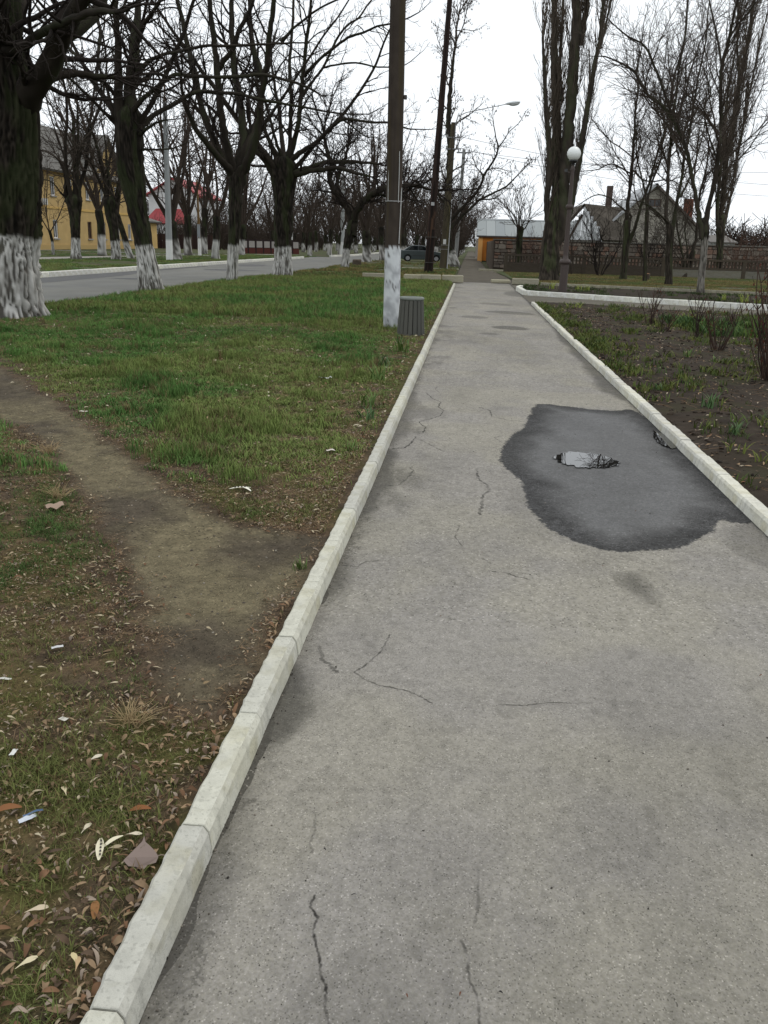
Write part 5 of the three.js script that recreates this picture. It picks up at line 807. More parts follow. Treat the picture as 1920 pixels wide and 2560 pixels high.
// ------------------------------------------------------------------ parked car: dark green saloon seen from its side, nose to the right
{
  const o = thing('parked_car', 'dark green grey saloon car parked behind the dark wooden pole', 'car', [-4.45, -0.02, -85.2], 0.12);
  const body = new THREE.MeshPhysicalMaterial({ roughness: 0.35, clearcoat: 0.8, clearcoatRoughness: 0.15 }); body.color.setRGB(0.018, 0.03, 0.031);
  const V = (a) => a.map((p) => new THREE.Vector2(...p));
  const low = new THREE.Shape(V([[-2.12, 0.34], [-2.15, 0.62], [-2.08, 0.86], [-1.98, 0.93], [-1.2, 0.95], [0.75, 0.94], [1.25, 0.9], [1.85, 0.78], [2.08, 0.66], [2.14, 0.5], [2.1, 0.3], [1.75, 0.24]]));
  // wheel arches cut out of the side
  low.absarc(1.32, 0.3, 0.36, -0.15, Math.PI + 0.15, false); low.lineTo(-0.95, 0.22); low.absarc(-1.3, 0.3, 0.36, -0.15, Math.PI + 0.15, false); low.lineTo(-2.12, 0.34);
  const g = new THREE.ExtrudeGeometry(low, { depth: 1.52, bevelEnabled: true, bevelSize: 0.05, bevelThickness: 0.07, bevelSegments: 3 }); g.translate(0, 0, -0.76); part(o, 'body', g, body);
  const roof = new THREE.ExtrudeGeometry(new THREE.Shape(V([[-1.75, 0.93], [-1.1, 1.35], [-0.85, 1.41], [0.05, 1.41], [0.3, 1.36], [1.05, 0.93], [0.92, 0.92], [0.2, 1.3], [-0.0, 1.35], [-0.85, 1.35], [-1.08, 1.29], [-1.6, 0.92]])), { depth: 1.24, bevelEnabled: true, bevelSize: 0.02, bevelThickness: 0.05, bevelSegments: 2 }); roof.translate(0, 0, -0.62); part(o, 'roof', roof, body);
  const glass = new THREE.MeshPhysicalMaterial({ roughness: 0.05, color: 0x14181a }); const cab = new THREE.ExtrudeGeometry(new THREE.Shape(V([[-1.6, 0.92], [-1.08, 1.3], [-0.85, 1.36], [0.0, 1.36], [0.22, 1.3], [0.93, 0.92]])), { depth: 1.3, bevelEnabled: true, bevelSize: 0.01, bevelThickness: 0.03, bevelSegments: 1 }); cab.translate(0, 0, -0.65); part(o, 'windows', cab, glass);
  for (const s of [-1, 1]) for (const x of [-1.22, -0.36, 0.42]) { const pl = new THREE.BoxGeometry(0.06, 0.46, 0.03); pl.rotateZ(x < -1 ? -0.75 : x > 0.3 ? 0.85 : 0.03); pl.translate(x + 0.02, 1.13, s * 0.69); part(o, 'window_pillar', pl, body); }
  for (const x of [-1.3, 1.32]) for (const s of [-1, 1]) { const w = new THREE.Group(); w.name = 'wheel'; w.position.set(x, 0.3, s * 0.74); o.add(w); const ty = new THREE.TorusGeometry(0.235, 0.075, 10, 26); part(w, 'tyre', ty, mat([0.015, 0.015, 0.015], 0.9)); const rim = new THREE.CylinderGeometry(0.19, 0.19, 0.07, 20); rim.rotateX(Math.PI / 2); rim.translate(0, 0, s * 0.02); part(w, 'rim', rim, mat([0.3, 0.3, 0.31], 0.4, { metalness: 0.5 })); }
  const hl = new RoundedBoxGeometry(0.24, 0.15, 0.3, 3, 0.05); for (const s of [-1, 1]) { const q = hl.clone(); q.rotateY(-s * 0.35); q.translate(2.03, 0.66, s * 0.62); part(o, 'headlight', q, mat([0.75, 0.77, 0.78], 0.1)); const tl = new RoundedBoxGeometry(0.12, 0.2, 0.2, 2, 0.03); tl.translate(-2.13, 0.76, s * 0.68); part(o, 'tail_light', tl, mat([0.25, 0.015, 0.012], 0.3)); const mr = new RoundedBoxGeometry(0.14, 0.12, 0.18, 2, 0.04); mr.translate(0.72, 0.98, s * 0.9); part(o, 'mirror', mr, body); }
  for (const x of [-0.62, 0.36]) { const h = new RoundedBoxGeometry(0.2, 0.035, 0.04, 2, 0.015); h.translate(x, 0.8, 0.85); part(o, 'door_handle', h, body); }
  const bp = new RoundedBoxGeometry(0.16, 0.2, 1.6, 3, 0.06); bp.translate(2.12, 0.42, 0); part(o, 'front_bumper', bp, body); const rb = bp.clone(); rb.translate(-4.26, 0.03, 0); part(o, 'rear_bumper', rb, body);
  const tr = box(-0.9, 0.9, 0.5, 0.55, 0.825, 0.84); part(o, 'side_trim', tr, mat([0.015, 0.016, 0.016], 0.6));
}

// ------------------------------------------------------------------ balustrade fence on the right
{
  const o = thing('balustrade_fence', 'dark concrete balustrade fence on a low wall along the far grass', 'fence', [0, 0, -56.6]);
  const dk = stoneMats([0.085, 0.07, 0.057]), lt = stoneMats([0.2, 0.19, 0.165]), br = stoneMats([0.14, 0.118, 0.095]), R = rngOf(31), x0 = 2.2, step = 2.35, n = 14, bal = [];
  for (let i = 0; i < n; i++) {
    const a = x0 + i * step, b = a + step, m = dk[i % 3];
    part(o, 'post', box(a - 0.11, a + 0.11, -0.1, 1.13, -0.11, 0.11), dk[(i + 1) % 3]);
    part(o, 'base_slab', box(a + 0.113, b - 0.113, -0.1, 0.47 + 0.02 * R(), -0.08, 0.08), i > 3 ? lt[i % 3] : m);
    part(o, 'bottom_rail', box(a + 0.113, b - 0.113, 0.49, 0.6, -0.09, 0.09), m); part(o, 'top_rail', box(a + 0.113, b - 0.113, 0.98, 1.1, -0.1, 0.1), m);
    for (let k = 0; k < 10; k++) { const x = a + 0.24 + k * (step - 0.42) / 9.4; const g = new THREE.CylinderGeometry(0.05, 0.055, 0.376, 6); g.translate(x, 0.79, 0); bal.push(g); }
  }
  part(o, 'balusters', merge(bal), dk[1]).userData.kind = 'stuff';
}
// rubble wall behind it
{
  const o = thing('rubble_wall', 'old brown rubble stone wall behind the balustrade fence', 'wall', [0, 0, -68.5]);
  const R = rngOf(33), L = []; part(o, 'core', merge([box(1.75, 46, -0.1, 1.96, -0.3, 0.0), box(1.75, 2.05, -0.1, 1.96, -45, -0.303)]), mat([0.075, 0.058, 0.047], 0.98));
  part(o, 'coping', merge([box(1.65, 46, 1.963, 2.05, -0.36, 0.09)]), mat([0.16, 0.15, 0.13], 0.95));
  for (let y = 0.0, row = 0; y < 1.9; row++) { const h = 0.16 + 0.2 * R(); for (let x = 1.78; x < 44;) { const w = 0.22 + 0.35 * R() + (x > 26 ? 0.4 : 0), d = 0.03 + 0.07 * R(), hh = Math.min(h - 0.03, 1.93 - y); if (hh > 0.06) { const g = new THREE.BoxGeometry(w - 0.04, hh * (0.8 + 0.2 * R()), 0.16, 2, 2, 1).toNonIndexed(), p = g.attributes.position; const sd = R() * 99; for (let k = 0; k < p.count; k++) p.setXYZ(k, p.getX(k) + 0.06 * (hash2(Math.round(p.getX(k) * 50), Math.round(p.getY(k) * 50), sd | 0) - 0.5), p.getY(k) + 0.05 * (hash2(Math.round(p.getY(k) * 50), Math.round(p.getX(k) * 50), 3 + sd | 0) - 0.5), p.getZ(k)); g.translate(x + w / 2, y + h / 2, d - 0.06); g.computeVertexNormals(); const c = lerp3(R() < 0.4 ? [0.19, 0.115, 0.085] : [0.13, 0.108, 0.09], [0.26, 0.225, 0.185], R() * R()); paint(g, () => c); L.push(g); } x += w; } y += h; }
  const stones = mergeGeometries(L.map((g) => { g.deleteAttribute('uv'); return g; })); part(o, 'rubble_stones', stones, vmat(0.97)).userData.kind = 'stuff';
  for (const z of [-0.8, -3.5, -7.5, -13]) part(o, 'wall_pillar', box(1.5, 1.74, -0.1, 1.9, z - 0.25, z + 0.25), mat([0.17, 0.14, 0.115], 0.97));
}

// ------------------------------------------------------------------ buildings
function frameWindow(parent, axis, at, a0, a1, y0, y1, dir, wide = 0.07, fm, pm, bars = 1) { // a window in a wall across `axis` at `at`, looking along dir
  const bx = (p0, p1, q0, q1, d0, d1) => axis === 'x' ? box(Math.min(at + dir * d0, at + dir * d1), Math.max(at + dir * d0, at + dir * d1), q0, q1, p0, p1) : box(p0, p1, q0, q1, Math.min(at + dir * d0, at + dir * d1), Math.max(at + dir * d0, at + dir * d1));
  const L = [bx(a0, a0 + wide, y0, y1, -0.16, -0.08), bx(a1 - wide, a1, y0, y1, -0.16, -0.08), bx(a0 + wide, a1 - wide, y0, y0 + wide, -0.16, -0.08), bx(a0 + wide, a1 - wide, y1 - wide, y1, -0.16, -0.08)];
  for (let i = 1; i <= bars; i++) { const m = lerp(a0, a1, i / (bars + 1)); L.push(bx(m - 0.03, m + 0.03, y0 + wide, y1 - wide, -0.15, -0.085)); }
  const w = part(parent, 'window', merge(L), fm); part(w, 'pane', bx(a0, a1, y0, y1, -0.22, -0.17), pm); part(w, 'sill', bx(a0 - 0.12, a1 + 0.12, y0 - 0.12, y0 - 0.003, -0.1, 0.12), mat([0.3, 0.29, 0.27], 0.8)); return w;
}
function holedWall(w, h, holes, thick, gable = 0) { // wall in local x (0..w), y (0..h), its outer face at z = 0
  const s = new THREE.Shape(); s.moveTo(0, 0); s.lineTo(w, 0); s.lineTo(w, h); if (gable) s.lineTo(w / 2, h + gable); s.lineTo(0, h); s.closePath();
  for (const [a, b, c, d] of holes) { const p = new THREE.Path(); p.moveTo(a, c); p.lineTo(a, d); p.lineTo(b, d); p.lineTo(b, c); p.closePath(); s.holes.push(p); }
  const g = new THREE.ExtrudeGeometry(s, { depth: thick, bevelEnabled: false }); g.translate(0, 0, -thick); return g;
}
const slab = (a, b, c, d, t) => { // a roof slab between four corners with thickness t
  const P = [a, b, c, d], n = new THREE.Vector3().crossVectors(new THREE.Vector3().subVectors(new THREE.Vector3(...b), new THREE.Vector3(...a)), new THREE.Vector3().subVectors(new THREE.Vector3(...d), new THREE.Vector3(...a))).normalize(); if (n.y < 0) n.negate();
  const Q = P.map((p) => [p[0] - n.x * t, p[1] - n.y * t, p[2] - n.z * t]), V = [...P, ...Q], F = [[0, 1, 2, 3], [7, 6, 5, 4], [0, 4, 5, 1], [1, 5, 6, 2], [2, 6, 7, 3], [3, 7, 4, 0]], p = [], u = [];
  for (const f of F) for (const k of [0, 1, 2, 0, 2, 3]) { p.push(...V[f[k]]); u.push(...[[0, 0], [1, 0], [1, 1], [0, 1]][k]); }
  const g = new THREE.BufferGeometry(); g.setAttribute('position', new THREE.Float32BufferAttribute(p, 3)); g.setAttribute('uv', new THREE.Float32BufferAttribute(u, 2)); g.computeVertexNormals(); return g;
};
const paneMat = new THREE.MeshPhysicalMaterial({ roughness: 0.08, color: 0x2a2f33 }), whiteFrame = mat([0.7, 0.7, 0.7], 0.6), brownFrame = mat([0.12, 0.06, 0.03], 0.7);
const plaster = (c, n, sc) => { const t = colourTex(256, 256, (u, v) => { const f = (x, y) => { const k = 0.8 + 0.3 * fbm(x * 7, y * 7, 5, n); return [c[0] * k, c[1] * k, c[2] * k]; }; return lerp3(f(u + 1, v), f(u, v), sstep(0, 1, u)); }, true); t.repeat.set(1 / sc, 1 / sc); return surf({ map: t, roughness: 0.95 }); };
const slateTex = colourTex(512, 512, (u, v) => { const row = Math.floor(v * 28), col = Math.floor(u * 20 + (row & 1) * 0.5), h = hash2(col, row, 5), e = (v * 28) % 1 < 0.12 ? 0.6 : 1, k = (0.7 + 0.5 * h * 0.5 + 0.4 * fbm(u * 9, v * 9, 4, 8)) * e; return [0.135 * k, 0.13 * k, 0.12 * k]; }, true);
const slate = surf({ map: slateTex, roughness: 0.95 });
{
  const o = thing('yellow_house', 'two storey yellow house with big grey roof behind the left trees', 'house', [-43, 0, -80]);
  const wm = plaster([0.5, 0.355, 0.16], 301, 5), zs = [-4.7, -8.9, -13.2, -17.4, -21.9, -26.0, -30.4, -34.2]; // along the street, local z
  const holes = []; for (const z of zs) { holes.push([-z - 0.55, -z + 0.55, 1.1, 2.95], [-z - 0.55, -z + 0.55, 5.3, 7.15]); }
  const front = holedWall(36, 7.9, holes, 0.4); front.rotateY(Math.PI / 2); front.translate(0, 0, 0); // face towards +x, local x runs to -z
  part(o, 'wall', front, wm);
  part(o, 'wall', box(-12, -0.403, -0.2, 7.9, -0.4, 0), wm); part(o, 'wall', box(-12, -0.403, -0.2, 7.9, -36, -35.6), wm); part(o, 'wall', box(-12, -11.6, -0.2, 7.9, -35.597, -0.403), wm);
  part(o, 'plinth', box(-0.3, 0.1, -0.2, 0.45, -36, 0), mat([0.42, 0.3, 0.13], 0.95)); part(o, 'cornice', box(-0.2, 0.28, 7.6, 7.897, -36.2, 0.2), mat([0.5, 0.36, 0.16], 0.95));
  part(o, 'belt_course', box(-0.1, 0.07, 4.0, 4.22, -36, 0), mat([0.55, 0.37, 0.13], 0.95));
  zs.forEach((z, i) => { for (const [a, b] of [[1.1, 2.95], [5.3, 7.15]]) { frameWindow(o, 'x', 0, z - 0.55, z + 0.55, a, b, 1, 0.1, i === 4 && a < 2 ? brownFrame : whiteFrame, paneMat); } });
  part(o, 'roof', slab([0.9, 7.75, 0.9], [0.9, 7.75, -36.9], [-5.6, 13.2, -36.9], [-5.6, 13.2, 0.9], 0.25), slate); part(o, 'roof', slab([-12.9, 7.75, 0.9], [-12.9, 7.75, -36.9], [-5.605, 13.2, -36.9], [-5.605, 13.2, 0.9], 0.25), slate);
  for (const z of [-0.05, -35.65]) { const s = new THREE.Shape([[-12, 7.9], [0, 7.9], [-5.6, 12.75]].map((p) => new THREE.Vector2(...p))), g = new THREE.ExtrudeGeometry(s, { depth: 0.3, bevelEnabled: false }); g.translate(0, 0, z - 0.3); part(o, 'gable', g, wm); }
  { // dormer gable over the far half of the street front
    const s = new THREE.Shape([[-4.6, 0], [4.6, 0], [0, 4.4]].map((p) => new THREE.Vector2(...p))), g = new THREE.ExtrudeGeometry(s, { depth: 0.3, bevelEnabled: false }); g.rotateY(Math.PI / 2); g.translate(-0.1, 7.9, -27); part(o, 'dormer_gable', g, wm);
    part(o, 'dormer_roof', slab([0.8, 7.6, -21.9], [0.8, 12.6, -27], [-5, 12.6, -27], [-5, 7.6, -21.9], 0.2), slate); part(o, 'dormer_roof', slab([0.8, 7.6, -32.1], [0.8, 12.6, -27.005], [-5, 12.6, -27.005], [-5, 7.6, -32.1], 0.2), slate);
  }
  const ac = new RoundedBoxGeometry(0.35, 0.6, 0.95, 2, 0.04); ac.translate(0.3, 4.6, -10.4); part(o, 'air_conditioner', ac, mat([0.5, 0.5, 0.48], 0.7));
  part(o, 'chimney', box(-6.4, -5.6, 12.5, 14.4, -12, -11), mat([0.2, 0.1, 0.07], 0.95));
}
{
  const o = thing('yellow_annex', 'low yellow annex with one window at the end of the yellow house', 'house', [-43.4, 0, -116.6]);
  const wm = plaster([0.62, 0.43, 0.18], 305, 4), g = holedWall(9, 3.6, [[5.2, 6.4, 1.2, 2.7]], 0.3); g.rotateY(Math.PI / 2); part(o, 'wall', g, wm); part(o, 'wall', box(-7, -0.303, -0.2, 3.6, -9, -8.7), wm); part(o, 'wall', box(-7, -0.303, -0.2, 3.6, -0.3, 0), wm);
  frameWindow(o, 'x', 0, -6.4, -5.2, 1.2, 2.7, 1, 0.1, whiteFrame, paneMat); part(o, 'roof', slab([0.6, 3.5, 0.5], [0.6, 3.5, -9.5], [-7, 5.6, -9.5], [-7, 5.6, 0.5], 0.2), slate);
}
const redRoof = (() => { const t = colourTex(256, 256, (u, v) => { const k = 0.75 + 0.4 * fbm(u * 20, v * 8, 4, 311) - ((v * 9) % 1 < 0.12 ? 0.25 : 0); return [0.34 * k, 0.045 * k, 0.05 * k]; }, true); return surf({ map: t, roughness: 0.6 }); })();
{
  const o = thing('white_house', 'white gabled house with bright red roofs behind the lamp post', 'house', [-53, 0, -150]);
  const wm = plaster([0.66, 0.66, 0.65], 313, 5), g = holedWall(8.4, 8.3, [[5.4, 6.6, 5.2, 6.8], [5.6, 6.8, 1.2, 2.6]], 0.4, 2.3); part(o, 'wall', g, wm); part(o, 'wall', box(8.0, 8.4, -0.2, 8.3, -12, -0.403), wm); part(o, 'wall', box(0, 0.4, -0.2, 8.3, -12, -0.403), wm);
  frameWindow(o, 'z', 0, 5.4, 6.6, 5.2, 6.8, 1, 0.1, whiteFrame, paneMat); frameWindow(o, 'z', 0, 5.6, 6.8, 1.2, 2.6, 1, 0.1, whiteFrame, paneMat);
  part(o, 'roof', slab([-0.7, 8.0, 0.6], [4.2, 10.9, 0.6], [4.2, 10.9, -12.5], [-0.7, 8.0, -12.5], 0.25), redRoof); part(o, 'roof', slab([9.1, 8.0, 0.6], [4.205, 10.9, 0.6], [4.205, 10.9, -12.5], [9.1, 8.0, -12.5], 0.25), redRoof);
  part(o, 'porch_roof', slab([-0.4, 3.7, 2.4], [7.2, 3.7, 2.4], [5.4, 6.0, 0.05], [1.2, 6.0, 0.05], 0.2), redRoof); part(o, 'porch_wall', box(-0.1, 7, -0.2, 3.55, 1.7, 2), wm);
  const d = part(o, 'door', box(0.1, 1.5, -0.1, 2.9, 2.003, 2.1), mat([0.11, 0.035, 0.025], 0.7)); part(d, 'handle', new THREE.SphereGeometry(0.05, 8, 6).translate(1.35, 1.3, 2.13), mat([0.3, 0.3, 0.3], 0.3, { metalness: 0.8 }));
  part(o, 'chimney', box(6.4, 7.1, 8.5, 10.6, -6, -5.3), mat([0.25, 0.09, 0.06], 0.9));
}
{
  const o = thing('plank_fence', 'dark brown yard fence before the white house', 'fence', [-46, 0, -128]), m = [mat([0.035, 0.022, 0.02], 0.95), mat([0.05, 0.032, 0.026], 0.95)];
  for (let i = 0; i < 32; i++) part(o, 'plank', box(-6 + i * 0.5, -5.54 + i * 0.5, -0.1, 1.9 + 0.1 * hash2(i, 1), -0.03, 0.03), m[i % 2]); part(o, 'rail', box(-6, 10, 0.4, 0.55, -0.09, -0.033), m[0]);
}
{
  const o = thing('panel_fence', 'low fence of pale panels between dark posts on a red brown base', 'fence', [-26.5, 0, -101.5], 0.95), pm = mat([0.36, 0.33, 0.31], 0.9), dk = mat([0.035, 0.025, 0.025], 0.9), rd = mat([0.1, 0.035, 0.03], 0.95);
  for (let i = 0; i < 9; i++) { const x = i * 1.15; part(o, 'post', box(x - 0.08, x + 0.08, -0.1, 1.6, -0.08, 0.08), dk); part(o, 'base_slab', box(x + 0.083, x + 1.067, -0.1, 0.6, -0.06, 0.06), rd); part(o, 'panel', box(x + 0.14, x + 1.0, 0.66, 1.36, -0.03, 0.03), pm); part(o, 'rail', box(x + 0.083, x + 1.067, 1.42, 1.52, -0.04, 0.04), dk); }
}
{ // metal roofed orange building by the far path
  const o = thing('orange_house', 'orange walled building with grey sheet metal roof beside the far path', 'house', [0.95, 0, -100]);
  const om = plaster([0.62, 0.23, 0.05], 321, 4), g = holedWall(10, 2.7, [[3, 4.2, 0.9, 2.2]], 0.3); part(o, 'wall', g, om); part(o, 'wall', box(0, 0.3, -0.2, 2.7, -9, -0.303), om); part(o, 'wall', box(9.7, 10, -0.2, 2.7, -9, -0.303), om); part(o, 'corner_pillar', box(-0.12, 0.35, -0.1, 2.6, 0.003, 0.16), mat([0.7, 0.36, 0.12], 0.9));
  frameWindow(o, 'z', 0, 3, 4.2, 0.9, 2.2, 1, 0.08, whiteFrame, paneMat);
  const sheets = [mat([0.27, 0.29, 0.29], 0.8), mat([0.3, 0.32, 0.32], 0.8), mat([0.25, 0.27, 0.275], 0.8)];
  for (let i = 0; i < 11; i++) part(o, 'roof_sheet', slab([-0.3 + i, 2.6, 0.35], [0.68 + i, 2.6, 0.35], [0.68 + i, 4.35, -5], [-0.3 + i, 4.35, -5], 0.05), sheets[i % 3]);
  part(o, 'roof', slab([-0.3, 2.6, -9.4], [10.7, 2.6, -9.4], [10.7, 4.3, -5.01], [-0.3, 4.3, -5.01], 0.05), sheets[0]); part(o, 'ridge_cap', box(-0.35, 10.75, 4.34, 4.44, -5.15, -4.85), mat([0.6, 0.62, 0.62], 0.5)); part(o, 'fascia', box(-0.3, 10.7, 2.42, 2.53, 0.3, 0.36), mat([0.06, 0.05, 0.045], 0.8));
  const s = new THREE.Shape([[0, 2.7], [9, 2.7], [4.9, 4.2]].map((p) => new THREE.Vector2(...p))), gb = new THREE.ExtrudeGeometry(s, { depth: 0.2, bevelEnabled: false }); gb.rotateY(Math.PI / 2); gb.translate(0.05, 0, 0); part(o, 'gable', gb, mat([0.1, 0.1, 0.1], 0.9));
}
{
  const o = thing('yard_gate', 'rust red metal gate along the far path', 'gate', [0.9, 0, -125]), m = mat([0.24, 0.05, 0.025], 0.7), pm = mat([0.28, 0.25, 0.22], 0.9);
  part(o, 'leaf', box(-0.04, 0.04, 0.05, 2.1, -3.5, -1.8), m); part(o, 'leaf', box(-0.04, 0.04, 0.05, 2.1, -1.78, 0), m); part(o, 'pillar', box(-0.2, 0.2, -0.1, 2.3, 0.02, 0.5), pm); part(o, 'pillar', box(-0.2, 0.2, -0.1, 2.3, -4.02, -3.52), pm);
}
{
  const o = thing('small_house', 'small pale roofed house beyond the orange building', 'house', [1.0, 0, -132]), wm = plaster([0.3, 0.28, 0.26], 331, 4); const g = holedWall(7, 2.6, [[1, 2, 0.9, 2]], 0.3); part(o, 'wall', g, wm); part(o, 'wall', box(0, 0.3, -0.1, 2.6, -7, -0.303), wm); frameWindow(o, 'z', 0, 1, 2, 0.9, 2, 1, 0.08, whiteFrame, paneMat);
  part(o, 'roof', slab([-0.4, 2.5, 0.5], [7.4, 2.5, 0.5], [7.4, 4.0, -3.5], [-0.4, 4.0, -3.5], 0.1), mat([0.42, 0.43, 0.43], 0.7));
}
const brickTex = colourTex(1024, 1024, (u, v) => { const row = Math.floor(v * 40), s = u * 18 + (row & 1) * 0.5, col = Math.floor(s), fx = s - col, fy = v * 40 - row; if (fy < 0.14 || fx < 0.06) return [0.16, 0.15, 0.13]; const h = hash2(((col % 18) + 18) % 18, row, 9), k = 0.72 + 0.42 * h + 0.15 * (fbm(u * 40, v * 40, 3, 7) - 0.5); return [0.36 * k, 0.335 * k, 0.285 * k]; }, true);
{
  const o = thing('gabled_house', 'pale brick house with steep gable and attic window behind the rubble wall', 'house', [10.9, 0, -84]);
  const t = tiled(brickTex, 4, 4), bm = surf({ map: t, bumpMap: t, bumpScale: 0.01, roughness: 0.95 });
  part(o, 'wall', holedWall(10, 2.75, [], 0.4, 0).clone(), bm);
  const s = new THREE.Shape([[0, 2.75], [10, 2.75], [4.9, 6.95]].map((p) => new THREE.Vector2(...p))), h = new THREE.Path(); h.moveTo(4.45, 5.2); h.lineTo(4.45, 5.85); h.lineTo(5.55, 5.85); h.lineTo(5.55, 5.2); h.closePath(); s.holes.push(h); const gb = new THREE.ExtrudeGeometry(s, { depth: 0.4, bevelEnabled: false }); gb.translate(0, 0, -0.4); part(o, 'gable', gb, bm);
  part(o, 'wall', box(9.6, 10, -0.2, 2.75, -10, -0.403), bm); part(o, 'wall', box(0, 0.4, -0.2, 2.75, -10, -0.403), bm); frameWindow(o, 'z', 0, 4.45, 5.55, 5.2, 5.85, 1, 0.06, brownFrame, paneMat);
  const rf = mat([0.36, 0.37, 0.38], 0.7), fasc = mat([0.55, 0.56, 0.57], 0.7);
  part(o, 'roof', slab([-0.5, 2.3, 0.5], [4.9, 7.15, 0.5], [4.9, 7.15, -10.5], [-0.5, 2.3, -10.5], 0.18), rf); part(o, 'roof', slab([10.5, 2.3, 0.5], [4.905, 7.15, 0.5], [4.905, 7.15, -10.5], [10.5, 2.3, -10.5], 0.18), mat([0.12, 0.1, 0.085], 0.9));
  part(o, 'barge_board', slab([-0.55, 2.35, 0.6], [0.9, 3.66, 0.6], [0.9, 3.66, 0.51], [-0.55, 2.35, 0.51], 0.3), fasc);
  part(o, 'chimney', box(7.9, 8.6, 3.6, 6.0, -2, -1.3), mat([0.2, 0.075, 0.05], 0.95)); part(o, 'downpipe', new THREE.CylinderGeometry(0.07, 0.07, 2.3, 8).translate(-0.1, 1.2, 0.1), fasc);
}
{
  const o = thing('old_cottage', 'old cottage with dark slate roof and white boarded gable left of the brick house', 'house', [7.2, 0, -82]);
  const wb = mat([0.55, 0.56, 0.57], 0.8), dk = mat([0.06, 0.048, 0.04], 0.95), sl = surf({ map: slateTex, roughness: 0.95, color: 0xdcd2c8 });
  part(o, 'wall', box(0.3, 3.9, -0.2, 2.25, -7, -0.2), mat([0.24, 0.22, 0.19], 0.95));
  for (let i = 0; i < 11; i++) { const x = 0.4 + i * 0.32, h = Math.max(0.15, 2.6 - Math.abs(x - 2.45) * 1.25); part(o, 'gable_board', box(x, x + 0.29, 2.25, 2.25 + h, -0.05, 0.0), wb); }
  part(o, 'barge_board', slab([-0.3, 2.1, 0.25], [2.3, 5.2, 0.25], [2.3, 5.2, 0.15], [-0.3, 2.1, 0.15], 0.22), dk); part(o, 'barge_board', slab([4.2, 2.1, 0.25], [2.305, 5.2, 0.25], [2.305, 5.2, 0.15], [4.2, 2.1, 0.15], 0.18), wb);
  part(o, 'gable_brace', slab([1.2, 2.3, 0.08], [2.2, 4.4, 0.08], [2.2, 4.4, 0.01], [1.2, 2.3, 0.01], 0.2), dk);
  part(o, 'roof', slab([4.3, 2.3, -0.1], [8, 2.3, -2.2], [7.3, 5.1, -4.5], [2.4, 5.25, -0.1], 0.15), sl); part(o, 'roof', slab([-0.3, 2.05, 0.14], [2.3, 5.2, 0.14], [2.3, 5.2, -7], [-0.3, 2.05, -7], 0.15), sl);
  part(o, 'chimney', box(4.6, 5.1, 4.5, 6.9, -3.2, -2.7), mat([0.1, 0.075, 0.065], 0.95));
}
{
  const o = thing('low_shed', 'small white gabled shed wall right of the brick house', 'house', [20.4, 0, -81]), wb = mat([0.5, 0.51, 0.52], 0.9); part(o, 'wall', box(0, 1.9, -0.2, 2.4, -4, 0), wb); part(o, 'roof', slab([-0.2, 2.38, 0.3], [2.1, 2.38, 0.3], [2.1, 3.0, -4.2], [-0.2, 3.0, -4.2], 0.1), mat([0.16, 0.15, 0.14], 0.9)); part(o, 'door', box(0.6, 1.4, -0.1, 2, 0.003, 0.06), brownFrame);
}
// ------------------------------------------------------------------ rough kerb blocks where the path crosses the verge
{
  const R = rngOf(44), ms = stoneMats([0.4, 0.375, 0.3]);
  const block = (x, z, len, turn, label, h = 0.3) => { const g = new RoundedBoxGeometry(len, h, 0.28, 3, 0.045), p = g.attributes.position, s = R() * 50; for (let i = 0; i < p.count; i++) p.setXYZ(i, p.getX(i) + 0.05 * (fbm(p.getY(i) * 6 + s, p.getZ(i) * 6, 2, 3) - 0.5), p.getY(i) + 0.045 * (fbm(p.getX(i) * 4 + s, p.getZ(i) * 5, 3, 5) - 0.5), p.getZ(i) + 0.05 * (fbm(p.getX(i) * 4 + s, p.getY(i) * 6, 3, 7) - 0.5)); g.computeVertexNormals(); const o = single('kerb_block', g, ms[Math.floor(R() * 3)], label, 'stone block'); o.position.set(x, h * 0.42 + 0.03, z); o.rotation.y = turn; };
  block(-3.95, -39.9, 1.35, 0.3, 'loose pale kerb block tilted left of the concrete pole', 0.24);
  block(-2.35, -38.2, 0.7, -0.05, 'rough kerb block just right of the whitewashed pole, partly hidden by it');
  block(-1.6, -38.3, 0.88, -0.05, 'rough kerb block second from the footpath in the left row');
  block(-0.66, -38.5, 0.9, -0.05, 'rough kerb block touching the left edge of the footpath');
  block(1.35, -39.3, 0.8, 0.1, 'flat half sunken kerb block at the right edge of the footpath', 0.15);
  block(2.35, -38.3, 1.1, -0.05, 'squarish upright kerb block before the poplar', 0.26);
}
{ // stumps
  const stump = (label, x, z, r, h, c) => { const T = new Tubes(true); T.add([[0, -0.1, 0, r * 1.25], [0, h * 0.3, 0, r * 1.02], [0.02, h * 0.7, 0, r], [0.02, h, 0.01, r * 0.98]], 16, { shape: (a) => 1 + 0.2 * (vnoise(Math.cos(a) * 2 + x, Math.sin(a) * 2, 3) - 0.5), colour: (a, k) => lerp3([0.05, 0.04, 0.03], [0.1, 0.08, 0.06], vnoise(a * 4, k, 5)), cap: true, capColour: c }); const o = thing('tree_stump', label, 'stump', [x, 0, z]); part(o, 'wood', T.geo(true), barkMat); };
  stump('wide dark sawn stump on the verge right of the Y shaped tree', -7.75, -63.2, 0.3, 0.38, [0.12, 0.1, 0.08]);
  stump('small stump with orange sawn top on the right grass', 9.45, -50, 0.16, 0.34, [0.36, 0.17, 0.07]);
  stump('low dark stump on the far verge beside the road kerb', -18.6, -52, 0.4, 0.2, [0.08, 0.07, 0.06]);
}
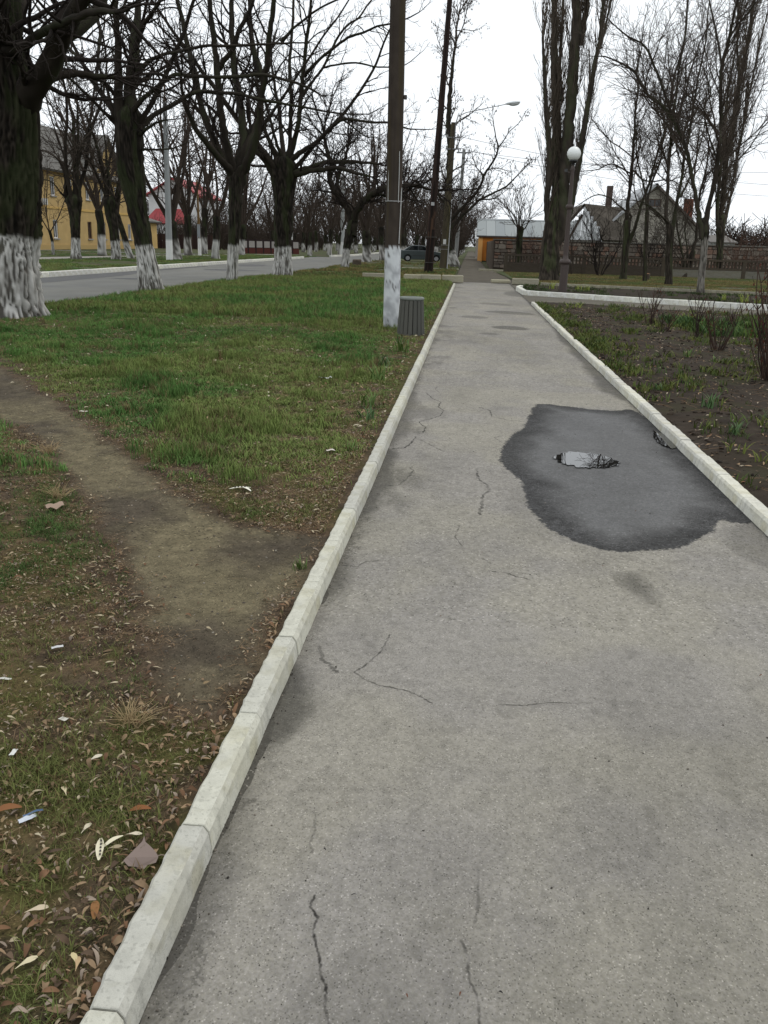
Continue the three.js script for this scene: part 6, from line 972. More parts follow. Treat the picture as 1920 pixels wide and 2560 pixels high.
// ------------------------------------------------------------------ rose bushes and other shrubs
const roseMat = mat([0.06, 0.037, 0.028], 0.85), roseDark = mat([0.035, 0.024, 0.02], 0.9), redLeaf = mat([0.11, 0.04, 0.027], 0.8);
function roseBush(label, x, z, n, h, spread, m, seed, leaves = 0) {
  const R = rngOf(seed), o = thing('rose_bush', label, 'rose bush', [x, bedH(x, z) - 0.02, z]), tips = [];
  for (let i = 0; i < n; i++) {
    const T = new Tubes(), a = R() * 6.283, s = spread * (0.3 + R()), P = []; let q = [Math.cos(a) * 0.06 * (0.4 + R()), 0, Math.sin(a) * 0.06], v = [Math.cos(a) * s, 1, Math.sin(a) * s], L = h * (0.5 + 0.55 * R()), r = 0.0048 + 0.004 * R();
    for (let k = 0; k <= 7; k++) { P.push([...q, lerp(r, r * 0.6, k / 7)]); v = [v[0] + (R() - 0.5) * 0.35, v[1], v[2] + (R() - 0.5) * 0.35]; const l = Math.hypot(...v); q = q.map((e, j) => e + (v[j] / l) * L / 7); }
    T.add(P, 5, { cap: true }); tips.push(q);
    for (let b = 0; b < 2 + R() * 2; b++) { const k = 3 + Math.floor(R() * 4), p = P[k], d = perp([0, 1, 0], R), l = 0.08 + 0.16 * R(); T.add([[p[0], p[1], p[2], r * 0.6], [p[0] + d[0] * l * 0.4, p[1] + l * 0.5, p[2] + d[2] * l * 0.4, r * 0.5], [p[0] + d[0] * l * 0.6, p[1] + l, p[2] + d[2] * l * 0.6, r * 0.4]], 4); tips.push([p[0] + d[0] * l * 0.6, p[1] + l, p[2] + d[2] * l * 0.6]); }
    part(o, 'stem', T.geo(), i % 3 ? m : roseDark);
  }
  if (leaves) { const Q = []; for (let i = 0; i < leaves; i++) { const t = tips[Math.floor(R() * tips.length)]; const f = 0.55 + 0.45 * R(); Q.push([t[0] * f + (R() - 0.5) * 0.06, t[1] * f, t[2] * f + (R() - 0.5) * 0.06]); } part(o, 'withered_leaves', podGeo(Q, R, 0.04), redLeaf).userData.kind = 'stuff'; }
  const B = new Tubes(); for (let i = 0; i < 26; i++) { const a = R() * 6.28, r = 0.14 * R(), l = 0.06 + 0.14 * R(), c = R() * 6.28; B.add([[Math.cos(a) * r, 0, Math.sin(a) * r, 0.003], [Math.cos(a) * r + Math.cos(c) * l * 0.5, l, Math.sin(a) * r + Math.sin(c) * l * 0.5, 0.002]], 3); } part(o, 'base_shoots', B.geo(), roseDark).userData.kind = 'stuff';
  return o;
}
roseBush('bare rose bush farthest back by the side path', 3.75, -19.0, 11, 0.78, 0.3, roseMat, 501, 10);
roseBush('small bare rose bush just before the farthest one', 3.72, -17.4, 7, 0.5, 0.4, roseMat, 502, 10);
roseBush('bare rose bush with a dried flower head, left of the middle pair', 4.0, -16.0, 9, 0.95, 0.35, roseDark, 503, 14);
roseBush('sprawling bare rose bush at the middle of the bed', 3.85, -14.1, 14, 0.85, 0.5, roseMat, 504, 22);
roseBush('big reddish rose bush cut off by the right edge', 3.6, -10.85, 36, 1.4, 0.3, roseMat, 505, 150);
roseBush('reddish rose bush behind the big one at the right edge', 4.75, -13.2, 24, 1.35, 0.3, roseMat, 506, 70);
function scrub(name, label, x, z, n, h, spread, m, seed, r0 = 0.03) {
  const R = rngOf(seed), o = thing(name, label, 'shrub', [x, 0, z]), T = new Tubes(), st = { ...OAK, min: 0.008, seg: 0.22, dens: [2.6, 3], levels: 2, ang: 0.6, up: 0.06, lift: 0.2, longest: 1.2 };
  for (let i = 0; i < n; i++) { const a = R() * 6.28, s = spread * (0.4 + R()), l = Math.hypot(1, s); grow(T, [Math.cos(a) * 0.1, -0.05, Math.sin(a) * 0.1], [Math.cos(a) * s / l, 1 / l, Math.sin(a) * s / l], h * (0.6 + 0.5 * R()), r0 * (0.6 + 0.6 * R()), 0, st, R); }
  part(o, 'branches', T.geo(), m); return o;
}
scrub('bare_shrub', 'dark many stemmed bare shrub between the two grey trees by the fence', 7.6, -54.5, 9, 4.2, 0.35, twigMat, 511, 0.04);
scrub('bare_shrub', 'slim bare shrub before the left end of the rubble wall', 6.0, -55.3, 4, 4.5, 0.15, brownTwigMat, 512);
scrub('bare_shrub', 'reddish spreading shrub between fence and wall at the right edge', 17.6, -62, 16, 3.0, 0.8, mat([0.1, 0.06, 0.045], 0.95), 513, 0.03);
scrub('bare_shrub', 'tangled shrub in front of the low white shed', 20.5, -64, 14, 3.6, 0.6, brownTwigMat, 514);
scrub('bare_shrub', 'brown bramble growing over the rubble wall beside the poplar', 4.7, -66.5, 16, 3.0, 0.7, mat([0.085, 0.055, 0.045], 0.95), 515, 0.02);
scrub('bare_shrub', 'twiggy hedge bush overhanging the far path on its left', -1.8, -92, 18, 4.5, 0.5, farTwigMat, 516, 0.05);
scrub('bare_shrub', 'second twiggy hedge bush farther along the far path', -1.6, -112, 18, 5.0, 0.5, farTwigMat, 517, 0.05);
scrub('bare_shrub', 'bare bush standing in front of the gabled house wall', 12.6, -66, 12, 3.8, 0.5, twigMat, 518, 0.035);
{
  const R = rngOf(521), o = thing('pollarded_tree', 'stubby pollard with thin sprouts in front of the orange house', 'tree', [3.4, 0, -65.5]), T = new Tubes();
  part(o, 'trunk', trunkGeo([[0, -0.1, 0, 0.26], [0.03, 1.2, 0, 0.22], [0, 2.2, 0, 0.22], [0.02, 2.7, 0, 0.26]], { sides: 18, ds: 0.15, seed: 522, lime: 0, rough: 0.2, freq: 2 }), barkMat);
  for (let i = 0; i < 15; i++) { const a = R() * 6.28, s = 0.35 + 0.6 * R(), l = Math.hypot(1, s); grow(T, [Math.cos(a) * 0.12, 2.55, Math.sin(a) * 0.12], [Math.cos(a) * s / l, 1 / l, Math.sin(a) * s / l], 2.2 + 1.6 * R(), 0.035, 0, { ...OAK, min: 0.009, seg: 0.25, dens: [2.4, 2.6], levels: 2, ang: 0.6, up: 0.02 }, R); }
  part(o, 'crown', T.geo(), brownTwigMat);
}

// ------------------------------------------------------------------ blades and clumps
function bladeClump(seed, n, h, w, spread, bend) { // n curved blades with a little fold
  const R = rngOf(seed), P = [], I = [];
  for (let i = 0; i < n; i++) {
    const a = R() * 6.283, r = spread * Math.sqrt(R()), bx = Math.cos(a) * r, bz = Math.sin(a) * r, t = R() * 6.283, dx = Math.cos(t), dz = Math.sin(t), H = h * (0.45 + 0.7 * R()), B = bend * (0.3 + R()) * H, W = w * (0.7 + 0.5 * R()), b = P.length / 3;
    for (let k = 0; k < 3; k++) { const f = k / 3, y = H * f * (1 - 0.25 * f * bend), o = B * f * f, ww = W * (1 - 0.45 * f) / 2; P.push(bx + dx * o - dz * ww, y, bz + dz * o + dx * ww, bx + dx * o + dz * ww, y, bz + dz * o - dx * ww); }
    P.push(bx + dx * B, H * (1 - 0.25 * bend), bz + dz * B);
    I.push(b, b + 1, b + 2, b + 1, b + 3, b + 2, b + 2, b + 3, b + 4, b + 3, b + 5, b + 4, b + 4, b + 5, b + 6);
  }
  const g = new THREE.BufferGeometry(); g.setAttribute('position', new THREE.Float32BufferAttribute(P, 3)); g.setIndex(I); g.computeVertexNormals(); return g;
}
const leafMat = (rgb) => { const m = new THREE.MeshPhysicalMaterial({ roughness: 0.75, transmission: 0, thickness: 0 }); m.color.setRGB(...rgb); return m; };
const white = surf({ color: 0xffffff, roughness: 0.85 });
const UPV = new THREE.Vector3(0, 1, 0);
function scatter(name, label, category, geos, m, spots) { // spots [[x, y, z, turn, scale, tilt, [r,g,b], heightScale]]
  geos.forEach((g, gi) => {
    const S = spots.filter((_, i) => i % geos.length === gi); if (!S.length) return;
    const im = new THREE.InstancedMesh(g, m, S.length), M = new THREE.Matrix4(), Q = new THREE.Quaternion(), E = new THREE.Euler(), C = new THREE.Color();
    S.forEach((s, i) => { Q.setFromEuler(E.set(s[5] ?? 0, s[3], s[9] ?? 0, 'YXZ')); im.setMatrixAt(i, M.compose(new THREE.Vector3(s[0], s[1], s[2]), Q, new THREE.Vector3(s[4], s[4] * (s[7] ?? 1), s[4]))); im.setColorAt(i, C.setRGB(...s[6])); });
    im.name = numbered(name); im.castShadow = im.receiveShadow = true; scene.add(stuff(im, label, category));
  });
}
{ // grass on the lawn
  const R = rngOf(601), near = [], mid = [], far = [];
  const tone = (x, z) => { const m = fbm(x * 1.5, z * 1.5, 3, 611), k = 0.7 + 0.6 * R(); const yel = sstep(0.38, 0.62, fbm(x * 0.7 + 3, z * 0.5, 3, 613)); let c = lerp3(lerp3([0.06, 0.13, 0.034], [0.105, 0.205, 0.05], m), [0.19, 0.215, 0.065], yel * 0.65); const q = R(); if (q < 0.13) c = [0.17, 0.14, 0.065]; else if (q < 0.2) c = [0.1, 0.07, 0.035]; return c.map((v) => v * k); };
  for (let i = 0; i < 90000 && near.length < 30000; i++) { const z = -1.1 - 4.2 * Math.pow(R(), 0.8), x = -0.69 - R() * Math.min(2.2, 0.35 - z * 0.52), g = greenAt(x, z); if (R() > g + 0.07 * (trailAt(x, z) > 0.05 ? 1 : 0)) continue; near.push([x, lawnH(x, z) - 0.004, z, R() * 6.28, 0.28 + 0.3 * R() + 0.3 * g, 0, tone(x, z).map((v, k) => v * [0.8, 0.68, 0.75][k]), 0.6 + 0.6 * R()]); }
  for (let i = 0; i < 260000 && mid.length < 80000; i++) { const z = -5.2 - 12 * Math.pow(R(), 0.85), x = -0.69 - R() * Math.min(8.3, -z * 0.56), g = greenAt(x, z); if (R() > g * 0.68 + 0.03 * (trailAt(x, z) > 0.05 ? 1 : 0)) continue; const tall = fbm(x * 2.2, z * 2.2, 3, 617); mid.push([x, lawnH(x, z) - 0.004, z, R() * 6.28, 0.6 + 0.5 * R(), 0, tone(x, z), 0.35 + 0.9 * sstep(0.52, 0.72, tall) + 0.3 * R()]); }
  for (let i = 0; i < 300000 && far.length < 70000; i++) { const z = -17 - 20 * R(), x = -0.69 - R() * 8.3, g = greenAt(x, z); if (R() > g * 0.8 + 0.03) continue; far.push([x, lawnH(x, z) - 0.004, z, R() * 6.28, 1.1 + 0.6 * R(), 0, tone(x, z), 0.7 + 0.5 * R()]); }
  for (let i = 0; i < 26000; i++) { const z = -37.2 - 50 * R() * R(), x = -0.8 - R() * 7.8; if (fbm(x * 0.8, z * 0.5, 3, 619) < 0.48) continue; far.push([x, 0, z, R() * 6.28, 1.6 + 0.8 * R(), 0, tone(x, z).map((v, k) => v * [1.1, 0.78, 0.95][k]), 0.7]); }
  const rightG = []; for (let i = 0; i < 52000; i++) { const z = -56.2 + 22 * R(), x = 2.2 + 24 * R(); if (z > -38.4 + (x - 2.1) * 0.335 || fbm(x * 0.6, z * 0.6, 3, 623) < 0.38) continue; rightG.push([x, 0.02, z, R() * 6.28, 1.3 + 0.6 * R(), 0, tone(x, z).map((v, k) => v * [1.15, 0.8, 1.0][k]), 0.6]); }
  const overRoad = []; for (let i = 0; i < 30000; i++) { const z = -20 - 75 * R(), x = -15.9 - 26 * R() * R(); if (x < -26 && x > -29 || fbm(x * 0.5, z * 0.4, 3, 627) < 0.42) continue; overRoad.push([x, -0.01, z, R() * 6.28, 1.9 + 0.8 * R(), 0, tone(x, z).map((v) => v * 0.9), 0.6]); }
  const A = [bladeClump(631, 9, 0.06, 0.004, 0.035, 0.8), bladeClump(632, 9, 0.05, 0.0035, 0.04, 1.0), bladeClump(633, 8, 0.07, 0.0045, 0.03, 0.7)];
  const B = [bladeClump(634, 11, 0.085, 0.006, 0.05, 0.6), bladeClump(635, 11, 0.07, 0.006, 0.06, 0.8), bladeClump(636, 10, 0.1, 0.0065, 0.05, 0.5)];
  scatter('lawn_grass', 'short patchy grass in the foreground lawn', 'grass', A, white, near);
  scatter('lawn_grass', 'green tufted grass across the middle of the lawn', 'grass', B, white, mid);
  scatter('lawn_grass', 'grass on the far lawn and verge', 'grass', [B[1], B[2]], white, far);
  scatter('lawn_grass', 'short grass before the balustrade fence', 'grass', [B[1]], white, rightG);
  scatter('lawn_grass', 'grass on the verge across the road', 'grass', [B[1]], white, overRoad);
}
{ // fallen leaves, keys and sticks
  const leaf = (l, w, curl) => { const P = [], I = []; for (let k = 0; k <= 5; k++) { const t = k / 5, ww = w * Math.pow(Math.sin(Math.PI * (0.06 + 0.88 * t)), 0.8) / 2, y = curl * Math.sin(t * 3.1) * l; P.push((t - 0.5) * l, y + Math.abs(curl) * ww * 1.2, -ww, (t - 0.5) * l, y, 0, (t - 0.5) * l, y + Math.abs(curl) * ww * 1.6, ww); } for (let k = 0; k < 5; k++) for (let s = 0; s < 2; s++) { const a = k * 3 + s; I.push(a, a + 1, a + 3, a + 1, a + 4, a + 3); } const g = new THREE.BufferGeometry(); g.setAttribute('position', new THREE.Float32BufferAttribute(P, 3)); g.setIndex(I); g.computeVertexNormals(); return g; };
  const key = (() => { const g = leaf(0.04, 0.011, 0.08), p = g.attributes.position; for (let i = 0; i < p.count; i++) { const t = p.getX(i) / 0.04 + 0.5; p.setZ(i, p.getZ(i) * lerp(0.35, 1.35, sstep(0.2, 0.8, t))); } return g; })();
  const stick = (s) => { const T = new Tubes(), R = rngOf(s), P = []; for (let k = 0; k <= 4; k++) P.push([(k / 4 - 0.5) * 0.12, 0.003 + 0.006 * R(), 0.02 * Math.sin(k * 0.8 + s) + 0.008 * R(), 0.0011]); T.add(P, 4); return T.geo(); };
  const R = rngOf(701), leaves = [], keys = [], sticks = [], bits = [];
  const litter = (x, z) => { const t = trailAt(x, z), f = fbm(x * 2.2, z * 2.2, 3, 711); return sstep(-0.12, 0.12, t) * (0.25 + 0.75 * sstep(0.4, 0.62, f)) * (1 - 0.55 * greenAt(x, z)) * (0.45 + 0.9 * sstep(0.7, 0.1, -0.66 - x)) + 0.012 + 0.02 * (t > 0 ? 1 : 0); };
  const leafTone = () => { const k = R(), v = 0.7 + 0.6 * R(); return (k < 0.2 ? [0.15, 0.085, 0.048] : k < 0.6 ? [0.24, 0.165, 0.1] : k < 0.85 ? [0.11, 0.075, 0.05] : [0.24, 0.19, 0.15]).map((q) => q * v); };
  const put = (n, z0, z1, f) => { for (let i = 0; i < n; i++) { const z = lerp(z0, z1, Math.pow(R(), 0.7)), x = -0.68 - R() * Math.min(8, 0.35 - z * 0.52); if (R() < litter(x, z)) f(x, lawnH(x, z) + 0.006, z); } };
  put(24000, -1.1, -7, (x, y, z) => leaves.push([x, y, z, R() * 6.28, 0.2 + 0.7 * R() * R(), (R() - 0.5) * 0.9, leafTone().map((v) => v * 0.8), 0.7 + 2 * R(), 0, (R() - 0.5) * 0.7]));
  put(3600, -1.1, -7, (x, y, z) => keys.push([x, y + 0.004, z, R() * 6.28, 0.5 + 0.45 * R(), (R() - 0.5) * 0.6, lerp3([0.2, 0.14, 0.075], [0.42, 0.36, 0.25], R()), 1, 0, (R() - 0.5) * 0.5]));
  put(120000, -1.1, -7, (x, y, z) => sticks.push([x, y, z, R() * 6.28, 0.12 + 0.65 * R() * R() * R(), (R() - 0.5) * 0.3, lerp3([0.1, 0.055, 0.03], [0.36, 0.26, 0.15], R()), 1, 0, (R() - 0.5) * 0.3]));
  put(46000, -7, -36, (x, y, z) => leaves.push([x, y + 0.012, z, R() * 6.28, 0.45 + 0.75 * R(), (R() - 0.5) * 0.8, R() < 0.25 ? [0.42, 0.37, 0.27] : leafTone(), 1, 0, (R() - 0.5) * 0.8]));
  for (let i = 0; i < 1500; i++) { const z = -1.15 - 9 * R() ** 1.4, x = -0.67 - 0.4 * R() ** 1.6; if (trailAt(x, z) > 0.02 && fbm(z * 3, x * 3, 2, 719) > 0.42) leaves.push([x, lawnH(x, z) + 0.01, z, R() * 6.28, 0.35 + 0.55 * R(), (R() - 0.5) * 1.1, leafTone(), 0.8 + 2 * R(), 0, (R() - 0.5) * 1.1]); }
  put(110000, -1.1, -9, (x, y, z) => bits.push([x, y, z, R() * 6.28, 0.1 + 0.22 * R(), (R() - 0.5), R() < 0.25 ? [0.34, 0.28, 0.19] : leafTone().map((v) => v * 0.8), 1, 0, (R() - 0.5)]));
  put(7000, -7, -16, (x, y, z) => sticks.push([x, y, z, R() * 6.28, 0.5 + 0.8 * R(), (R() - 0.5) * 0.3, lerp3([0.16, 0.1, 0.06], [0.34, 0.25, 0.15], R()), 1, 0, 0]));
  for (let i = 0; i < 700; i++) { const z = -37 - 17 * R(), x = 2.2 + 20 * R(); if (z < -38 + (x - 2) * 0.33) leaves.push([x, 0.06, z, R() * 6.28, 1.2, R() - 0.5, [0.36, 0.28, 0.15], 1, 0, R() - 0.5]); }
  // soil bed litter
  for (let i = 0; i < 6500; i++) { const x = 1.85 + 6 * Math.pow(R(), 1.4), z = -3.5 - 21 * Math.pow(R(), 0.8); if (z < bedEdge(x) || fbm(x * 1.6, z * 1.6, 3, 717) < 0.4) continue; leaves.push([x, bedH(x, z) + 0.008, z, R() * 6.28, 0.55 + 0.6 * R(), (R() - 0.5) * 0.8, R() < 0.2 ? [0.36, 0.3, 0.22] : leafTone(), 1, 0, (R() - 0.5) * 0.8]); }
  for (let i = 0; i < 1600; i++) { const x = 1.85 + 5 * R(), z = -3.5 - 20 * R(); if (z > bedEdge(x)) sticks.push([x, bedH(x, z) + 0.008, z, R() * 6.28, 0.5 + R(), (R() - 0.5) * 0.5, [0.2, 0.13, 0.08], 1, 0, 0.2]); }
  // a few crumbs on the asphalt
  for (let i = 0; i < 46; i++) { const x = -0.5 + 2.1 * R(), z = -1.3 - 14 * R() * R(); leaves.push([x, 0.008, z, R() * 6.28, 0.12 + 0.2 * R(), 0.2, R() < 0.5 ? [0.02, 0.018, 0.018] : [0.12, 0.05, 0.03], 2.5, 0, 0.2]); }
  scatter('fallen_leaves', 'small brown leaves strewn over lawn and bed', 'leaves', [leaf(0.045, 0.016, 0.12), leaf(0.034, 0.02, 0.16), leaf(0.055, 0.013, 0.06)], white, leaves);
  scatter('litter_crumbs', 'crumbled bits of leaf and bark strewn over the soil', 'leaf litter', [leaf(0.05, 0.02, 0.1)], white, bits);
  scatter('winged_seeds', 'pale winged seeds strewn over the lawn', 'seeds', [key], white, keys);
  scatter('dry_sticks', 'dry stalks and thin twigs lying on the lawn', 'twigs', [stick(1), stick(3)], white, sticks);

  { const clod = new THREE.IcosahedronGeometry(1, 1), p = clod.attributes.position; for (let i = 0; i < p.count; i++) { const k = 0.75 + 0.5 * vnoise(p.getX(i) * 2 + 5, p.getY(i) * 2 + p.getZ(i) * 3, 5); p.setXYZ(i, p.getX(i) * k, p.getY(i) * k * 0.7, p.getZ(i) * k); } clod.computeVertexNormals();
    const clods = [], stones = []; for (let i = 0; i < 5200; i++) { const x = 1.86 + 5.5 * Math.pow(R(), 1.4), z = -3.6 - 20 * Math.pow(R(), 0.9); if (z > bedEdge(x)) clods.push([x, bedH(x, z), z, R() * 6.28, 0.004 + 0.03 * R() ** 3, R(), lerp3([0.016, 0.012, 0.009], [0.05, 0.038, 0.028], R()), 1, 0, R()]); }
    for (let i = 0; i < 5000; i++) { const z = -1.4 - 9 * R(), x = -0.68 - R() * Math.min(6, 0.35 - z * 0.52); if (trailAt(x, z) < 0.12 || R() < 0.15) stones.push([x, lawnH(x, z), z, R() * 6.28, 0.0015 + 0.0055 * R() ** 4, R(), lerp3([0.06, 0.05, 0.04], [0.3, 0.27, 0.22], R() * R()), 1, 0, R()]); }
    for (let i = 0; i < 900; i++) { const near = R() < 0.6, z = -1.3 - 10 * R(), x = near ? -0.575 + 0.09 * R() * R() : -0.5 + 2.1 * R(); stones.push([x, 0.001, z, R() * 6.28, 0.001 + 0.003 * R() ** 2, R(), lerp3([0.03, 0.027, 0.024], [0.25, 0.22, 0.18], R() * R()), 1, 0, R()]); }
    scatter('soil_clods', 'crumbly dark clods lying over the flower bed', 'soil clods', [clod], white, clods); scatter('pebbles', 'grit and small pebbles on the worn trail and path edge', 'pebbles', [clod], white, stones); }
  // the larger pieces that stand out one by one
  const lay = (name, label, cat, g, m, x, z, turn, s = 1, tilt = 0, grp) => { const o = single(name, g, m, label, cat, grp); o.position.set(x, lawnH(x, z) + 0.012, z); o.rotation.set(tilt, turn, 0, 'YXZ'); o.scale.setScalar(name === 'paper_scrap' ? s * 0.75 : s); return o; };
  { // open pod with its row of dark seeds
    const o = thing('seed_pod', 'split cream seed pod with a row of dark seeds in the near lawn corner', 'seed pod', [-0.83, lawnH(-0.83, -1.78) + 0.014, -1.78], 1.9), cream = mat([0.62, 0.57, 0.42], 0.8), sd = mat([0.03, 0.022, 0.018], 0.5);
    part(o, 'pod_half', leaf(0.085, 0.02, 0.06), cream); const h = part(o, 'pod_half', leaf(0.06, 0.014, 0.1), cream); h.position.set(0.02, 0.002, 0.03); h.rotation.y = -0.9;
    for (let i = 0; i < 5; i++) { const s = new THREE.SphereGeometry(0.0032, 8, 6); s.scale(1.3, 0.6, 0.8); s.translate(-0.028 + i * 0.013, 0.0062, 0.002); part(o, 'seed', s, sd); }
    const q = thing('seed_pod', 'white open seed pod lying on moss beside the worn trail', 'seed pod', [-1.31, lawnH(-1.31, -5.08) + 0.02, -5.08], 0.4); part(q, 'pod_half', leaf(0.13, 0.024, 0.06), mat([0.7, 0.68, 0.58], 0.8)); const h2 = part(q, 'pod_half', leaf(0.1, 0.022, 0.1), mat([0.7, 0.68, 0.58], 0.8)); h2.position.set(0.03, 0, 0.035); h2.rotation.y = -1.1; for (let i = 0; i < 4; i++) { const s = new THREE.SphereGeometry(0.005, 8, 6); s.scale(1.3, 0.6, 0.8); s.translate(-0.03 + i * 0.02, 0.009, 0); part(q, 'seed', s, sd); }
  }
  { const s = new THREE.Shape(); s.moveTo(-0.043, -0.012); s.quadraticCurveTo(-0.03, 0.012, -0.004, 0.046); s.lineTo(0, 0.06); s.lineTo(0.004, 0.044); s.quadraticCurveTo(0.03, 0.016, 0.039, -0.008); s.lineTo(0.034, -0.024); s.lineTo(0.014, -0.023); s.lineTo(0.008, -0.034); s.lineTo(-0.014, -0.026); s.lineTo(-0.03, -0.027); s.closePath(); const g = new THREE.ExtrudeGeometry(s, { depth: 0.0006, bevelEnabled: false, curveSegments: 10 }); g.rotateX(-Math.PI / 2); const p = g.attributes.position; for (let i = 0; i < p.count; i++) p.setY(i, p.getY(i) + 0.35 * Math.abs(p.getX(i)) + 3 * p.getZ(i) ** 2); g.computeVertexNormals(); lay('fallen_leaf', 'large dull mauve leaf leaning on the near end of the left kerb', 'leaf', g, mat([0.2, 0.155, 0.135], 0.9), -0.715, -1.76, 0.25, 1, 0.25); }
  const KEYG = 'pale winged seeds near the kerb foot';
  [[-0.84, -1.42, 0.9, 1.2, [0.55, 0.48, 0.32], 'broad cream winged seed lowest at the left edge'], [-0.745, -1.44, 2.2, 1.1, [0.5, 0.42, 0.24], 'yellowish winged seed lying by the kerb at the bottom'], [-0.735, -1.43, 1.8, 1.0, [0.42, 0.3, 0.17], 'tan winged seed just left of the yellowish one at the bottom kerb'], [-0.77, -1.85, 0.2, 1.0, [0.56, 0.5, 0.38], 'round pale seed near the big mauve leaf'], [-0.9, -1.86, 1.4, 1.1, [0.5, 0.45, 0.33], 'pale winged seed between the seed pod and the blue scrap'], [-0.89, -1.57, 0.5, 1.3, [0.5, 0.42, 0.3], 'long winged seed with a tail below the seed pod'], [-1.0, -2.16, 1.0, 1.2, [0.55, 0.5, 0.4], 'pale seed lying in the grass below the straw tuft'], [-1.02, -2.0, 2.2, 1.2, [0.5, 0.43, 0.28], 'pointed winged seed above the blue scrap']].forEach(([x, z, t, s, c, l]) => lay('winged_seed', l, 'seed', key, mat(c, 0.8), x, z, t, s, 0.2, KEYG));
  [[-0.79, -1.95, 0.3, 1.25, [0.2, 0.085, 0.035], 'rust brown narrow leaf above the mauve leaf'], [-0.76, -1.58, 1.9, 1.3, [0.22, 0.11, 0.045], 'orange brown leaf by the kerb below the mauve leaf'], [-1.13, -1.9, 0.5, 1.6, [0.2, 0.09, 0.04], 'brown leaf under the blue scrap'], [-1.47, -2.37, 0.2, 1.8, [0.17, 0.085, 0.05], 'curled brown leaf at the left edge beside white litter']].forEach(([x, z, t, s, c, l]) => lay('fallen_leaf', l, 'leaf', leaf(0.045, 0.015, 0.14), mat(c, 0.85), x, z, t, s, 0.15));
  const crumple = (w, d, seed, amp = 0.25) => { const g = new THREE.PlaneGeometry(w, d, 6, 5); g.rotateX(-Math.PI / 2); const p = g.attributes.position; for (let i = 0; i < p.count; i++) p.setXYZ(i, p.getX(i) + w * 0.12 * (fbm(p.getZ(i) * 60 + seed, 2, 2, seed) - 0.5), w * amp * fbm(p.getX(i) * 40 + seed, p.getZ(i) * 40, 2, seed + 3), p.getZ(i) + d * 0.2 * (fbm(p.getX(i) * 60, seed, 2, seed + 5) - 0.5)); g.computeVertexNormals(); return g; };
  lay('paper_scrap', 'white torn paper scrap with a blue strip at the left edge', 'litter', crumple(0.06, 0.022, 3), mat([0.5, 0.53, 0.58], 0.7), -1.06, -1.87, 0.7);
  lay('wrapper_scrap', 'narrow dark blue wrapper strip on the white paper scrap', 'litter', crumple(0.05, 0.009, 5), mat([0.05, 0.1, 0.2], 0.5), -1.055, -1.892, 0.7);
  lay('paper_scrap', 'crumpled white paper in the grass left of the trail mouth', 'litter', crumple(0.055, 0.025, 7), mat([0.52, 0.52, 0.52], 0.8), -1.42, -2.83, 0.5);
  lay('paper_scrap', 'white paper sliver at the left picture edge', 'litter', crumple(0.06, 0.014, 9), mat([0.5, 0.49, 0.44], 0.8), -1.485, -2.57, 0.1);
  lay('paper_scrap', 'white scrap lying left of the straw tuft', 'litter', crumple(0.04, 0.024, 11), mat([0.5, 0.48, 0.42], 0.8), -1.18, -2.35, -0.4);
  lay('paper_scrap', 'small upright white stub near the left edge', 'litter', crumple(0.02, 0.045, 13), mat([0.6, 0.6, 0.57], 0.8), -1.245, -2.16, 0.1);
  lay('paper_scrap', 'crumpled pale paper near the kerb beyond the trail', 'litter', crumple(0.09, 0.07, 15, 0.5), mat([0.55, 0.5, 0.45], 0.8), -0.92, -6.14, 0.3);
  lay('paper_scrap', 'pale scraps of litter in the grass in front of the concrete pole', 'litter', crumple(0.17, 0.12, 17, 0.4), mat([0.55, 0.56, 0.54], 0.8), -1.5, -9.6, 0.3);
  lay('paper_scrap', 'small white scrap on bare ground at the trail edge', 'litter', crumple(0.09, 0.03, 19), mat([0.6, 0.57, 0.5], 0.8), -3.2, -7.2, 0.2);
  { const g = crumple(0.07, 0.05, 21, 0.4); lay('fallen_leaf', 'large curled dead leaf left of the worn trail', 'leaf', g, mat([0.3, 0.22, 0.17], 0.9), -2.2, -4.5, 0.6, 1.3); }
  const straw2 = (label, x, z, n, h, seed) => { const Rr = rngOf(seed), T = new Tubes(), o = thing('straw_tuft', label, 'dry grass', [x, lawnH(x, z), z]); for (let i = 0; i < n; i++) { const a = Rr() * 6.28, s = 0.3 + 1.4 * Rr(), l = h * (0.5 + 0.6 * Rr()), c = Math.cos(a) * s, d = Math.sin(a) * s, e = Math.hypot(c, 1, d), bx = (Rr() - 0.5) * h * 0.5, bz = (Rr() - 0.5) * h * 0.4; T.add([[bx, 0, bz, 0.0011], [bx + c / e * l * 0.5, l * 0.5 / e, bz + d / e * l * 0.5, 0.0011], [bx + c / e * l, l * 0.72 / e, bz + d / e * l, 0.0006]], 3); } part(o, 'straw', T.geo(), mat([0.36, 0.27, 0.15], 0.9)); };
  straw2('tuft of dry straw on dark soil beside the near kerb', -0.98, -2.38, 70, 0.12, 731); straw2('dry straw tuft left of the trail, upper one', -2.85, -5.8, 60, 0.16, 733); straw2('dry straw tuft left of the trail, lower one', -2.3, -4.75, 50, 0.13, 735);
}
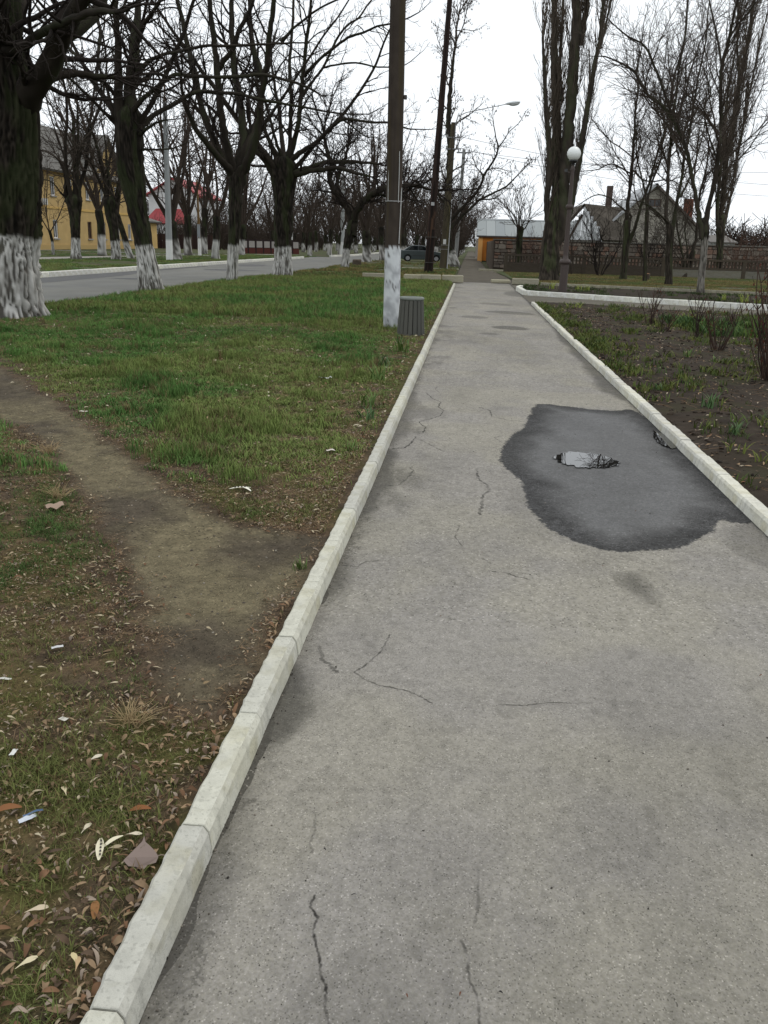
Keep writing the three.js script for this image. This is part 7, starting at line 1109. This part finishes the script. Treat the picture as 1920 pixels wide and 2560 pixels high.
{ // green shoots in the beds, one clump each
  const R = rngOf(801), shoot = [bladeClump(811, 22, 0.17, 0.016, 0.09, 0.6), bladeClump(812, 16, 0.14, 0.014, 0.08, 0.7), bladeClump(813, 26, 0.12, 0.011, 0.11, 0.9)];
  const gm = [leafMat([0.075, 0.13, 0.02]), leafMat([0.055, 0.11, 0.03]), leafMat([0.05, 0.085, 0.025]), leafMat([0.2, 0.24, 0.035])];
  const clump = (label, x, z, k, c, s, y, group) => { const o = thing('green_shoots', label, 'plant', [x, y, z], R() * 6.28, group); o.scale.setScalar(s); part(o, 'blades', shoot[k], gm[c]); };
  const b = (x, z) => bedH(x, z) - 0.01;
  for (const [x, z, k, c, s, l] of [[2.75, -23.6, 2, 3, 1.9, 'bright lime clump at the bed corner by the side path'], [4.9, -20.7, 2, 3, 1.8, 'bright lime clump behind the rose bushes'], [6.6, -20.4, 2, 3, 1.6, 'bright lime clump near the right edge by the side path'], [3.2, -13.2, 0, 0, 0.9, 'fresh green clump standing alone before the sprawling rose'], [3.45, -12.6, 2, 0, 1.1, 'broad green clump in front of the sprawling rose'], [2.4, -8.8, 0, 1, 1.0, 'green clump on the dark soil nearest the wet patch'], [2.12, -9.9, 1, 1, 0.8, 'green clump close behind the kerb joint'], [2.3, -7.55, 0, 1, 0.8, 'lowest green clump near the right picture edge'], [2.75, -8.3, 1, 2, 0.8, 'dull green clump between the two lowest clumps']]) clump(l, x, z, k, c, s, b(x, z));
  for (const [x, z, k, l] of [[3.17, -34.9, 0, 'yellow green shoots left of the globe lamp foot'], [4.1, -34.6, 1, 'first yellow shoots right of the globe lamp'], [4.35, -34.2, 1, 'second yellow shoots right of the globe lamp'], [8.2, -30.4, 1, 'yellow shoots beside the faded whitewashed tree'], [8.6, -29.4, 0, 'tall yellow shoots in the strip near the right edge'], [9.0, -29.2, 1, 'last yellow shoots in the strip at the right edge']]) clump(l, x, z, k, 3, 1.9, 0.02);
  for (const [x, z, k, s, l] of [[-0.95, -9.8, 0, 1.3, 'yellow green clump by the kerb nearest the litter'], [-0.85, -8.1, 0, 1.15, 'iris clump at the kerb half way up the lawn'], [-0.96, -10.9, 1, 1.35, 'iris clump left of the kerb behind the half way one'], [-0.9, -12.6, 0, 1.3, 'iris clump before the litter bin'], [-0.82, -7.5, 1, 1.1, 'small iris clump at the kerb before dead leaves'], [-0.95, -13.7, 1, 1.3, 'iris clump nearest the litter bin'], [-0.72, -3.86, 0, 0.42, 'small green weed at the kerb where the trail ends'], [-0.78, -6.3, 2, 0.9, 'leafy weed by the kerb above the mossy patch']]) clump(l, x, z, k, k === 1 ? 1 : 0, s, lawnH(x, z) - 0.01);
  const weeds = [], W = [bladeClump(821, 9, 0.07, 0.01, 0.05, 0.8), bladeClump(822, 7, 0.09, 0.009, 0.04, 0.6)], dry = [];
  for (let i = 0; i < 16000; i++) {
    const x = 1.86 + 6.5 * Math.pow(R(), 1.3), z = -4 - 21 * R(); if (z < bedEdge(x) + 0.1) continue;
    const band = Math.max(sstep(0.56, 0.72, fbm(x * 1.3, z * 0.9, 3, 831)), 0.9 * sstep(0.7, 0.2, Math.abs(x - 2.15 - 0.04 * (z + 12))) * sstep(-8.5, -11, z), 0.8 * sstep(2.2, 0.6, z - bedEdge(x)) * sstep(0.35, 0.6, fbm(x * 2, z * 2, 2, 833)));
    if (R() > band * (fbm(x * 3, z * 3, 2, 839) > 0.5 ? 0.5 : 0.14) + 0.02) continue; weeds.push([x, b(x, z), z, R() * 6.28, 0.8 + 1.1 * R(), 0, lerp3([0.045, 0.075, 0.022], [0.11, 0.125, 0.03], R()), 1]); if (R() < 0.25) dry.push([x + 0.05 * R(), b(x, z), z, R() * 6.28, 0.9, 0.3, [0.2, 0.15, 0.08], 1]);
  }
  for (let i = 0; i < 700; i++) { const x = 4.2 + 2.4 * R(), z = -16.5 - 4.2 * R(); if (z > bedEdge(x) && fbm(x, z, 2, 835) > 0.42) weeds.push([x, b(x, z), z, R() * 6.28, 1.5 + R(), 0, lerp3([0.04, 0.085, 0.035], [0.09, 0.13, 0.03], R()), 1.2]); }
  for (let i = 0; i < 1500; i++) { const t = R(), x = 2 + 12 * t, z = lerp(-31 + 0.62 * (x - 2), -37.6 + 0.33 * (x - 2), R()); if (fbm(x * 0.9, z * 0.9, 3, 837) > 0.52) weeds.push([x, 0.03, z, R() * 6.28, 1.2 + R(), 0, lerp3([0.03, 0.055, 0.02], [0.06, 0.08, 0.025], R()), 0.8]); }
  scatter('bed_weeds', 'low green weeds spreading over the dark bed', 'weeds', W, white, weeds); scatter('bed_stalks', 'dry pale stalks among the bed weeds', 'stalks', [bladeClump(823, 6, 0.12, 0.004, 0.05, 0.9)], white, dry);
}
renderer.render(scene, camera);
